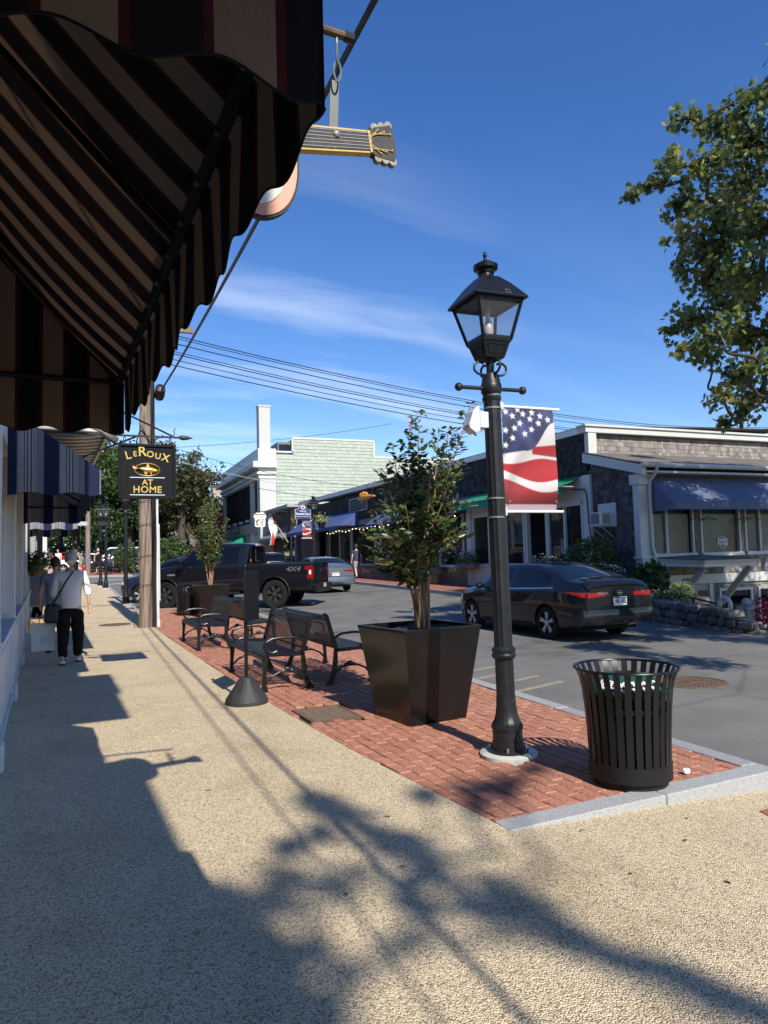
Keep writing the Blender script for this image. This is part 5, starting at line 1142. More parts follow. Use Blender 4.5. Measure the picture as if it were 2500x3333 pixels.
# ---- pickup
def pickup(label, loc, rz, paint):
    r = thing('pickup_truck', label, 'truck', loc, rz)
    L_ = 5.9
    cab = Car(3.75, 2.03, 1.96, top=[(-.2,1.86),(0,1.885),(.06,1.93),(.3,1.955),(1.2,1.965),(1.65,1.92),(1.8,1.87),(2.42,1.34),(2.5,1.30),(3.1,1.25),(3.5,1.19),(3.66,1.09),(3.75,.9),(3.9,.9)],
        plan=[(-.2,.995),(0,.995),(.1,1.005),(2.6,1.01),(3.2,.985),(3.55,.93),(3.72,.80),(3.78,.7)], belt=[(-.2,1.315),(1.5,1.30),(2.5,1.24),(3.3,1.12),(3.8,1.0)], zb=[(-.2,.52),(2.4,.52),(3.0,.5),(3.75,.50)], tumble=.30, edge=.09, n=80)
    X0 = 2.15                                         # cab starts here behind the 2.1 m bed
    hold = MB(); b = cab.body(); b.v = [(x+X0, y, z) for x, y, z in b.v]
    body = part('cab', b, paint, r)
    sh = lambda mb: (setattr(mb, 'v', [(x+X0, y, z) for x, y, z in mb.v]), mb)[1]
    # bed sides, floor, tailgate
    bed = MB()
    for s in (-1, 1):
        prof = [(1.005, .52), (1.015, .60), (1.02, .80), (1.005, 1.0), (1.0, 1.05), (1.008, 1.10), (1.0, 1.26), (.985, 1.315), (.93, 1.325), (.91, 1.30), (.90, .80), (.90, .53)]
        vs = []
        for x in [0.0, .02, 2.11]:
            for y, z in prof: vs.append((x, s*(y-(.02 if x == 0 else 0)), z))
        m_ = len(prof); fs = []
        for i in range(2):
            for k in range(m_): fs.append((i*m_+k, i*m_+(k+1) % m_, (i+1)*m_+(k+1) % m_, (i+1)*m_+k) if s < 0 else ((i+1)*m_+k, (i+1)*m_+(k+1) % m_, i*m_+(k+1) % m_, i*m_+k))
        fs.append(tuple(range(m_))[::s]); fs.append(tuple(2*m_+k for k in range(m_))[::-s]); bed.add(vs, fs)
    bo = part('bed', bed, paint, r)
    part('bed_floor', MB().bx(.05, 2.1, -.9, .9, .75, .80), M['rubber'], r); part('bed_front', MB().bx(2.06, 2.11, -.9, .9, .8, 1.30), paint, r)
    arches(bo, (1.25,), .49, 1.0, .44); finish(bo)
    xf = 1.25+3.68
    arches(body, (xf,), .49, 1.0, .44); finish(body)
    part('chassis', MB().bx(.4, 5.5, -.62, .62, .42, .74), M['rubber'], r); part('axle_liner', MB().bx(.85, 1.7, -.86, .86, .74, .79), M['rubber'], r); part('front_liner', MB().bx(4.6, 5.3, -.86, .86, .60, .95), M['rubber'], r)
    for x in (1.25, xf):
        for s in (-1, 1): wheel(r, x, s*.865, .418, .418, .275, 6, .262, s, M['alloyd'], M['rubber'], sw=.055)
        for s in (-1, 1):
            q = MB(); q.tube([(x+.50*math.cos(a), s*1.005, .44+.50*math.sin(a)) for a in [rad(-8+196*i/24) for i in range(25)]], .028, 6); part('arch_flare', q, paint, r, smooth=True)
    zlo = lambda x: cab.B(x)+.03; zhi = lambda x: cab.R(x)-.13
    for s in (-1, 1):
        for nm_, a, b_ in (('rear_door_window', .30, .93), ('front_door_window', 1.01, 2.22)):
            part(nm_, sh(cab.side(a, b_, zlo, zhi, s, .004)), M['carglass'], body, smooth=True)
            q = MB(); pts = [Vector((X0+x, s*(cab.y(x, zlo(x))+.008), zlo(x))) for x in np.linspace(a, b_, 8)]; q.tube(pts, .006, 5); part('window_seal', q, M['chrome'] if False else M['rubber'], body)
        for a in (.22, .97, 2.32): part('door_gap', sh(cab.side(a, a+.012, .6, lambda x: cab.B(x)+.03, s, .003, 1, 10)), M['rubber'], body)
        part('door_gap', sh(cab.side(.22, 2.32, .60, .612, s, .003, 30, 1)), M['rubber'], body)
        for a in (.36, 1.12): part('door_handle', sh(cab.side(a, a+.21, 1.12, 1.155, s, .03, 8, 2)), M['black'], body)
        part('fender_badge', sh(cab.side(2.42, 2.70, 1.02, 1.07, s, .008, 6, 1)), M['greyd'], body)
        q = MB(); q.box((X0+2.12, s*1.22, 1.36), (.12, .24, .24)); q.box((X0+2.14, s*1.06, 1.30), (.07, .16, .06)); part('mirror', q, M['black'], body, bevel=.03)
        part('step_bar', MB().tube([(X0+.25, s*.96, .47), (X0+2.3, s*.96, .47)], .045, 8), M['blackm'], r, smooth=True)
        # stepped tail lamp
        tl = part('tail_lamp', MB().prism([(.0,.86),(.0,1.22),(.22,1.22),(.24,1.14),(.13,1.10),(.13,.98),(.17,.95),(.17,.86)], (.004, s*1.018+(.012 if s > 0 else 0)-(0 if s > 0 else .012)+(.0), 0), (1,0,0), (0,0,1), .012) if False else MB().prism([(.0,.86),(.0,1.22),(.23,1.22),(.25,1.13),(.13,1.10),(.13,.98),(.17,.95),(.17,.86)], (-.002, s*1.008, 0), (1,0,0), (0,0,1), -.018*s), M['redlens'], r)
        part('lamp_core', MB().prism([(.03,.98),(.03,1.10),(.10,1.10),(.10,.98)], (-.002, s*1.026, 0), (1,0,0), (0,0,1), -.004*s), M['clearlens'], tl)
        part('lamp_bars', MB().prism([(.03,1.14),(.03,1.19),(.21,1.19),(.21,1.15)], (-.002, s*1.026, 0), (1,0,0), (0,0,1), -.004*s), M['redlensd'], tl)
        q = MB(); q.bx(-.012, -.001, min(s*.86, s*1.0), max(s*.86, s*1.0), .86, 1.22); part('tail_lamp', q, M['redlens'], r)
    text('decal', '4X4', .19, M['greyd'], r, (.62, 1.026, 1.14), (-1,0,0), (0,0,1), .001, shear=.25, offset=.004, sx=1.4); text('decal', '4X4', .17, M['black'], r, (.62, 1.0285, 1.142), (-1,0,0), (0,0,1), .001, shear=.25, offset=-.004, sx=1.5)
    tg = part('tailgate', MB().bx(-.004, .05, -.855, .855, .66, 1.31), paint, r, bevel=.012)
    text('badge', 'F-150', .17, M['blackm'], tg, (-.006, .28, .84), (0,-1,0), (0,0,1), .004, spacing=1.3, offset=.003)
    part('emblem', MB().lathe([(.085, 0), (.08, .008), (0, .01)], 24, (-.006, 0, 1.08), Matrix(((0,0,-1),(0,1,0),(.5,0,0)))), M['chrome'], tg); part('handle_recess', MB().bx(-.009, -.0045, -.14, .14, 1.2, 1.26), M['rubber'], tg)
    bp = part('rear_bumper', MB().prism([(-.95,.5),(-.95,.68),(-.80,.70),(-.28,.70),(-.28,.58),(.28,.58),(.28,.70),(.80,.70),(.95,.68),(.95,.5),(.7,.44),(-.7,.44)], (-.14, 0, 0), (0,1,0), (0,0,1), .16), M['black'], r, bevel=.015)
    plate(bp, -.142, 0, .64, '4TX 902', redtxt, .30, .11)
    part('windscreen', sh(cab.topp(1.85, 2.40, lambda u: cab.halftop(1.85+.55*u)-.03, .004)), M['carglass'], body, smooth=True)
    q = MB(); q.grid(lambda u, v: (X0-.008-.0*v, (2*u-1)*(.86-.14*v), 1.36+v*.46), 12, 4, flip=True); rw = part('rear_window', q, M['carglass'], body)
    part('window_divider', MB().tube([(X0-.014, -.2, 1.40), (X0-.014, .18, 1.40), (X0-.014, .18, 1.78)], .005, 5), M['greyd'], rw)
    q = MB(); q.bx(X0-.004, X0-.0005, .52, .60, 1.40, 1.46); part('sticker', q, M['greenfab'], rw) ; q = MB(); q.bx(X0-.010, X0-.0085, .60, .68, 1.39, 1.47); part('sticker', q, M['orange'], rw)
    part('brake_light', MB().bx(X0-.05, X0+.05, -.13, .13, 1.87, 1.93), M['clearlens'], body, bevel=.01); part('brake_lens', MB().bx(X0-.054, X0-.0505, -.05, .05, 1.88, 1.92), M['redlens'], body)
    q = MB(); q.bx(5.85, 5.9, -.85, .85, .5, .78); part('front_bumper', q, M['black'], r, bevel=.02)
    part('roof_rail_cover', MB().bx(.3, 2.0, -.88, -.80, 1.33, 1.36), M['rubber'], r); part('tonneau', MB().bx(.1, 2.04, -.88, .88, 1.275, 1.30), M['rubber'], r)
    return r
RL = Vector((5.44, 22.6, 0)); FL = Vector((2.30, 24.55, 0)); ax_ = (FL-RL).normalized(); rzP = hd(ax_.x, ax_.y); nl = Vector((-ax_.y, ax_.x, 0))
# the driver's side (left of travel) faces the camera
tail = RL - nl*.99 - ax_*1.25
pickup('black pickup truck marked 4X4 parked at an angle past the terrace', (tail.x, tail.y, zg(4, 23.5)-.13), rzP, M['carblack']).scale = (1.02, 1.04, 1.09)
# ---- SUVs
def suv(label, loc, rz, paint, group=None, detail=True, boxy=False, dark=True):
    top = [(-.1,1.05),(0,1.10),(.06,1.25),(.22,1.55),(.4,1.66),(.9,1.70),(2.2,1.70),(2.7,1.62),(3.4,1.13),(3.5,1.09),(4.1,1.0),(4.4,.9),(4.55,.75),(4.62,.6)] if not boxy else [(-.1,1.7),(0,1.78),(.1,1.83),(2.7,1.83),(2.85,1.76),(3.2,1.2),(3.3,1.16),(4.3,1.10),(4.5,1.0),(4.6,.7)]
    c = Car(4.62, 1.86, 1.7, top=top, plan=[(-.1,.78),(0,.82),(.15,.90),(.5,.93),(3.8,.93),(4.3,.86),(4.5,.75),(4.62,.58)], belt=[(0,1.02),(2,.98),(3.5,.95),(4.6,.75)], zb=[(0,.4),(.4,.28),(4.2,.26),(4.6,.32)], tumble=.30, n=60)
    r = thing('suv_car', label, 'car', loc, rz, group); body = part('body', c.body(), paint, r); arches(body, (.95, 3.65), .39, .93, .36); finish(body)
    part('underbody', MB().bx(.35, 4.3, -.70, .70, .28, .7), M['rubber'], r)
    for x in (.95, 3.65):
        for s in (-1, 1): wheel(r, x, s*.81, .35, .35, .22, 5, .235, s, M['alloy'], M['blackm'], sw=.04)
    zlo = lambda x: c.B(x)+.03; zhi = lambda x: c.R(x)-.10
    for s in (-1, 1):
        for nm_, a, b in (('quarter_glass', .28, .92), ('rear_door_window', .98, 1.85), ('front_door_window', 1.93, 3.05)): part(nm_, c.side(a, b, zlo, zhi, s, .004, 14, 4), M['carglass'], body, smooth=True)
        part('tail_lamp', c.side(.02, .38, .90, 1.03, s, .01, 8, 3), M['redlens'], body, smooth=True); q = MB(); q.grid(lambda u, v: (-.01, s*(.80-.35*u), .92+v*.11), 4, 2, flip=s < 0); part('tail_lamp', q, M['redlens'], body)
        part('head_lamp', c.side(4.2, 4.52, .72, .84, s, .008, 8, 2), M['clearlens'], body)
        q = MB(); q.ball((2.98, s*1.02, 1.08), (.08, .12, .08), 10, 6); part('mirror', q, paint, r, smooth=True)
        part('sill_cladding', c.side(1.3, 3.3, .30, .44, s, .01, 16, 2), M['rubber'], body)
        part('roof_rail', MB().tube([(x, s*.66, c.R(x)+.04) for x in np.linspace(.5, 2.5, 8)], .02, 6), M['blackm'], body)
    part('windscreen', c.topp(2.75, 3.40, lambda u: c.halftop(2.75+.65*u)-.03, .004) if not boxy else c.topp(2.88, 3.2, lambda u: c.halftop(2.9)-.03, .004), M['carglass'], body, smooth=True)
    if not boxy: part('rear_window', c.topp(.055, .27, lambda u: c.halftop(.06+.2*u)-.06, .006), M['carglass'], body, smooth=True)
    else: part('rear_window', MB().bx(-.008, -.002, -.68, .68, 1.15, 1.62), M['carglass'], body)
    part('brake_light', MB().bx(.22, .30, -.16, .16, 1.60, 1.63), M['redlens'], body)
    plate(body, -.012, 0, .78, '', redtxt); part('front_plate', MB().bx(4.62, 4.63, -.15, .15, .5, .62), M['paperw'], body)
    return r
suv('dark SUV whose roof and rear window show above the pickup bed', (8.35, 35.2, zg(8.3, 36)-.13), hd(.03, 1), M['cardark'])
p2 = tail + Vector((ax_.x, ax_.y, 0))*3.75 + (-nl)*2.6
suv('dark blue SUV parked past the pickup, nose showing left of the wooden pole', (p2.x, p2.y, zg(4, 26)-.13), rzP, M['carblue'])
suv('grey SUV with red tail lamp parked beyond the distant bench', (4.15, 57.3, zg(2.5, 57)-.05), hd(-1, -.03), M['cardark'])
suv('white boxy SUV parked behind the grey one at the far corner', (4.0, 62.5, zg(2.5, 62)-.05), hd(-1, 0), M['carwhite'], boxy=True)
sedan('white sedan partly hidden behind the distant wooden pole', (1.7, 58.8, zg(0, 58)-.05), hd(-1, .0), M['carwhite'], None, detail=False)
sedan('small dark red car far off behind the man in yellow', (-2.6, 68, zg(-2, 68)-.05), hd(.1, 1), M['carred'], None, detail=False)
# ------------------------------------------------------------------ shingle walls
_sh = MB(); _sh.add([(0,-.0,0),(1,-.0,0),(1,0,1),(0,0,1),(0,1,0),(1,1,0),(1,.25,1),(0,.25,1)], [(0,3,2,1),(4,5,6,7),(0,1,5,4),(1,2,6,5),(2,3,7,6),(3,0,4,7)])
def shingles(parent, O, ux, nrm, width, z0, z1, m, exp=.14, wmin=.10, wmax=.19, limit=300, mask=None, top=None, th=.014, near0=True):
    """courses of tapered shingles on a wall; O base corner, ux along the wall, nrm outwards"""
    O, ux, nrm = Vector(O), Vector(ux).normalized(), Vector(nrm).normalized(); items = []
    z = z0; row = 0
    while z < z1:
        x = -RNG.uniform(0, .1)
        while x < width:
            w = RNG.uniform(wmin, wmax); a, b = max(x, 0), min(x+w-.004, width); x += w
            if b-a < .02: continue
            tz = min(exp*1.15, (top((a+b)/2) if top else z1)-z)
            if tz < .03 or (mask and mask((a+b)/2, z+tz/2)): continue
            items.append((a, b-a, z+RNG.uniform(-.006, .006), tz))
        z += exp; row += 1
    me = _sh.mesh('shingle', m); rest = MB(); k = 0
    items.sort(key=lambda i: i[0] if near0 else -i[0])
    for a, w, z, h in items:
        Mx = Matrix.Identity(4); t_ = th*RNG.uniform(.8, 1.3)
        c0, c1, c2 = ux*w, nrm*t_, Vector((0,0,h)); o = O + ux*a + Vector((0,0,z))
        Mx = Matrix(((c0.x,c1.x,c2.x,o.x),(c0.y,c1.y,c2.y,o.y),(c0.z,c1.z,c2.z,o.z),(0,0,0,1)))
        if k < limit:
            s_ = link('shingle', me, parent); s_.matrix_basis = Mx; k += 1
        else: rest.add([Mx @ Vector(v) for v in _sh.v], _sh.f)
    if rest.v: 
        mm_ = m.copy(); t = mm_.node_tree
        for n in t.nodes:
            if n.type == 'OBJECT_INFO':
                g = t.nodes.new('ShaderNodeNewGeometry')
                for l in list(n.outputs['Random'].links): t.links.new(g.outputs['Random Per Island'], l.to_socket)
        part('shingles', rest, mm_, parent, kind='stuff')
XF = 14.5
def fbox(y0, y1, d0, d1, z0, z1, mb=None):            # d metres out from the facade toward the street
    return (mb or MB()).bx(XF-d1, XF-d0, y0, y1, z0, z1)
def wbox(name, y0, y1, d0, d1, z0, z1, m, parent, bevel=0): return wpart(name, fbox(y0, y1, d0, d1, z0, z1), m, parent, bevel=bevel)
def shopwindow(r, y0, y1, z0, z1, mull=1, fm='white', gm='glass', depth=.05):
    w = wbox('window', y0, y1, -.03, -.02, z0, z1, M[gm], r)
    for i in range(mull+2):
        y = y0+(y1-y0)*i/(mull+1); part('window_frame', fbox(y-.05, y+.05, -.04, depth, z0, z1), M[fm], w, bevel=.006)
    for z in (z0, z1): part('window_frame', fbox(y0+.051, y1-.051, -.04, depth, z-.05, z+.05), M[fm], w, bevel=.006)
    part('sill', fbox(y0-.08, y1+.08, depth+.001, depth+.09, z0-.06, z0-.01), M[fm], w)
    return w
def slope_awning(label, y0, y1, zt, zb, proj, m, val=.22, scal=0, group=None, lean=None, face=None, sides=True, edge=None):
    r = thing('shop_awning', label, 'awning', (XF, (y0+y1)/2, zt), group=group)
    mb = MB(); mb.grid(lambda u, v: (XF-.02-v*proj, y0+u*(y1-y0), zt+(zb-zt)*v-.03*math.sin(PI*v)), int((y1-y0)*3)+2, 5, flip=True); wpart('canopy', mb, m, r, smooth=True)
    mb = MB(); n = int((y1-y0)/.16)
    mb.grid(lambda u, v: (XF-.02-proj-.01*v, y0+u*(y1-y0), zb-v*val*(1-.2*(.5+.5*math.cos(2*PI*u*n)) if v and scal else 1)), n*6 if scal else 8, 1, flip=True); wpart('valance', mb, m, r)
    if sides:
        for y in (y0, y1):
            mb = MB(); mb.quad((XF-.02, y, zt), (XF-.02-proj, y, zb), (XF-.02, y, zb)); wpart('end_panel', mb, m, r)
    q = MB(); q.tube([(XF-.02-proj, y0, zb), (XF-.02-proj, y1, zb)], .022, 6)
    for y in (y0+.05, y1-.05): q.tube([(XF, y, zb+.0), (XF-.02-proj, y, zb)], .018, 6)
    wpart('frame', q, M['white'] if edge else M['greyd'], r)
    return r
# ---- long dark shingled shop row
r = thing('shop_row', 'long low shop row with dark weathered shingles above its awnings', 'building', (XF+2, 35, .3))
ZTOP = lambda y: 5.45+(y-18.2)*.012
core = MB(); core.bx(XF+2.2, XF+9, 18.25, 52, -.3, 5.2); core.bx(XF+.12, XF+2.2, 18.25, 52, 3.75, 5.2); wpart('wall', core, M['inside'], r)
wbox('floor_slab', 18.25, 52, -2.2, -.12, -.3, .45, M['inside'], r)
for y in (18.25, 26.0, 36.2, 45.0, 51.8): wbox('party_wall', y, y+.18, -2.19, -.12, .45, 3.75, M['insidem'], r)
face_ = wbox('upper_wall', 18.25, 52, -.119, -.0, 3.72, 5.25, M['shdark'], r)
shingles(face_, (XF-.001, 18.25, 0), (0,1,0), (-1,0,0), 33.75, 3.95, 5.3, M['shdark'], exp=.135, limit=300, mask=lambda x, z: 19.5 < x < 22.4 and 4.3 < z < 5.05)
tr = MB(); tr.add([(XF-.10, 18.15, 5.30), (XF-.10, 52, 5.62), (XF-.10, 52, 5.86), (XF-.10, 18.15, 5.50), (XF+.6, 18.15, 5.30), (XF+.6, 52, 5.62), (XF+.6, 52, 5.86), (XF+.6, 18.15, 5.50)], [(0,1,2,3),(4,7,6,5),(3,2,6,7),(0,4,5,1),(0,3,7,4),(1,5,6,2)]); wpart('roof_trim', tr, M['whitew'], r)
rf = MB(); rf.quad((XF-.12, 18.1, 5.51), (XF-.12, 52.1, 5.87), (XF+9, 52.1, 6.1), (XF+9, 18.1, 5.8)); wpart('roof', rf, M['roof'], r)
v = wbox('vent_panel', 37.8, 40.6, -.0, .03, 4.34, 5.02, M['shdark'], r); 
for i in range(9): part('vent_slat', fbox(37.9, 40.5, .031, .05, 4.40+i*.065, 4.43+i*.065), M['greyd'], v)
part('vent_frame', fbox(37.7, 40.7, .0, .06, 5.02, 5.1).bx(XF-.06, XF, 37.7, 40.7, 4.28, 4.34).bx(XF-.06, XF, 37.7, 37.8, 4.34, 5.02).bx(XF-.06, XF, 40.6, 40.7, 4.34, 5.02), M['grey'], v)
# shoe shop (white surround)
wbox('corner_board', 18.02, 18.42, -.1, .10, .2, 3.95, M['white'], r, .01); wbox('signboard', 18.42, 26.0, -.1, .04, 3.12, 3.93, M['white'], r); wbox('corner_board', 25.7, 26.1, -.1, .09, .2, 3.9, M['white'], r, .01)
wbox('stall_riser', 18.42, 20.45, -.1, .03, .1, 1.05, M['white'], r); wbox('stall_riser', 21.75, 25.7, -.1, .03, .1, 1.05, M['white'], r)
shopwindow(r, 18.55, 20.4, 1.12, 3.08, 1); shopwindow(r, 21.9, 25.6, 1.12, 3.08, 2)
wbox('door_frame', 20.42, 20.54, -.1, .06, .3, 3.1, M['white'], r); wbox('door_frame', 21.66, 21.78, -.1, .06, .3, 3.1, M['white'], r)
d_ = wbox('door', 20.56, 21.64, -.9, -.86, .3, 3.1, M['inside'], r); part('notice', fbox(20.62, 20.95, -.86, -.855, 1.5, 2.0), M['paperw'], d_)
p = wbox('poster', 22.2, 23.5, -.30, -.28, 1.9, 3.05, mat('poster_grey', (.36,.38,.40), .8, var=.5, vs=1.2), r)
q = MB(); q.prism([(22.95,3.0),(23.2,3.0),(23.12,2.6),(22.92,2.45),(22.88,2.2),(22.74,2.1),(22.72,2.16),(22.8,2.25),(22.78,2.5),(22.98,2.65)], (XF+.278, 0, 0), (0,1,0), (0,0,1), -.003); part('poster_figure', q, M['inside'], p)
for i, (y, z, s, mm) in enumerate(((18.9,1.15,.25,'paperw'),(19.4,1.15,.35,'insidem'),(19.9,1.15,.3,'woodl'),(22.3,1.15,.3,'paperw'),(22.8,1.15,.42,'insidem'),(23.3,1.15,.25,'red'),(23.8,1.15,.5,'insidem'),(24.4,1.15,.35,'paperw'),(24.9,1.15,.6,'insidem'))): wpart('display', MB().box((XF+.5+.1*(i % 3), y, z+s/2), (.3, .28, s), i), M[mm], r, bevel=.03)
slope_awning('long bright green awning over the shoe shop windows', 18.6, 25.85, 3.95, 3.62, .75, M['greenfab'], .30, 0, sides=False, edge=True)
for y in (18.9, 25.4): 
    o = MB().prism([(0,.03),(.12,.0),(.24,.05),(.16,.08),(.20,.20),(.12,.10),(.05,.09)], (XF-.795, y, 3.36), (0,-1,0), (0,0,1), .003); tag(part('fish_emblem', o, M['textw'], bpy.data.objects['shop_awning'], world=True), None)
# flower box
def flowerbox(label, x, y0, y1, z, m, fl, nleaf=900, h=.45, group=None, box=True):
    rr = thing('flower_box', label, 'planter', (x, (y0+y1)/2, z-.25), group=group)
    if box: wpart('trough', MB().bx(x-.15, x+.15, y0, y1, z-.25, z), M['greyd'], rr, bevel=.01)
    pos = np.stack([RNG.normal(x-.05, .13, nleaf), RNG.uniform(y0-.1, y1+.1, nleaf), z+h*RNG.beta(1.4, 2.2, nleaf)-.12], 1)
    o = leafobj('foliage', pos, .09, .5, m, rr, world=True)
    nf = nleaf//8; pos = np.stack([RNG.normal(x-.12, .12, nf), RNG.uniform(y0, y1, nf), z+h*RNG.beta(2, 2, nf)-.05], 1); leafobj('blossom', pos, .06, .9, fl, rr, world=True)
    return rr
def leafmesh(name, pos, size, wr, m, lobed=False, up=0., rng=RNG, dirs=None):
    n = len(pos); d = rng.normal(size=(n, 3)) if dirs is None else dirs + rng.normal(size=(n, 3))*.45
    d[:, 2] -= up; d /= np.linalg.norm(d, axis=1)[:, None]; q = rng.normal(size=(n, 3)); s = np.cross(d, q); s /= np.linalg.norm(s, axis=1)[:, None]; nn = np.cross(d, s)
    l = size*rng.uniform(.65, 1.25, n)[:, None]; w = l*wr
    if lobed:
        T = [(0,0,0),(.30,.15,.02),(.55,.42,-.02),(.32,.40,.03),(.30,.85,-.05),(.12,.62,.02),(0,1.1,-.06),(-.12,.62,.02),(-.30,.85,-.05),(-.32,.40,.03),(-.55,.42,-.02),(-.30,.15,.02)]
        F = [(0,1,2,3),(0,3,4,5),(0,5,6,7),(0,7,8,9),(0,9,10,11)]; nv = 12
        V = np.stack([pos + s*(a*l*1.0) + d*(b*l) + nn*(c*l) for a, b, c in T], 1)
    else:
        T = [(0,0,0),(.5,.45,.10),(0,1,-.12),(-.5,.45,.10)]; F = [(0,1,2),(0,2,3)]; nv = 4
        V = np.stack([pos + s*(a*w) + d*(b*l) + nn*(c*l) for a, b, c in T], 1)
    V = V.reshape(-1, 3); k = len(F[0]); Fa = np.array(F)[None]+np.arange(n)[:, None, None]*nv; Fa = Fa.reshape(-1, k)
    me = bpy.data.meshes.new(name); me.vertices.add(len(V)); me.vertices.foreach_set('co', V.astype(np.float32).ravel())
    me.loops.add(Fa.size); me.loops.foreach_set('vertex_index', Fa.ravel().astype(np.int32)); me.polygons.add(len(Fa)); me.polygons.foreach_set('loop_start', np.arange(0, Fa.size, k, dtype=np.int32))
    me.materials.append(m); me.update(calc_edges=True); return me
def leafobj(name, pos, size, wr, m, parent=None, lobed=False, world=False, up=0., kind=None, dirs=None):
    o = link(name, leafmesh(name, pos, size, wr, m, lobed, up, dirs=dirs), parent, world and parent is not None and parent.type == 'EMPTY')
    if kind: o['kind'] = kind
    return o
flowerbox('flower box full of white blossoms under the shoe shop window', 14.2, 18.6, 20.3, 1.15, M['leafshrub'], M['flowerwhite'])
flowerbox('bushy flower box at the shoe shop corner behind the lamp post', 14.2, 25.0, 26.4, 1.25, M['leafshrub'], M['flowerwhite'], 900, .6)
flowerbox('lime leaved basket of white flowers by the shoe shop', 13.9, 25.6, 26.3, .85, M['leaflime'], M['flowerwhite'], 400, .35, box=False)
# gift shop
wbox('signboard', 26.2, 36.2, -.1, .03, 3.5, 3.80, M['white'], r); wbox('stall_riser', 26.2, 36.2, -.1, .02, .1, 1.0, M['wood'], r)
shopwindow(r, 26.5, 30.9, 1.08, 3.45, 1); shopwindow(r, 31.8, 35.8, 1.08, 3.45, 2)
for i in range(9): wpart('display', MB().box((XF+.55, 26.9+i*1.0, 1.4+.1*(i % 3)), (.3, .5, .6+.2*(i % 2)), i), M['insidem' if i % 2 else 'wood'], r)
for i in range(30): wpart('string_light', MB().ball((XF-.12, 27.0+i*.62, 3.22+.06*math.sin(i*1.3)), .028, 6, 4), M['bulbwarm'], r)
slope_awning('blue awning whose end shows right of the potted tree', 26.0, 35.6, 3.98, 3.28, .95, M['bluefab'], .12, 0, 'blue shop awnings')
rr = thing('wooden_bench', 'plain wooden bench with plank ends outside the gift shop', 'bench', (13.75, 28.6, zg(13.7, 28.6)))
part('seat', MB().bx(-.2, .2, -.8, .8, .42, .47), M['wood'], rr, bevel=.01)
for y in (-.65, .6): part('leg', MB().bx(-.18, .18, y-.03, y+.03, 0, .419), M['woodl'], rr, bevel=.01)
part('backrest', MB().bx(.2, .24, -.8, .8, .3, .85), M['wood'], rr)
# third shop
wbox('signboard', 36.3, 52, -.1, .03, 3.45, 3.75, M['greyd'], r); wbox('stall_riser', 36.3, 45, -.1, .02, .2, 1.1, M['wood'], r); wbox('door', 45.2, 47.2, -.5, -.46, .4, 3.2, M['inside'], r); wbox('side_panel', 47.3, 51.9, -.1, .02, .4, 3.4, M['shmid'], r)
shopwindow(r, 36.6, 40.4, 1.15, 3.3, 0, 'grey'); shopwindow(r, 40.6, 44.8, 1.15, 3.3, 1, 'grey')
slope_awning('wide blue awning above the string lights past the potted tree', 39.2, 51.0, 4.35, 3.45, 1.3, M['bluefab'], .22, 0, 'blue shop awnings')
rr = thing('carved_figure', 'carved orange wooden animal figure hung on wires above the blue awning', 'sculpture', (13.9, 36.2, 4.8))
q = MB(); q.tube([(.0, 1.0, .05), (.0, .6, .08), (0, .1, .05), (0, -.5, .04), (0, -1.1, .03)], [.10, .20, .17, .10, .05], 12); q.ball((0, .85, .22), (.13, .2, .15)); q.ball((0, .5, .28), (.12, .18, .12)); q.ball((0, .15, .25), (.11, .16, .1)); q.ball((-.05, 1.05, .0), (.1, .14, .1)); part('carved_body', q, M['orange'], rr, smooth=True)
q = MB(); q.ball((-.05, .7, -.15), (.08, .1, .08)); part('paw', q, M['orange'], rr, smooth=True); q = MB(); q.tube([(0, .5, .3), (0.3, .5, .9)], .012, 5); q.tube([(0, -.5, .1), (.3, -.5, .9)], .012, 5); part('hanging_wire', q, M['cable'], rr)
M['reflection_sheet'] = mat('pale_reflection', (.50,.52,.54), .9, var=.35, vs=1.5)  # pale tone that imitates reflections in the corner house windows
# ---- corner house at right
r = thing('corner_house', 'grey shingled corner house with white trim and lean-to roof', 'building', (17, 17, -.3))
cm = MB(); cm.bx(XF+.02, 24, 18.24, 26, 4.2, 5.25); wpart('upper_block', cm, M['inside'], r)
YF_ = 16.0
wm = MB(); wm.bx(XF+.02, 24, YF_+.9, 18.2, -1.2, 4.1); wpart('wall', wm, M['inside'], r)
fw_ = MB(); fw_.bx(XF+.02, 24, YF_+.02, YF_+.9, 2.75, 3.95); fw_.bx(XF+.02, 24, YF_+.02, YF_+.9, -1.2, 1.3); front = wpart('front_wall', fw_, M['shmid'], r)
side = wpart('side_wall', MB().bx(XF+.0, XF+.02, YF_+.03, 18.2, -.3, 4.0), M['shmid'], r)
shingles(side, (XF-.001, YF_+.12, 0), (0,1,0), (-1,0,0), 1.95, .35, 4.55, M['shmid'], exp=.145, limit=260, top=lambda x: 3.95+.28*x, mask=lambda x, z: .85 < x < 1.75 and 2.2 < z < 3.0)
shingles(front, (XF+.25, YF_+.015, 0), (1,0,0), (0,-1,0), 8.5, .80, 1.32, M['shgrey'], exp=.13, limit=150)
lowf = wpart('lower_wall', MB().bx(XF+.3, 24, YF_+.005, YF_+.019, -1.2, .5), M['shgrey'], r)
shingles(lowf, (XF+.3, YF_+.004, 0), (1,0,0), (0,-1,0), 8.5, -1.0, .48, M['shgrey'], exp=.14, limit=200, mask=lambda x, z: 1.1 < x < 2.5 or (2.95 < x < 4.3 and z < .35))
tall = wpart('upper_front', MB().bx(XF+.02, 24, 18.2, 18.239, 4.3, 5.25), M['shgrey'], r)
shingles(tall, (XF+.25, 18.199, 0), (1,0,0), (0,-1,0), 9.2, 4.60, 5.22, M['shgrey'], exp=.15, limit=290)
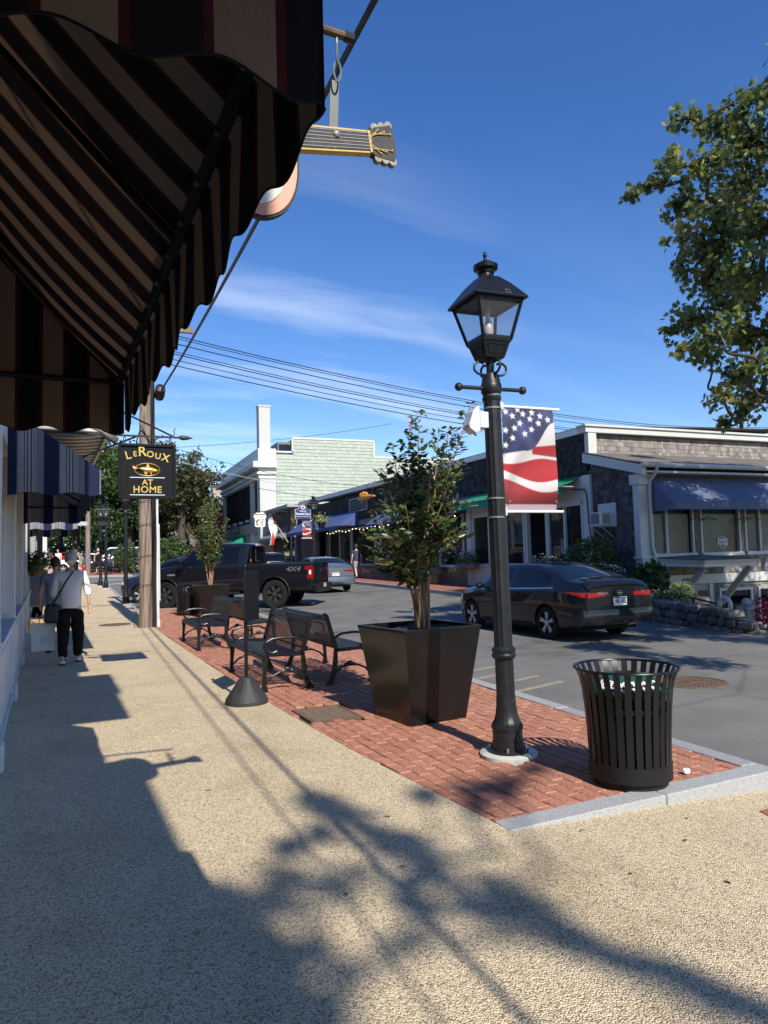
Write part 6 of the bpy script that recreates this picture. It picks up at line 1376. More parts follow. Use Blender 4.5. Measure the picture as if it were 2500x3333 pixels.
B_ = lambda nm_, a, m, bevel=.008: wpart(nm_, MB().bx(*a), m, r, bevel=bevel)
B_('corner_board', (XF-.10, XF+.22, 18.0, 18.195, 4.45, 5.27), M['white']); B_('cornice', (XF-.2, 24.2, 17.98, 18.4, 5.28, 5.46), M['white']); B_('cornice_lip', (XF-.26, 24.2, 17.92, 18.4, 5.462, 5.53), M['white'])
rf = MB(); rf.add([(XF-.2, 18.19, 4.66), (24, 18.19, 4.66), (24, 15.62, 3.98), (XF-.2, 15.62, 3.98), (XF-.2, 18.19, 4.60), (24, 18.19, 4.60), (24, 15.62, 3.92), (XF-.2, 15.62, 3.92)], [(0,3,2,1),(4,5,6,7),(0,1,5,4),(2,3,7,6),(0,4,7,3),(1,2,6,5)]); roof_ = wpart('lean_to_roof', rf, M['roof'], r)
for i in range(18):
    t0 = i/18; y = 15.62+2.57*t0; z = 3.985+.68*t0; q = MB(); q.add([(XF-.21, y, z+.012), (24, y, z+.012), (24, y+.16, z+.045), (XF-.21, y+.16, z+.045), (XF-.21, y, z-.0), (24, y, z-.0)], [(0,1,2,3),(4,5,1,0)]); part('shingle_course', q, M['roof'], roof_)
q = MB(); q.add([(XF-.22, 18.19, 4.62), (XF-.22, 15.6, 3.93), (XF-.22, 15.6, 3.66), (XF-.22, 18.19, 4.34), (XF-.06, 18.19, 4.62), (XF-.06, 15.6, 3.93), (XF-.06, 15.6, 3.66), (XF-.06, 18.19, 4.34)], [(0,1,2,3),(4,7,6,5),(0,4,5,1),(3,2,6,7),(0,3,7,4),(1,5,6,2)]); wpart('rake_board', q, M['white'], r)
B_('soffit', (XF-.05, 24, 15.6, 16.0, 3.72, 3.78), M['white'])
q = MB(); q.tube([(XF-.25, 15.55, 3.93), (24, 15.55, 3.93)], .07, 8); wpart('gutter', q, M['white'], r, smooth=True)
B_('corner_pilaster', (XF-.14, XF+.24, 15.86, 16.10, 1.35, 3.68), M['white']); B_('pilaster_cap', (XF-.2, XF+.3, 15.8, 16.16, 3.4, 3.70), M['white']); B_('corner_post_base', (XF-.12, XF+.26, 15.84, 16.12, -.5, 1.28), M['white']); B_('pilaster_plinth', (XF-.18, XF+.32, 15.8, 16.14, 1.28, 1.352), M['white'])
q = MB(); q.tube([(XF+.3, 15.55, 3.88), (XF+.28, 15.62, 3.7), (XF+.22, 15.8, 3.5), (XF+.22, 15.8, 1.6), (XF+.26, 15.76, 1.4), (XF+.26, 15.76, -.3)], .05, 8); wpart('downspout', q, M['white'], r, smooth=True)
def fwin(x0, x1, z0=1.42, z1=3.0, mull=(), gm='glass'):
    w = B_('window', (x0, x1, 16.05, 16.06, z0, z1), M[gm], 0)
    part('window_frame', MB().bx(x0-.07, x0, 15.97, 16.08, z0-.07, z1), M['white'], w); part('window_frame', MB().bx(x1, x1+.07, 15.97, 16.08, z0-.07, z1), M['white'], w); part('sill', MB().bx(x0-.1, x1+.1, 15.9, 16.08, z0-.11, z0-.005), M['white'], w)
    for x in mull: part('mullion', MB().bx(x-.04, x+.04, 15.98, 16.08, z0, z1), M['white'], w)
    return w
fwin(14.95, 16.42, mull=(15.46,)); w3 = fwin(16.82, 18.30); fwin(18.62, 20.2, mull=(19.2,))
B_('window_pier', (16.53, 16.74, 15.99, 16.1, 1.3, 3.0), M['shgrey']); B_('window_pier', (18.40, 18.53, 15.99, 16.1, 1.3, 3.0), M['shgrey'])
for a, b in ((14.8, 16.5), (16.8, 18.4), (18.5, 20.5)):
    q = MB().bx(a, b, 16.3, 16.33, 1.3, 3.2); wpart('reflection_sheet', q, M['reflection_sheet'], r)  # pale sheets set behind the panes in place of their reflections
# woven emblem in the middle window
q = MB(); q.tube([(17.65+.21*math.cos(a)*(1.0), 16.03, 1.72+.19*math.sin(a)) for a in [PI/6+PI/3*i for i in range(6)]], .012, 5, closed=True); em = part('window_logo', q, M['textw'], w3); text('lettering', 'DARN', .13, M['textw'], em, (17.65, 16.028, 1.775), extrude=.002, offset=.004); text('lettering', 'TOUGH', .115, M['textw'], em, (17.65, 16.028, 1.665), extrude=.002, offset=.004)
for x in (16.74, 18.2, 18.53, 16.3):
    q = MB(); q.tube([(x, 15.97, 2.36), (x+.12, 15.85, 2.44), (x+.24, 15.72, 2.42), (x+.30, 15.66, 2.36), (x+.29, 15.63, 2.39)], .012, 6); wpart('basket_hook', q, M['iron'], r)
B_('band_board', (XF+.9, 22, 15.93, 16.002, .50, .78), M['white'])
q = MB(); q.bx(16.0, 16.9, 15.97, 16.3, -1.0, .48); wpart('door', q, M['grey'], r); B_('door_frame', (15.85, 16.0, 15.9, 16.1, -1.0, .495), M['white']); B_('door_frame', (16.9, 17.05, 15.9, 16.1, -1.0, .495), M['white']); B_('door_opening', (16.35, 16.85, 15.94, 15.968, -1.0, .3), M['inside']); B_('house_plaque', (15.9, 16.5, 15.905, 15.928, .58, .68), M['greyd'])
for a, b in ((17.4, 18.6), (19.0, 20.2)):
    w = B_('lower_window', (a, b, 15.985, 15.99, -.75, .25), M['glassd'], 0); part('window_frame', MB().bx(a-.08, a, 15.93, 16.0, -.82, .33), M['white'], w); part('window_frame', MB().bx(b, b+.08, 15.93, 16.0, -.82, .33), M['white'], w); part('window_frame', MB().bx(a, b, 15.93, 16.0, .25, .33), M['white'], w)
# entrance hood on slanting struts
q = MB(); q.add([(14.75, 15.95, 1.30), (17.6, 15.95, 1.30), (17.45, 14.7, 1.22), (15.25, 14.5, 1.22), (14.75, 15.95, 1.06), (17.6, 15.95, 1.06), (17.45, 14.7, 1.02), (15.25, 14.5, 1.02)], [(0,3,2,1),(4,5,6,7),(0,1,5,4),(1,2,6,5),(2,3,7,6),(3,0,4,7)]); hd_ = wpart('entrance_hood', q, M['white'], r, bevel=.015)
q = MB(); q.add([(14.7, 15.95, 1.305), (17.65, 15.95, 1.305), (17.55, 14.6, 1.225), (15.2, 14.4, 1.225), (16.2, 15.6, 1.36)], [(0,3,4),(3,2,4),(2,1,4),(1,0,4)]); part('hood_roof', q, M['roof'], hd_)
q = MB(); q.add([(14.78, 15.95, 1.16), (15.23, 14.47, 1.12), (17.48, 14.67, 1.12), (17.5, 14.6, 1.20), (15.2, 14.41, 1.20), (14.74, 15.95, 1.24)], [(0,1,4,5),(1,2,3,4)]); part('hood_moulding', q, M['white'], hd_)
for x0, x1 in ((15.55, 15.2), (17.3, 16.95)): q = MB(); q.bar((x0, 14.8, 1.0), (x1, 15.85, -.35), .16, .16); wpart('strut', q, M['grey'], r, bevel=.01)
# AC unit
rr = thing('air_conditioner', 'white window air conditioner in the shingled wall by the green awning', 'air conditioner', (XF, 17.3, 2.3))
wpart('backboard', MB().bx(XF-.05, XF-.018, 16.95, 17.75, 2.25, 2.98), M['white'], rr, bevel=.006); wpart('housing', MB().bx(XF-.48, XF-.051, 17.15, 17.6, 2.32, 2.70), M['whitew'], rr, bevel=.015); wpart('grille', MB().bx(XF-.40, XF-.1, 17.142, 17.149, 2.36, 2.66), M['grey'], rr)
wpart('front_grille', MB().bx(XF-.486, XF-.481, 17.18, 17.57, 2.35, 2.67), M['greyd'], rr); q = MB(); q.bx(XF-.52, XF-.02, 17.1, 17.65, 2.28, 2.31); q.bar((XF-.45, 17.15, 2.28), (XF-.02, 17.15, 1.95), .02, .02); q.bar((XF-.45, 17.6, 2.28), (XF-.02, 17.6, 1.95), .02, .02); wpart('shelf_bracket', q, M['white'], rr)
cable('wall_cable', 'black cable running down the white corner board by the air conditioner', [(XF-.14, 18.9, 3.55), (XF-.14, 18.25, 3.5), (XF-.14, 18.15, 3.3), (XF-.14, 18.1, 2.4), (XF-.14, 17.95, 1.6), (XF-.14, 17.9, .9)], .02, M['cable'])
# navy awning on the front wall
rr = thing('shop_awning', 'navy canvas awning with dappled light over the corner house windows', 'awning', (17, 16, 3.6)); x0, x1 = 14.8, 22
mb = MB(); mb.grid(lambda u, v: (x0+.0+u*(x1-x0) + .0, 15.98-v*.95, 3.62-.78*v-.03*math.sin(PI*v)), 40, 6, flip=True); wpart('canopy', mb, M['bluefabd'], rr, smooth=True)
mb = MB(); mb.grid(lambda u, v: (x0+u*(x1-x0), 15.03-.02*v, 2.84-v*.22*(1-(.12*(.5+.5*math.cos(u*2*PI*48)) if v else 0))), 480, 1, flip=True); wpart('valance', mb, M['bluefabd'], rr)
mb = MB(); mb.quad((x0, 15.98, 3.62), (x0, 15.03, 2.84), (x0, 15.98, 2.62)); mb.quad((x0, 15.03, 2.84), (x0, 15.01, 2.62), (x0, 15.98, 2.62)); wpart('end_panel', mb, M['bluefabd'], rr)
q = MB(); q.tube([(x0, 15.03, 2.84), (x1, 15.03, 2.84)], .02, 6); q.tube([(x0, 15.98, 2.84), (x0, 15.03, 2.84)], .018, 6); wpart('frame', q, M['greyd'], rr)
# stone walls
def stonewall(label, path, h, th, name='stone_wall', course=.17):
    pts = [Vector((*p[:2], 0)) for p in path]; zs = [p[2] for p in path]; hs = [p[3] if len(p) > 3 else h for p in path]
    rr = thing(name, label, 'wall', (*path[0][:2], path[0][2]))
    d = [0.]
    for a, b in zip(pts, pts[1:]): d.append(d[-1]+(b-a).length)
    def at(s):
        i = max(k for k in range(len(d)-1) if d[k] <= s+1e-9); t = (s-d[i])/(d[i+1]-d[i]); p = pts[i].lerp(pts[i+1], t); g = (pts[i+1]-pts[i]).normalized()
        return p, g, zs[i]+(zs[i+1]-zs[i])*t, hs[i]+(hs[i+1]-hs[i])*t
    core = MB(); n = 14; vs = []
    for i in range(n+1):
        p, g, z, hh = at(d[-1]*i/n); nv = Vector((-g.y, g.x, 0)); 
        for a, b in ((-th*.36, -.25), (th*.36, -.25), (th*.36, hh-.06), (-th*.36, hh-.06)): vs.append((p+nv*a+Vector((0,0,z+b))))
    fs = []
    for i in range(n):
        for k in range(4): fs.append((i*4+k, i*4+4+k, i*4+4+(k+1) % 4, i*4+(k+1) % 4))
    core.add(vs, fs+[(0,1,2,3),(n*4+3,n*4+2,n*4+1,n*4)]); wpart('core', core, M['mortar'], rr)
    for row in range(int(h/course+1.5)):
        s = RNG.uniform(-.1, .05)
        while s < d[-1]:
            l = RNG.uniform(.18, .42); sm = min(max(s+l/2, 0), d[-1]); p, g, z, hh = at(sm); zz = row*course+course*.5
            if zz < hh:
                nv = Vector((-g.y, g.x, 0)); ang = math.atan2(g.y, g.x); hv = RNG.uniform(.75, 1.25); mb = MB(); mb.ball((0,0,0), (l*.53, th*.55, course*.56*hv), 8, 5)
                out = []
                for v in mb.v:
                    v = Vector(v); q = Vector((abs(v.x/(l*.53))**.36*math.copysign(l*.53, v.x) if v.x else 0, abs(v.y/(th*.55))**.34*math.copysign(th*.55, v.y) if v.y else 0, abs(v.z/(course*.56))**.38*math.copysign(course*.56, v.z) if v.z else 0)); out.append(q*float(RNG.uniform(.82, 1.04)))
                mb.v = [tuple(v) for v in out]; st = wpart('stone', mb, M['stone'], rr, smooth=28)
                st.matrix_basis = Matrix.Translation(p+Vector((0,0,z+zz))) @ Matrix.Rotation(ang, 4, 'Z') @ Matrix.Rotation(RNG.normal(0, .2), 4, 'Y')
            s += l
    return rr
stonewall('low fieldstone wall along the kerb right of the black sedan', [(12.0, 13.6, -.12, .55), (11.95, 12.4, -.14, .52), (11.8, 11.3, -.18, .5), (11.65, 10.3, -.22, .42), (11.7, 9.9, -.24, .36)], .55, .38)
stonewall('curved fieldstone planter wall behind the kerb wall', [(12.9, 15.2, -.2, .75), (12.7, 14.0, -.25, .62), (12.9, 13.1, -.3, .58), (13.3, 12.8, -.3, .6)], .75, .35)
stonewall('taller fieldstone retaining wall under the flowering bush at the house corner', [(13.0, 19.2, -.1, 1.0), (12.9, 17.2, -.1, 1.0), (13.3, 16.0, -.2, 1.02), (14.4, 15.5, -.3, 1.0)], 1.0, .4, course=.2)
rr = thing('handrail', 'thin black iron handrail sloping down past the stone walls', 'handrail', (12.6, 15, .0))
q = MB(); q.tube([(13.1, 15.6, 1.0), (12.9, 14.2, .72), (12.9, 12.6, .38), (13.0, 11.6, .2)], .022, 8); wpart('rail', q, M['iron'], rr, smooth=True)
for p in ((13.0, 14.9, .85), (12.9, 13.3, .52), (12.95, 12.0, .27)): wpart('baluster', MB().cyl((p[0], p[1], -.4), p, .014, n=6), M['iron'], rr)
rr = thing('gate_post', 'grey post with round ball finial beside the red flowers', 'post', (13.15, 11.4, -.6)); part('shaft', MB().bx(-.11, .11, -.11, .11, 0, .78), M['grey'], rr, bevel=.01); part('cap', MB().bx(-.15, .15, -.15, .15, .78, .84), M['grey'], rr, bevel=.01); part('ball_finial', MB().ball((0,0,.93), .1, 16, 10), M['grey'], rr, smooth=True)
rr = thing('white_urn', 'small white looped garden ornament on the stone wall', 'ornament', (12.3, 11.2, .1)); q = MB(); q.tube([(.0, .14*math.cos(a), .22+.16*math.sin(a)) for a in [rad(-30+240*i/14) for i in range(15)]], .045, 8); part('loop', q, M['white'], rr, smooth=True); part('foot', MB().lathe([(.12,0),(.12,.05),(.06,.1)], 14), M['white'], rr)
def bush(name, label, c, rad_, n, size, m, fl=None, nf=0, cat='shrub', stem=True, fsize=.05):
    rr = thing(name, label, cat, (c[0], c[1], c[2]-rad_[2])); u = RNG.normal(size=(n, 3)); u /= np.linalg.norm(u, axis=1)[:, None]; q = RNG.uniform(.55, 1.05, n)[:, None]**.6; pos = np.array(c)+u*np.array(rad_)*q*(1+.25*np.sin(u[:, :1]*7+u[:, 2:]*5))
    leafobj('foliage', pos, size, .55, m, rr, world=True)
    if fl: 
        u = RNG.normal(size=(nf, 3)); u /= np.linalg.norm(u, axis=1)[:, None]; u[:, 2] = np.abs(u[:, 2])*.9-.15; leafobj('blossom', np.array(c)+u*np.array(rad_)*1.05, fsize, .95, fl, rr, world=True)
    if stem: wpart('stem', MB().tube([(c[0], c[1], c[2]-rad_[2]-.1), (c[0], c[1], c[2])], .03, 6), M['bark'], rr)
    return rr
bush('flowering_bush', 'dark green bush above the stone wall below the air conditioner', (13.7, 17.2, 1.35), (.55, .8, .55), 2200, .11, M['leafdark'])
bush('flowering_bush', 'low mound of white and pink flowers on the stone retaining wall', (13.4, 16.7, .95), (.6, 1.0, .28), 1500, .08, M['leafdark'], M['flowerwhite'], 260)
bush('flowering_bush', 'pink phlox tuft in the white flower mound', (13.1, 17.3, 1.12), (.18, .2, .14), 150, .06, M['leafshrub'], M['flowerpink'], 90, stem=False)
bush('flowering_bush', 'pale lime leaved plant on the curved stone planter', (13.0, 13.1, .48), (.28, .32, .22), 900, .07, M['leaflime'])
bush('flowering_bush', 'red and white begonia bed beside the ball-topped post', (13.9, 11.2, .0), (.75, .9, .38), 1500, .09, M['flowerred'], M['flowerwhite'], 60)
bush('flowering_bush', 'low planting with white flowers between the two stone walls', (12.5, 13.6, .35), (.35, 1.0, .2), 1000, .07, M['leafdark'], M['flowerwhite'], 50)
bush('ornamental_grass', 'dark reedy grass clump at the foot of the downspout', (13.9, 15.1, .55), (.4, .4, .5), 700, .26, M['leafdark'])
# ------------------------------------------------------------------ far buildings
def wb(nm_, a, m, parent, bevel=0): return wpart(nm_, MB().bx(*a), m, parent, bevel=bevel)
r = thing('white_building', 'tall white building with square chimney and pale green shingled side', 'building', (20, 68, 1))
X0, YN, YE = 13.2, 59.9, 79
wb('main_block', (14.7, 34, YN+.05, YE, .5, 10.7), M['whitestucco'], r); sd = wb('side_wall', (14.62, 34, YN, YN+.049, 3, 10.6), M['shgreen'], r)
wb('upper_storey', (16.2, 23.7, YN+.06, YN+14, 10.7, 12.1), M['shgreen'], r)
ss = wb('upper_side_wall', (16.2, 23.7, YN+.01, YN+.058, 10.6, 12.1), M['shgreen'], r)
shingles(sd, (14.66, YN-.001, 0), (1,0,0), (0,-1,0), 15, 5.5, 10.62, M['shgreen'], exp=.30, wmin=.22, wmax=.5, limit=300, th=.05)
shingles(ss, (16.22, YN+.009, 0), (1,0,0), (0,-1,0), 7.45, 10.62, 12.1, M['shgreen'], exp=.30, wmin=.22, wmax=.5, limit=120, th=.05)
for a in ((16.12, 23.8, YN-.06, YN+.1, 12.1, 12.25), (23.69, 23.85, YN-.06, YN+.1, 10.8, 12.1), (23.69, 34, YN-.06, YN+.1, 10.62, 10.78), (14.6, 16.2, YN-.06, YN+.1, 10.85, 11.0), (16.06, 16.2, YN-.06, YN+.1, 10.9, 12.1)): wb('white_trim', a, M['white'], r)
wb('dormer', (15.0, 16.15, YN+.7, YN+6, 10.9, 11.9), M['greyd'], r); wb('dormer_window', (15.1, 16.0, YN+.66, YN+.69, 11.05, 11.7), M['glassd'], r)
ch = wb('chimney', (13.3, 14.3, YN+.4, YN+1.4, 11.2, 14.9), M['whitestucco'], r, .03); part('chimney_cap', MB().bx(13.24, 14.36, YN+.34, YN+1.46, 14.9, 15.02), M['white'], ch)
fc = wb('front_wall', (X0+.45, 14.7, YN+.05, YE, .5, 11), M['whitestucco'], r)
wb('parapet', (X0-.15, 14.62, YN-.2, YE, 10.0, 11.15), M['white'], r, .02); wb('cornice', (X0-.65, 14.66, YN-.5, YE+.3, 9.45, 9.99), M['white'], r, .06); wb('frieze', (X0-.1, 14.6, YN-.12, YE, 8.55, 9.44), M['white'], r, .02); wb('moulding', (X0-.28, 14.63, YN-.28, YE, 8.9, 9.1), M['white'], r, .03)
wb('end_pier', (X0, 14.62, YN-.05, YN+1.1, .8, 8.56), M['whitestucco'], r, .02)
for y in (YN+3.2, YE-1.2): wb('pilaster', (X0+.02, X0+.6, y, y+1.0, .8, 8.56), M['white'], r, .03)
for a, b in ((YN+1.15, YN+3.15), (YN+4.25, YE-1.25)):
    pn = wb('dark_panel', (X0+.3, X0+.35, a, b, 4.9, 8.5), M['shbrown'], r)
    shingles(pn, (X0+.299, a, 0), (0,1,0), (-1,0,0), b-a, 4.95, 8.4, M['shbrown'], exp=.28, wmin=.2, wmax=.45, limit=100, th=.04)
    k = a+.9
    while k < b-.5: part('shutter_rod', MB().tube([(X0+.2, k, 5.2), (X0+.2, k, 8.2)], .03, 5), M['shbrown'], pn); part('flower_tray', MB().bx(X0+.02, X0+.25, k+.4, k+1.4, 5.1, 5.35), M['white'], pn); k += 3.2
wb('sign_band', (X0-.05, X0+.4, YN+1.2, YE-.5, 4.0, 4.9), M['grey'], r, .02)
wb('storefront', (X0+.5, X0+.55, YN+1.2, YE-.5, .8, 3.6), M['glassd'], r); wb('storefront_pier', (X0+.05, X0+.6, YE-1.2, YE-.2, .8, 4.0), M['grey'], r); wb('storefront_pier', (X0+.05, X0+.6, YN+5.5, YN+6.2, .8, 4.0), M['grey'], r)
rr = thing('shop_sign', 'green oval sign board above the far green awning', 'sign', (X0-.1, YN+11, 4.5)); q = MB().prism([(2.6*math.cos(a), .48*math.sin(a)) for a in [2*PI*i/32 for i in range(32)]], (X0-.06, YN+11.2, 4.55), (0,1,0), (0,0,1), -.08); wpart('board', q, mat('sage_paint', (.11,.17,.15), .6), rr); 
for i in range(6): wpart('letter_stroke', MB().box((X0-.15, YN+9.6+i*.55, 4.55+.05*(i % 2)), (.01, .32, .1), 0), M['bluewhite'], rr)
rr = thing('shop_awning', 'far bright green awning with pale lettering at the white building', 'awning', (X0, YN+11, 3.9)); mb = MB(); a_, b_ = YN+6.0, YN+17
mb.grid(lambda u, v: (X0-.02-v*1.3, a_+u*(b_-a_), 3.95-.75*v), 20, 3, flip=True); wpart('canopy', mb, M['greenfab'], rr); mb = MB(); mb.grid(lambda u, v: (X0-1.33, a_+u*(b_-a_), 3.2-v*.35), 4, 1, flip=True); wpart('valance', mb, M['greenfab'], rr); mb = MB(); mb.quad((X0-.02, a_, 3.95), (X0-1.32, a_, 3.2), (X0-.02, a_, 3.2)); wpart('end_panel', mb, M['greenfab'], rr)
for i in range(13): wpart('letter_stroke', MB().box((X0-1.335, a_+.8+i*.72, 3.02), (.01, .42, .16)), mat('mint_letter', (.25,.55,.42), .8) if i == 0 else bpy.data.materials['mint_letter'], rr)
# star shop between
r = thing('small_shop', 'small shingled shop with grey awning and a metal star', 'building', (15, 55.5, .9))
sw = wb('wall', (14.3, 20, 52.05, 59.8, .5, 5.5), M['shmid'], r); f2 = wb('front_face', (14.25, 14.299, 53.6, 59.8, 3.9, 5.5), M['shmid'], r); shingles(f2, (14.249, 53.6, 0), (0,1,0), (-1,0,0), 6.2, 4.0, 5.5, M['shmid'], exp=.2, wmin=.15, wmax=.3, limit=120, th=.03)
f3 = wb('end_face', (14.24, 14.299, 52.05, 53.55, .8, 5.5), M['shgrey'], r); shingles(f3, (14.239, 52.05, 0), (0,1,0), (-1,0,0), 1.5, 3.2, 5.5, M['shgrey'], exp=.18, wmin=.15, wmax=.3, limit=120, th=.03)
wb('roof_edge', (13.5, 20, 51.9, 60, 5.5, 5.75), M['grey'], r, .03); wb('display_window', (14.2, 14.249, 54.2, 59.2, 1.2, 3.6), M['glassd'], r); wb('side_window', (14.18, 14.239, 52.2, 53.3, 1.2, 3.9), M['glassd'], r); wb('window_casing', (14.1, 14.179, 52.1, 53.4, 3.9, 4.05), M['grey'], r); wb('window_casing', (14.1, 14.179, 52.1, 52.2, 1.1, 3.9), M['grey'], r); wb('window_casing', (14.1, 14.179, 53.3, 53.4, 1.1, 3.9), M['grey'], r)
rr = thing('shop_awning', 'drab grey awning behind the hanging flag', 'awning', (14.2, 57, 4)); mb = MB(); mb.grid(lambda u, v: (14.2-v*1.2, 54.2+u*5.4, 4.2-.9*v), 6, 3, flip=True); wpart('canopy', mb, M['greyfab'], rr); mb = MB(); mb.grid(lambda u, v: (13.0, 54.2+u*5.4, 3.3-v*.3), 3, 1, flip=True); wpart('valance', mb, M['greyfab'], rr); mb = MB(); mb.quad((14.2, 54.2, 4.2), (13.0, 54.2, 3.3), (14.2, 54.2, 3.3)); wpart('end_panel', mb, M['greyfab'], rr)
rr = thing('metal_star', 'rusty five-pointed metal star on the small shingled shop', 'star', (14.15, 52.9, 4.9)); q = MB(); P = []
for i in range(10): R_ = .62 if i % 2 == 0 else .25; a = PI/2+PI/5*i; P.append((14.16, 52.85-R_*math.cos(a), 4.75+R_*math.sin(a)))
q.add([(14.0, 52.85, 4.75)]+P, [(0, i+1, (i+1) % 10+1) for i in range(10)]); wpart('plate', q, M['star'], rr)
# hanging signs and flag
rr = thing('dental_sign', 'navy arched sign reading Dental Care beside the distant lamp', 'sign', (11.9, 41.5, 4.6)); P = [(a*.6, b*.62) for a, b in [(-.78,-.62),(.78,-.62),(.78,.30),(.45,.30)]+[(.45*math.cos(a), .30+.42*math.sin(a)) for a in [PI*i/12 for i in range(1, 12)]]+[(-.45,.30),(-.78,.30)]]
CXd, CZd = 11.72, 4.36
wpart('board_edge', MB().prism([(a*1.05, b*1.05) for a, b in P], (CXd, 41.42, CZd), (1,0,0), (0,0,1), .05), M['textw'], rr); bd = wpart('board', MB().prism(P, (CXd, 41.36, CZd), (1,0,0), (0,0,1), .02), M['navy'], rr)
text('lettering', 'Dental Care', .17, M['textw'], rr, (CXd, 41.33, CZd-.09), extrude=.004, world=True, offset=.004); text('lettering', 'VINEYARD', .09, M['textw'], rr, (CXd, 41.33, CZd+.08), extrude=.004, world=True, offset=.002); wpart('lower_band', MB().bx(CXd-.45, CXd+.45, 41.33, 41.339, CZd-.25, CZd-.235), M['textw'], rr)
q = MB(); q.tube([(CXd+.12*math.cos(a), 41.335, CZd+.29+.08*math.sin(a)) for a in [2*PI*i/20 for i in range(20)]], .03, 5, closed=True); wpart('tooth_emblem', q, M['textw'], rr); wpart('hanger', MB().bar((CXd-.5, 41.4, CZd+.5), (12.5, 41.4, CZd+.5), .04, .04), M['rust'], rr)
rr = thing('pub_sign', 'white hanging sign with a small painted scene on a scrolled bracket', 'sign', (12.0, 57.5, 4.8)); cx, cz = 11.44, 4.57; P = [(a*.46, b*.5) for a, b in [(-.85,-.95),(-.65,-1.1),(.65,-1.1),(.85,-.95),(.85,.2),(1.0,.25),(1.0,.65),(.6,1.0),(-.6,1.0),(-1.0,.65),(-1.0,.25),(-.85,.2)]]
wpart('board', MB().prism(P, (cx, 52.0, cz), (1,0,0), (0,0,1), .06), M['cream'], rr); wpart('crest_band', MB().bx(cx-.38, cx+.38, 51.92, 51.935, cz+.33, cz+.41), M['leaflime'], rr)
for i in range(8): wpart('letter_stroke', MB().bx(cx-.36+i*.095, cx-.30+i*.095, 51.92, 51.935, cz+.17, cz+.23), M['greyd'], rr)
mb = MB()
for i in range(26): mb.box((cx+RNG.uniform(-.3, .3), 51.925, cz+RNG.uniform(-.45, .05)), (RNG.uniform(.04, .12), .01, RNG.uniform(.04, .12)))
wpart('painted_scene', mb, mat('painted_scene', (.4,.3,.2), .8, var=.9, vs=3), rr)
q = MB(); q.tube([(cx-.5, 51.97, cz+.6), (13.6, 51.97, cz+.6)], .03, 6); q.tube([(cx+.9+.4*(1-t)*math.cos(t*14), 51.97, cz+.45+.2*(1-t)*math.sin(t*14)) for t in [i/30 for i in range(26)]], .025, 5); q.tube([(13.6, 51.97, cz+.1), (13.0, 51.97, cz+.12), (12.5, 51.97, cz+.35), (12.2, 51.97, cz+.6)], .025, 5); wpart('scroll_bracket', q, M['iron'], rr)
rr = thing('hanging_flag', 'red and white flag drooping from a slanted white pole', 'flag', (14.1, 54.4, 2.9)); A, Bt = Vector((13.85, 53.2, 2.9)), Vector((12.25, 52.3, 4.98)); wpart('flagpole', MB().tube([A, Bt], .04, 8), M['white'], rr)
for k, mm in enumerate(('shirtw', 'redpaint', 'shirtw')):
    mb = MB(); mb.grid(lambda u, v: (lambda t: Bt.lerp(A, t*.42) + Vector((-.10*math.sin(v*6+t*9)-.25*v*t, .10*math.sin(v*5+t*12), -v*(2.3-.9*t))))((k+u)/3), 5, 14); wpart('cloth_stripe', mb, M[mm], rr, smooth=True)
rr = thing('hanging_basket', 'flower basket hanging on the distant lantern lamp', 'basket', (12.95, 41.6, 3.6)); wpart('pot', MB().lathe([(.15, 0), (.28, .32), (.3, .35)], 14, (12.9, 41.5, 3.42)), M['blackm'], rr); leafobj('foliage', np.array((12.9, 41.5, 3.88))+RNG.normal(size=(300, 3))*np.array((.24, .24, .16)), .14, .6, M['leaflime'], rr, world=True)
# distant houses
r = thing('gabled_house', 'grey shingled gabled house with brick chimney in the distance', 'building', (16, 103, 2)); wb('wall', (9, 24, 100.2, 112, 1, 9), M['shgrey'], r); q = MB(); q.prism([(-7.5,9),(7.5,9),(7.0,9.4),(5,10.85),(-5,10.85),(-7.0,9.4)], (16.5, 111, 0), (1,0,0), (0,0,1), 9.5); wpart('roof', q, M['roof'], r)
q = MB(); q.prism([(-2.6,7.6),(2.6,7.6),(2.6,8.6),(0,10.6),(-2.6,8.6)], (16.2, 100.15, 0), (1,0,0), (0,0,1), .9); gb = wpart('gable', q, M['shgrey'], r)
for s in (-1, 1): q = MB(); q.bar((16.2, 99.1, 10.75), (16.2+s*3.1, 99.1, 8.35), .5, .35); part('rake_board', q, M['white'], gb)
shingles(gb, (14.0, 99.24, 0), (1,0,0), (0,-1,0), 4.4, 7.7, 9.8, M['shgrey'], exp=.3, wmin=.3, wmax=.6, limit=100, th=.05, top=lambda x: 8.6+2.0*(1-abs(x-2.2)/2.6))
for x in (14.2, 15.7, 17.2): w = wb('window', (x-.62, x+.62, 99.0, 99.1, 5.8, 7.3), M['glassd'], r); part('window_frame', MB().bx(x-.75, x-.6, 98.9, 99.05, 5.7, 7.45).bx(x+.6, x+.75, 98.9, 99.05, 5.7, 7.45).bx(x-.6, x+.6, 98.9, 99.05, 7.3, 7.45).bx(x-.6, x+.6, 98.9, 99.05, 6.5, 6.58).bx(x-.04, x+.04, 98.9, 99.05, 5.7, 7.3), M['white'], w)
wb('bay_wall', (13.4, 19, 99.11, 100.1, 4, 7.55), M['white'], r)
chb = wb('chimney', (15.6, 16.85, 101, 102.2, 9.5, 12.35), M['brickwall'], r); part('chimney_cap', MB().bx(15.5, 16.95, 100.9, 102.3, 12.35, 12.5), M['shbrown'], chb)
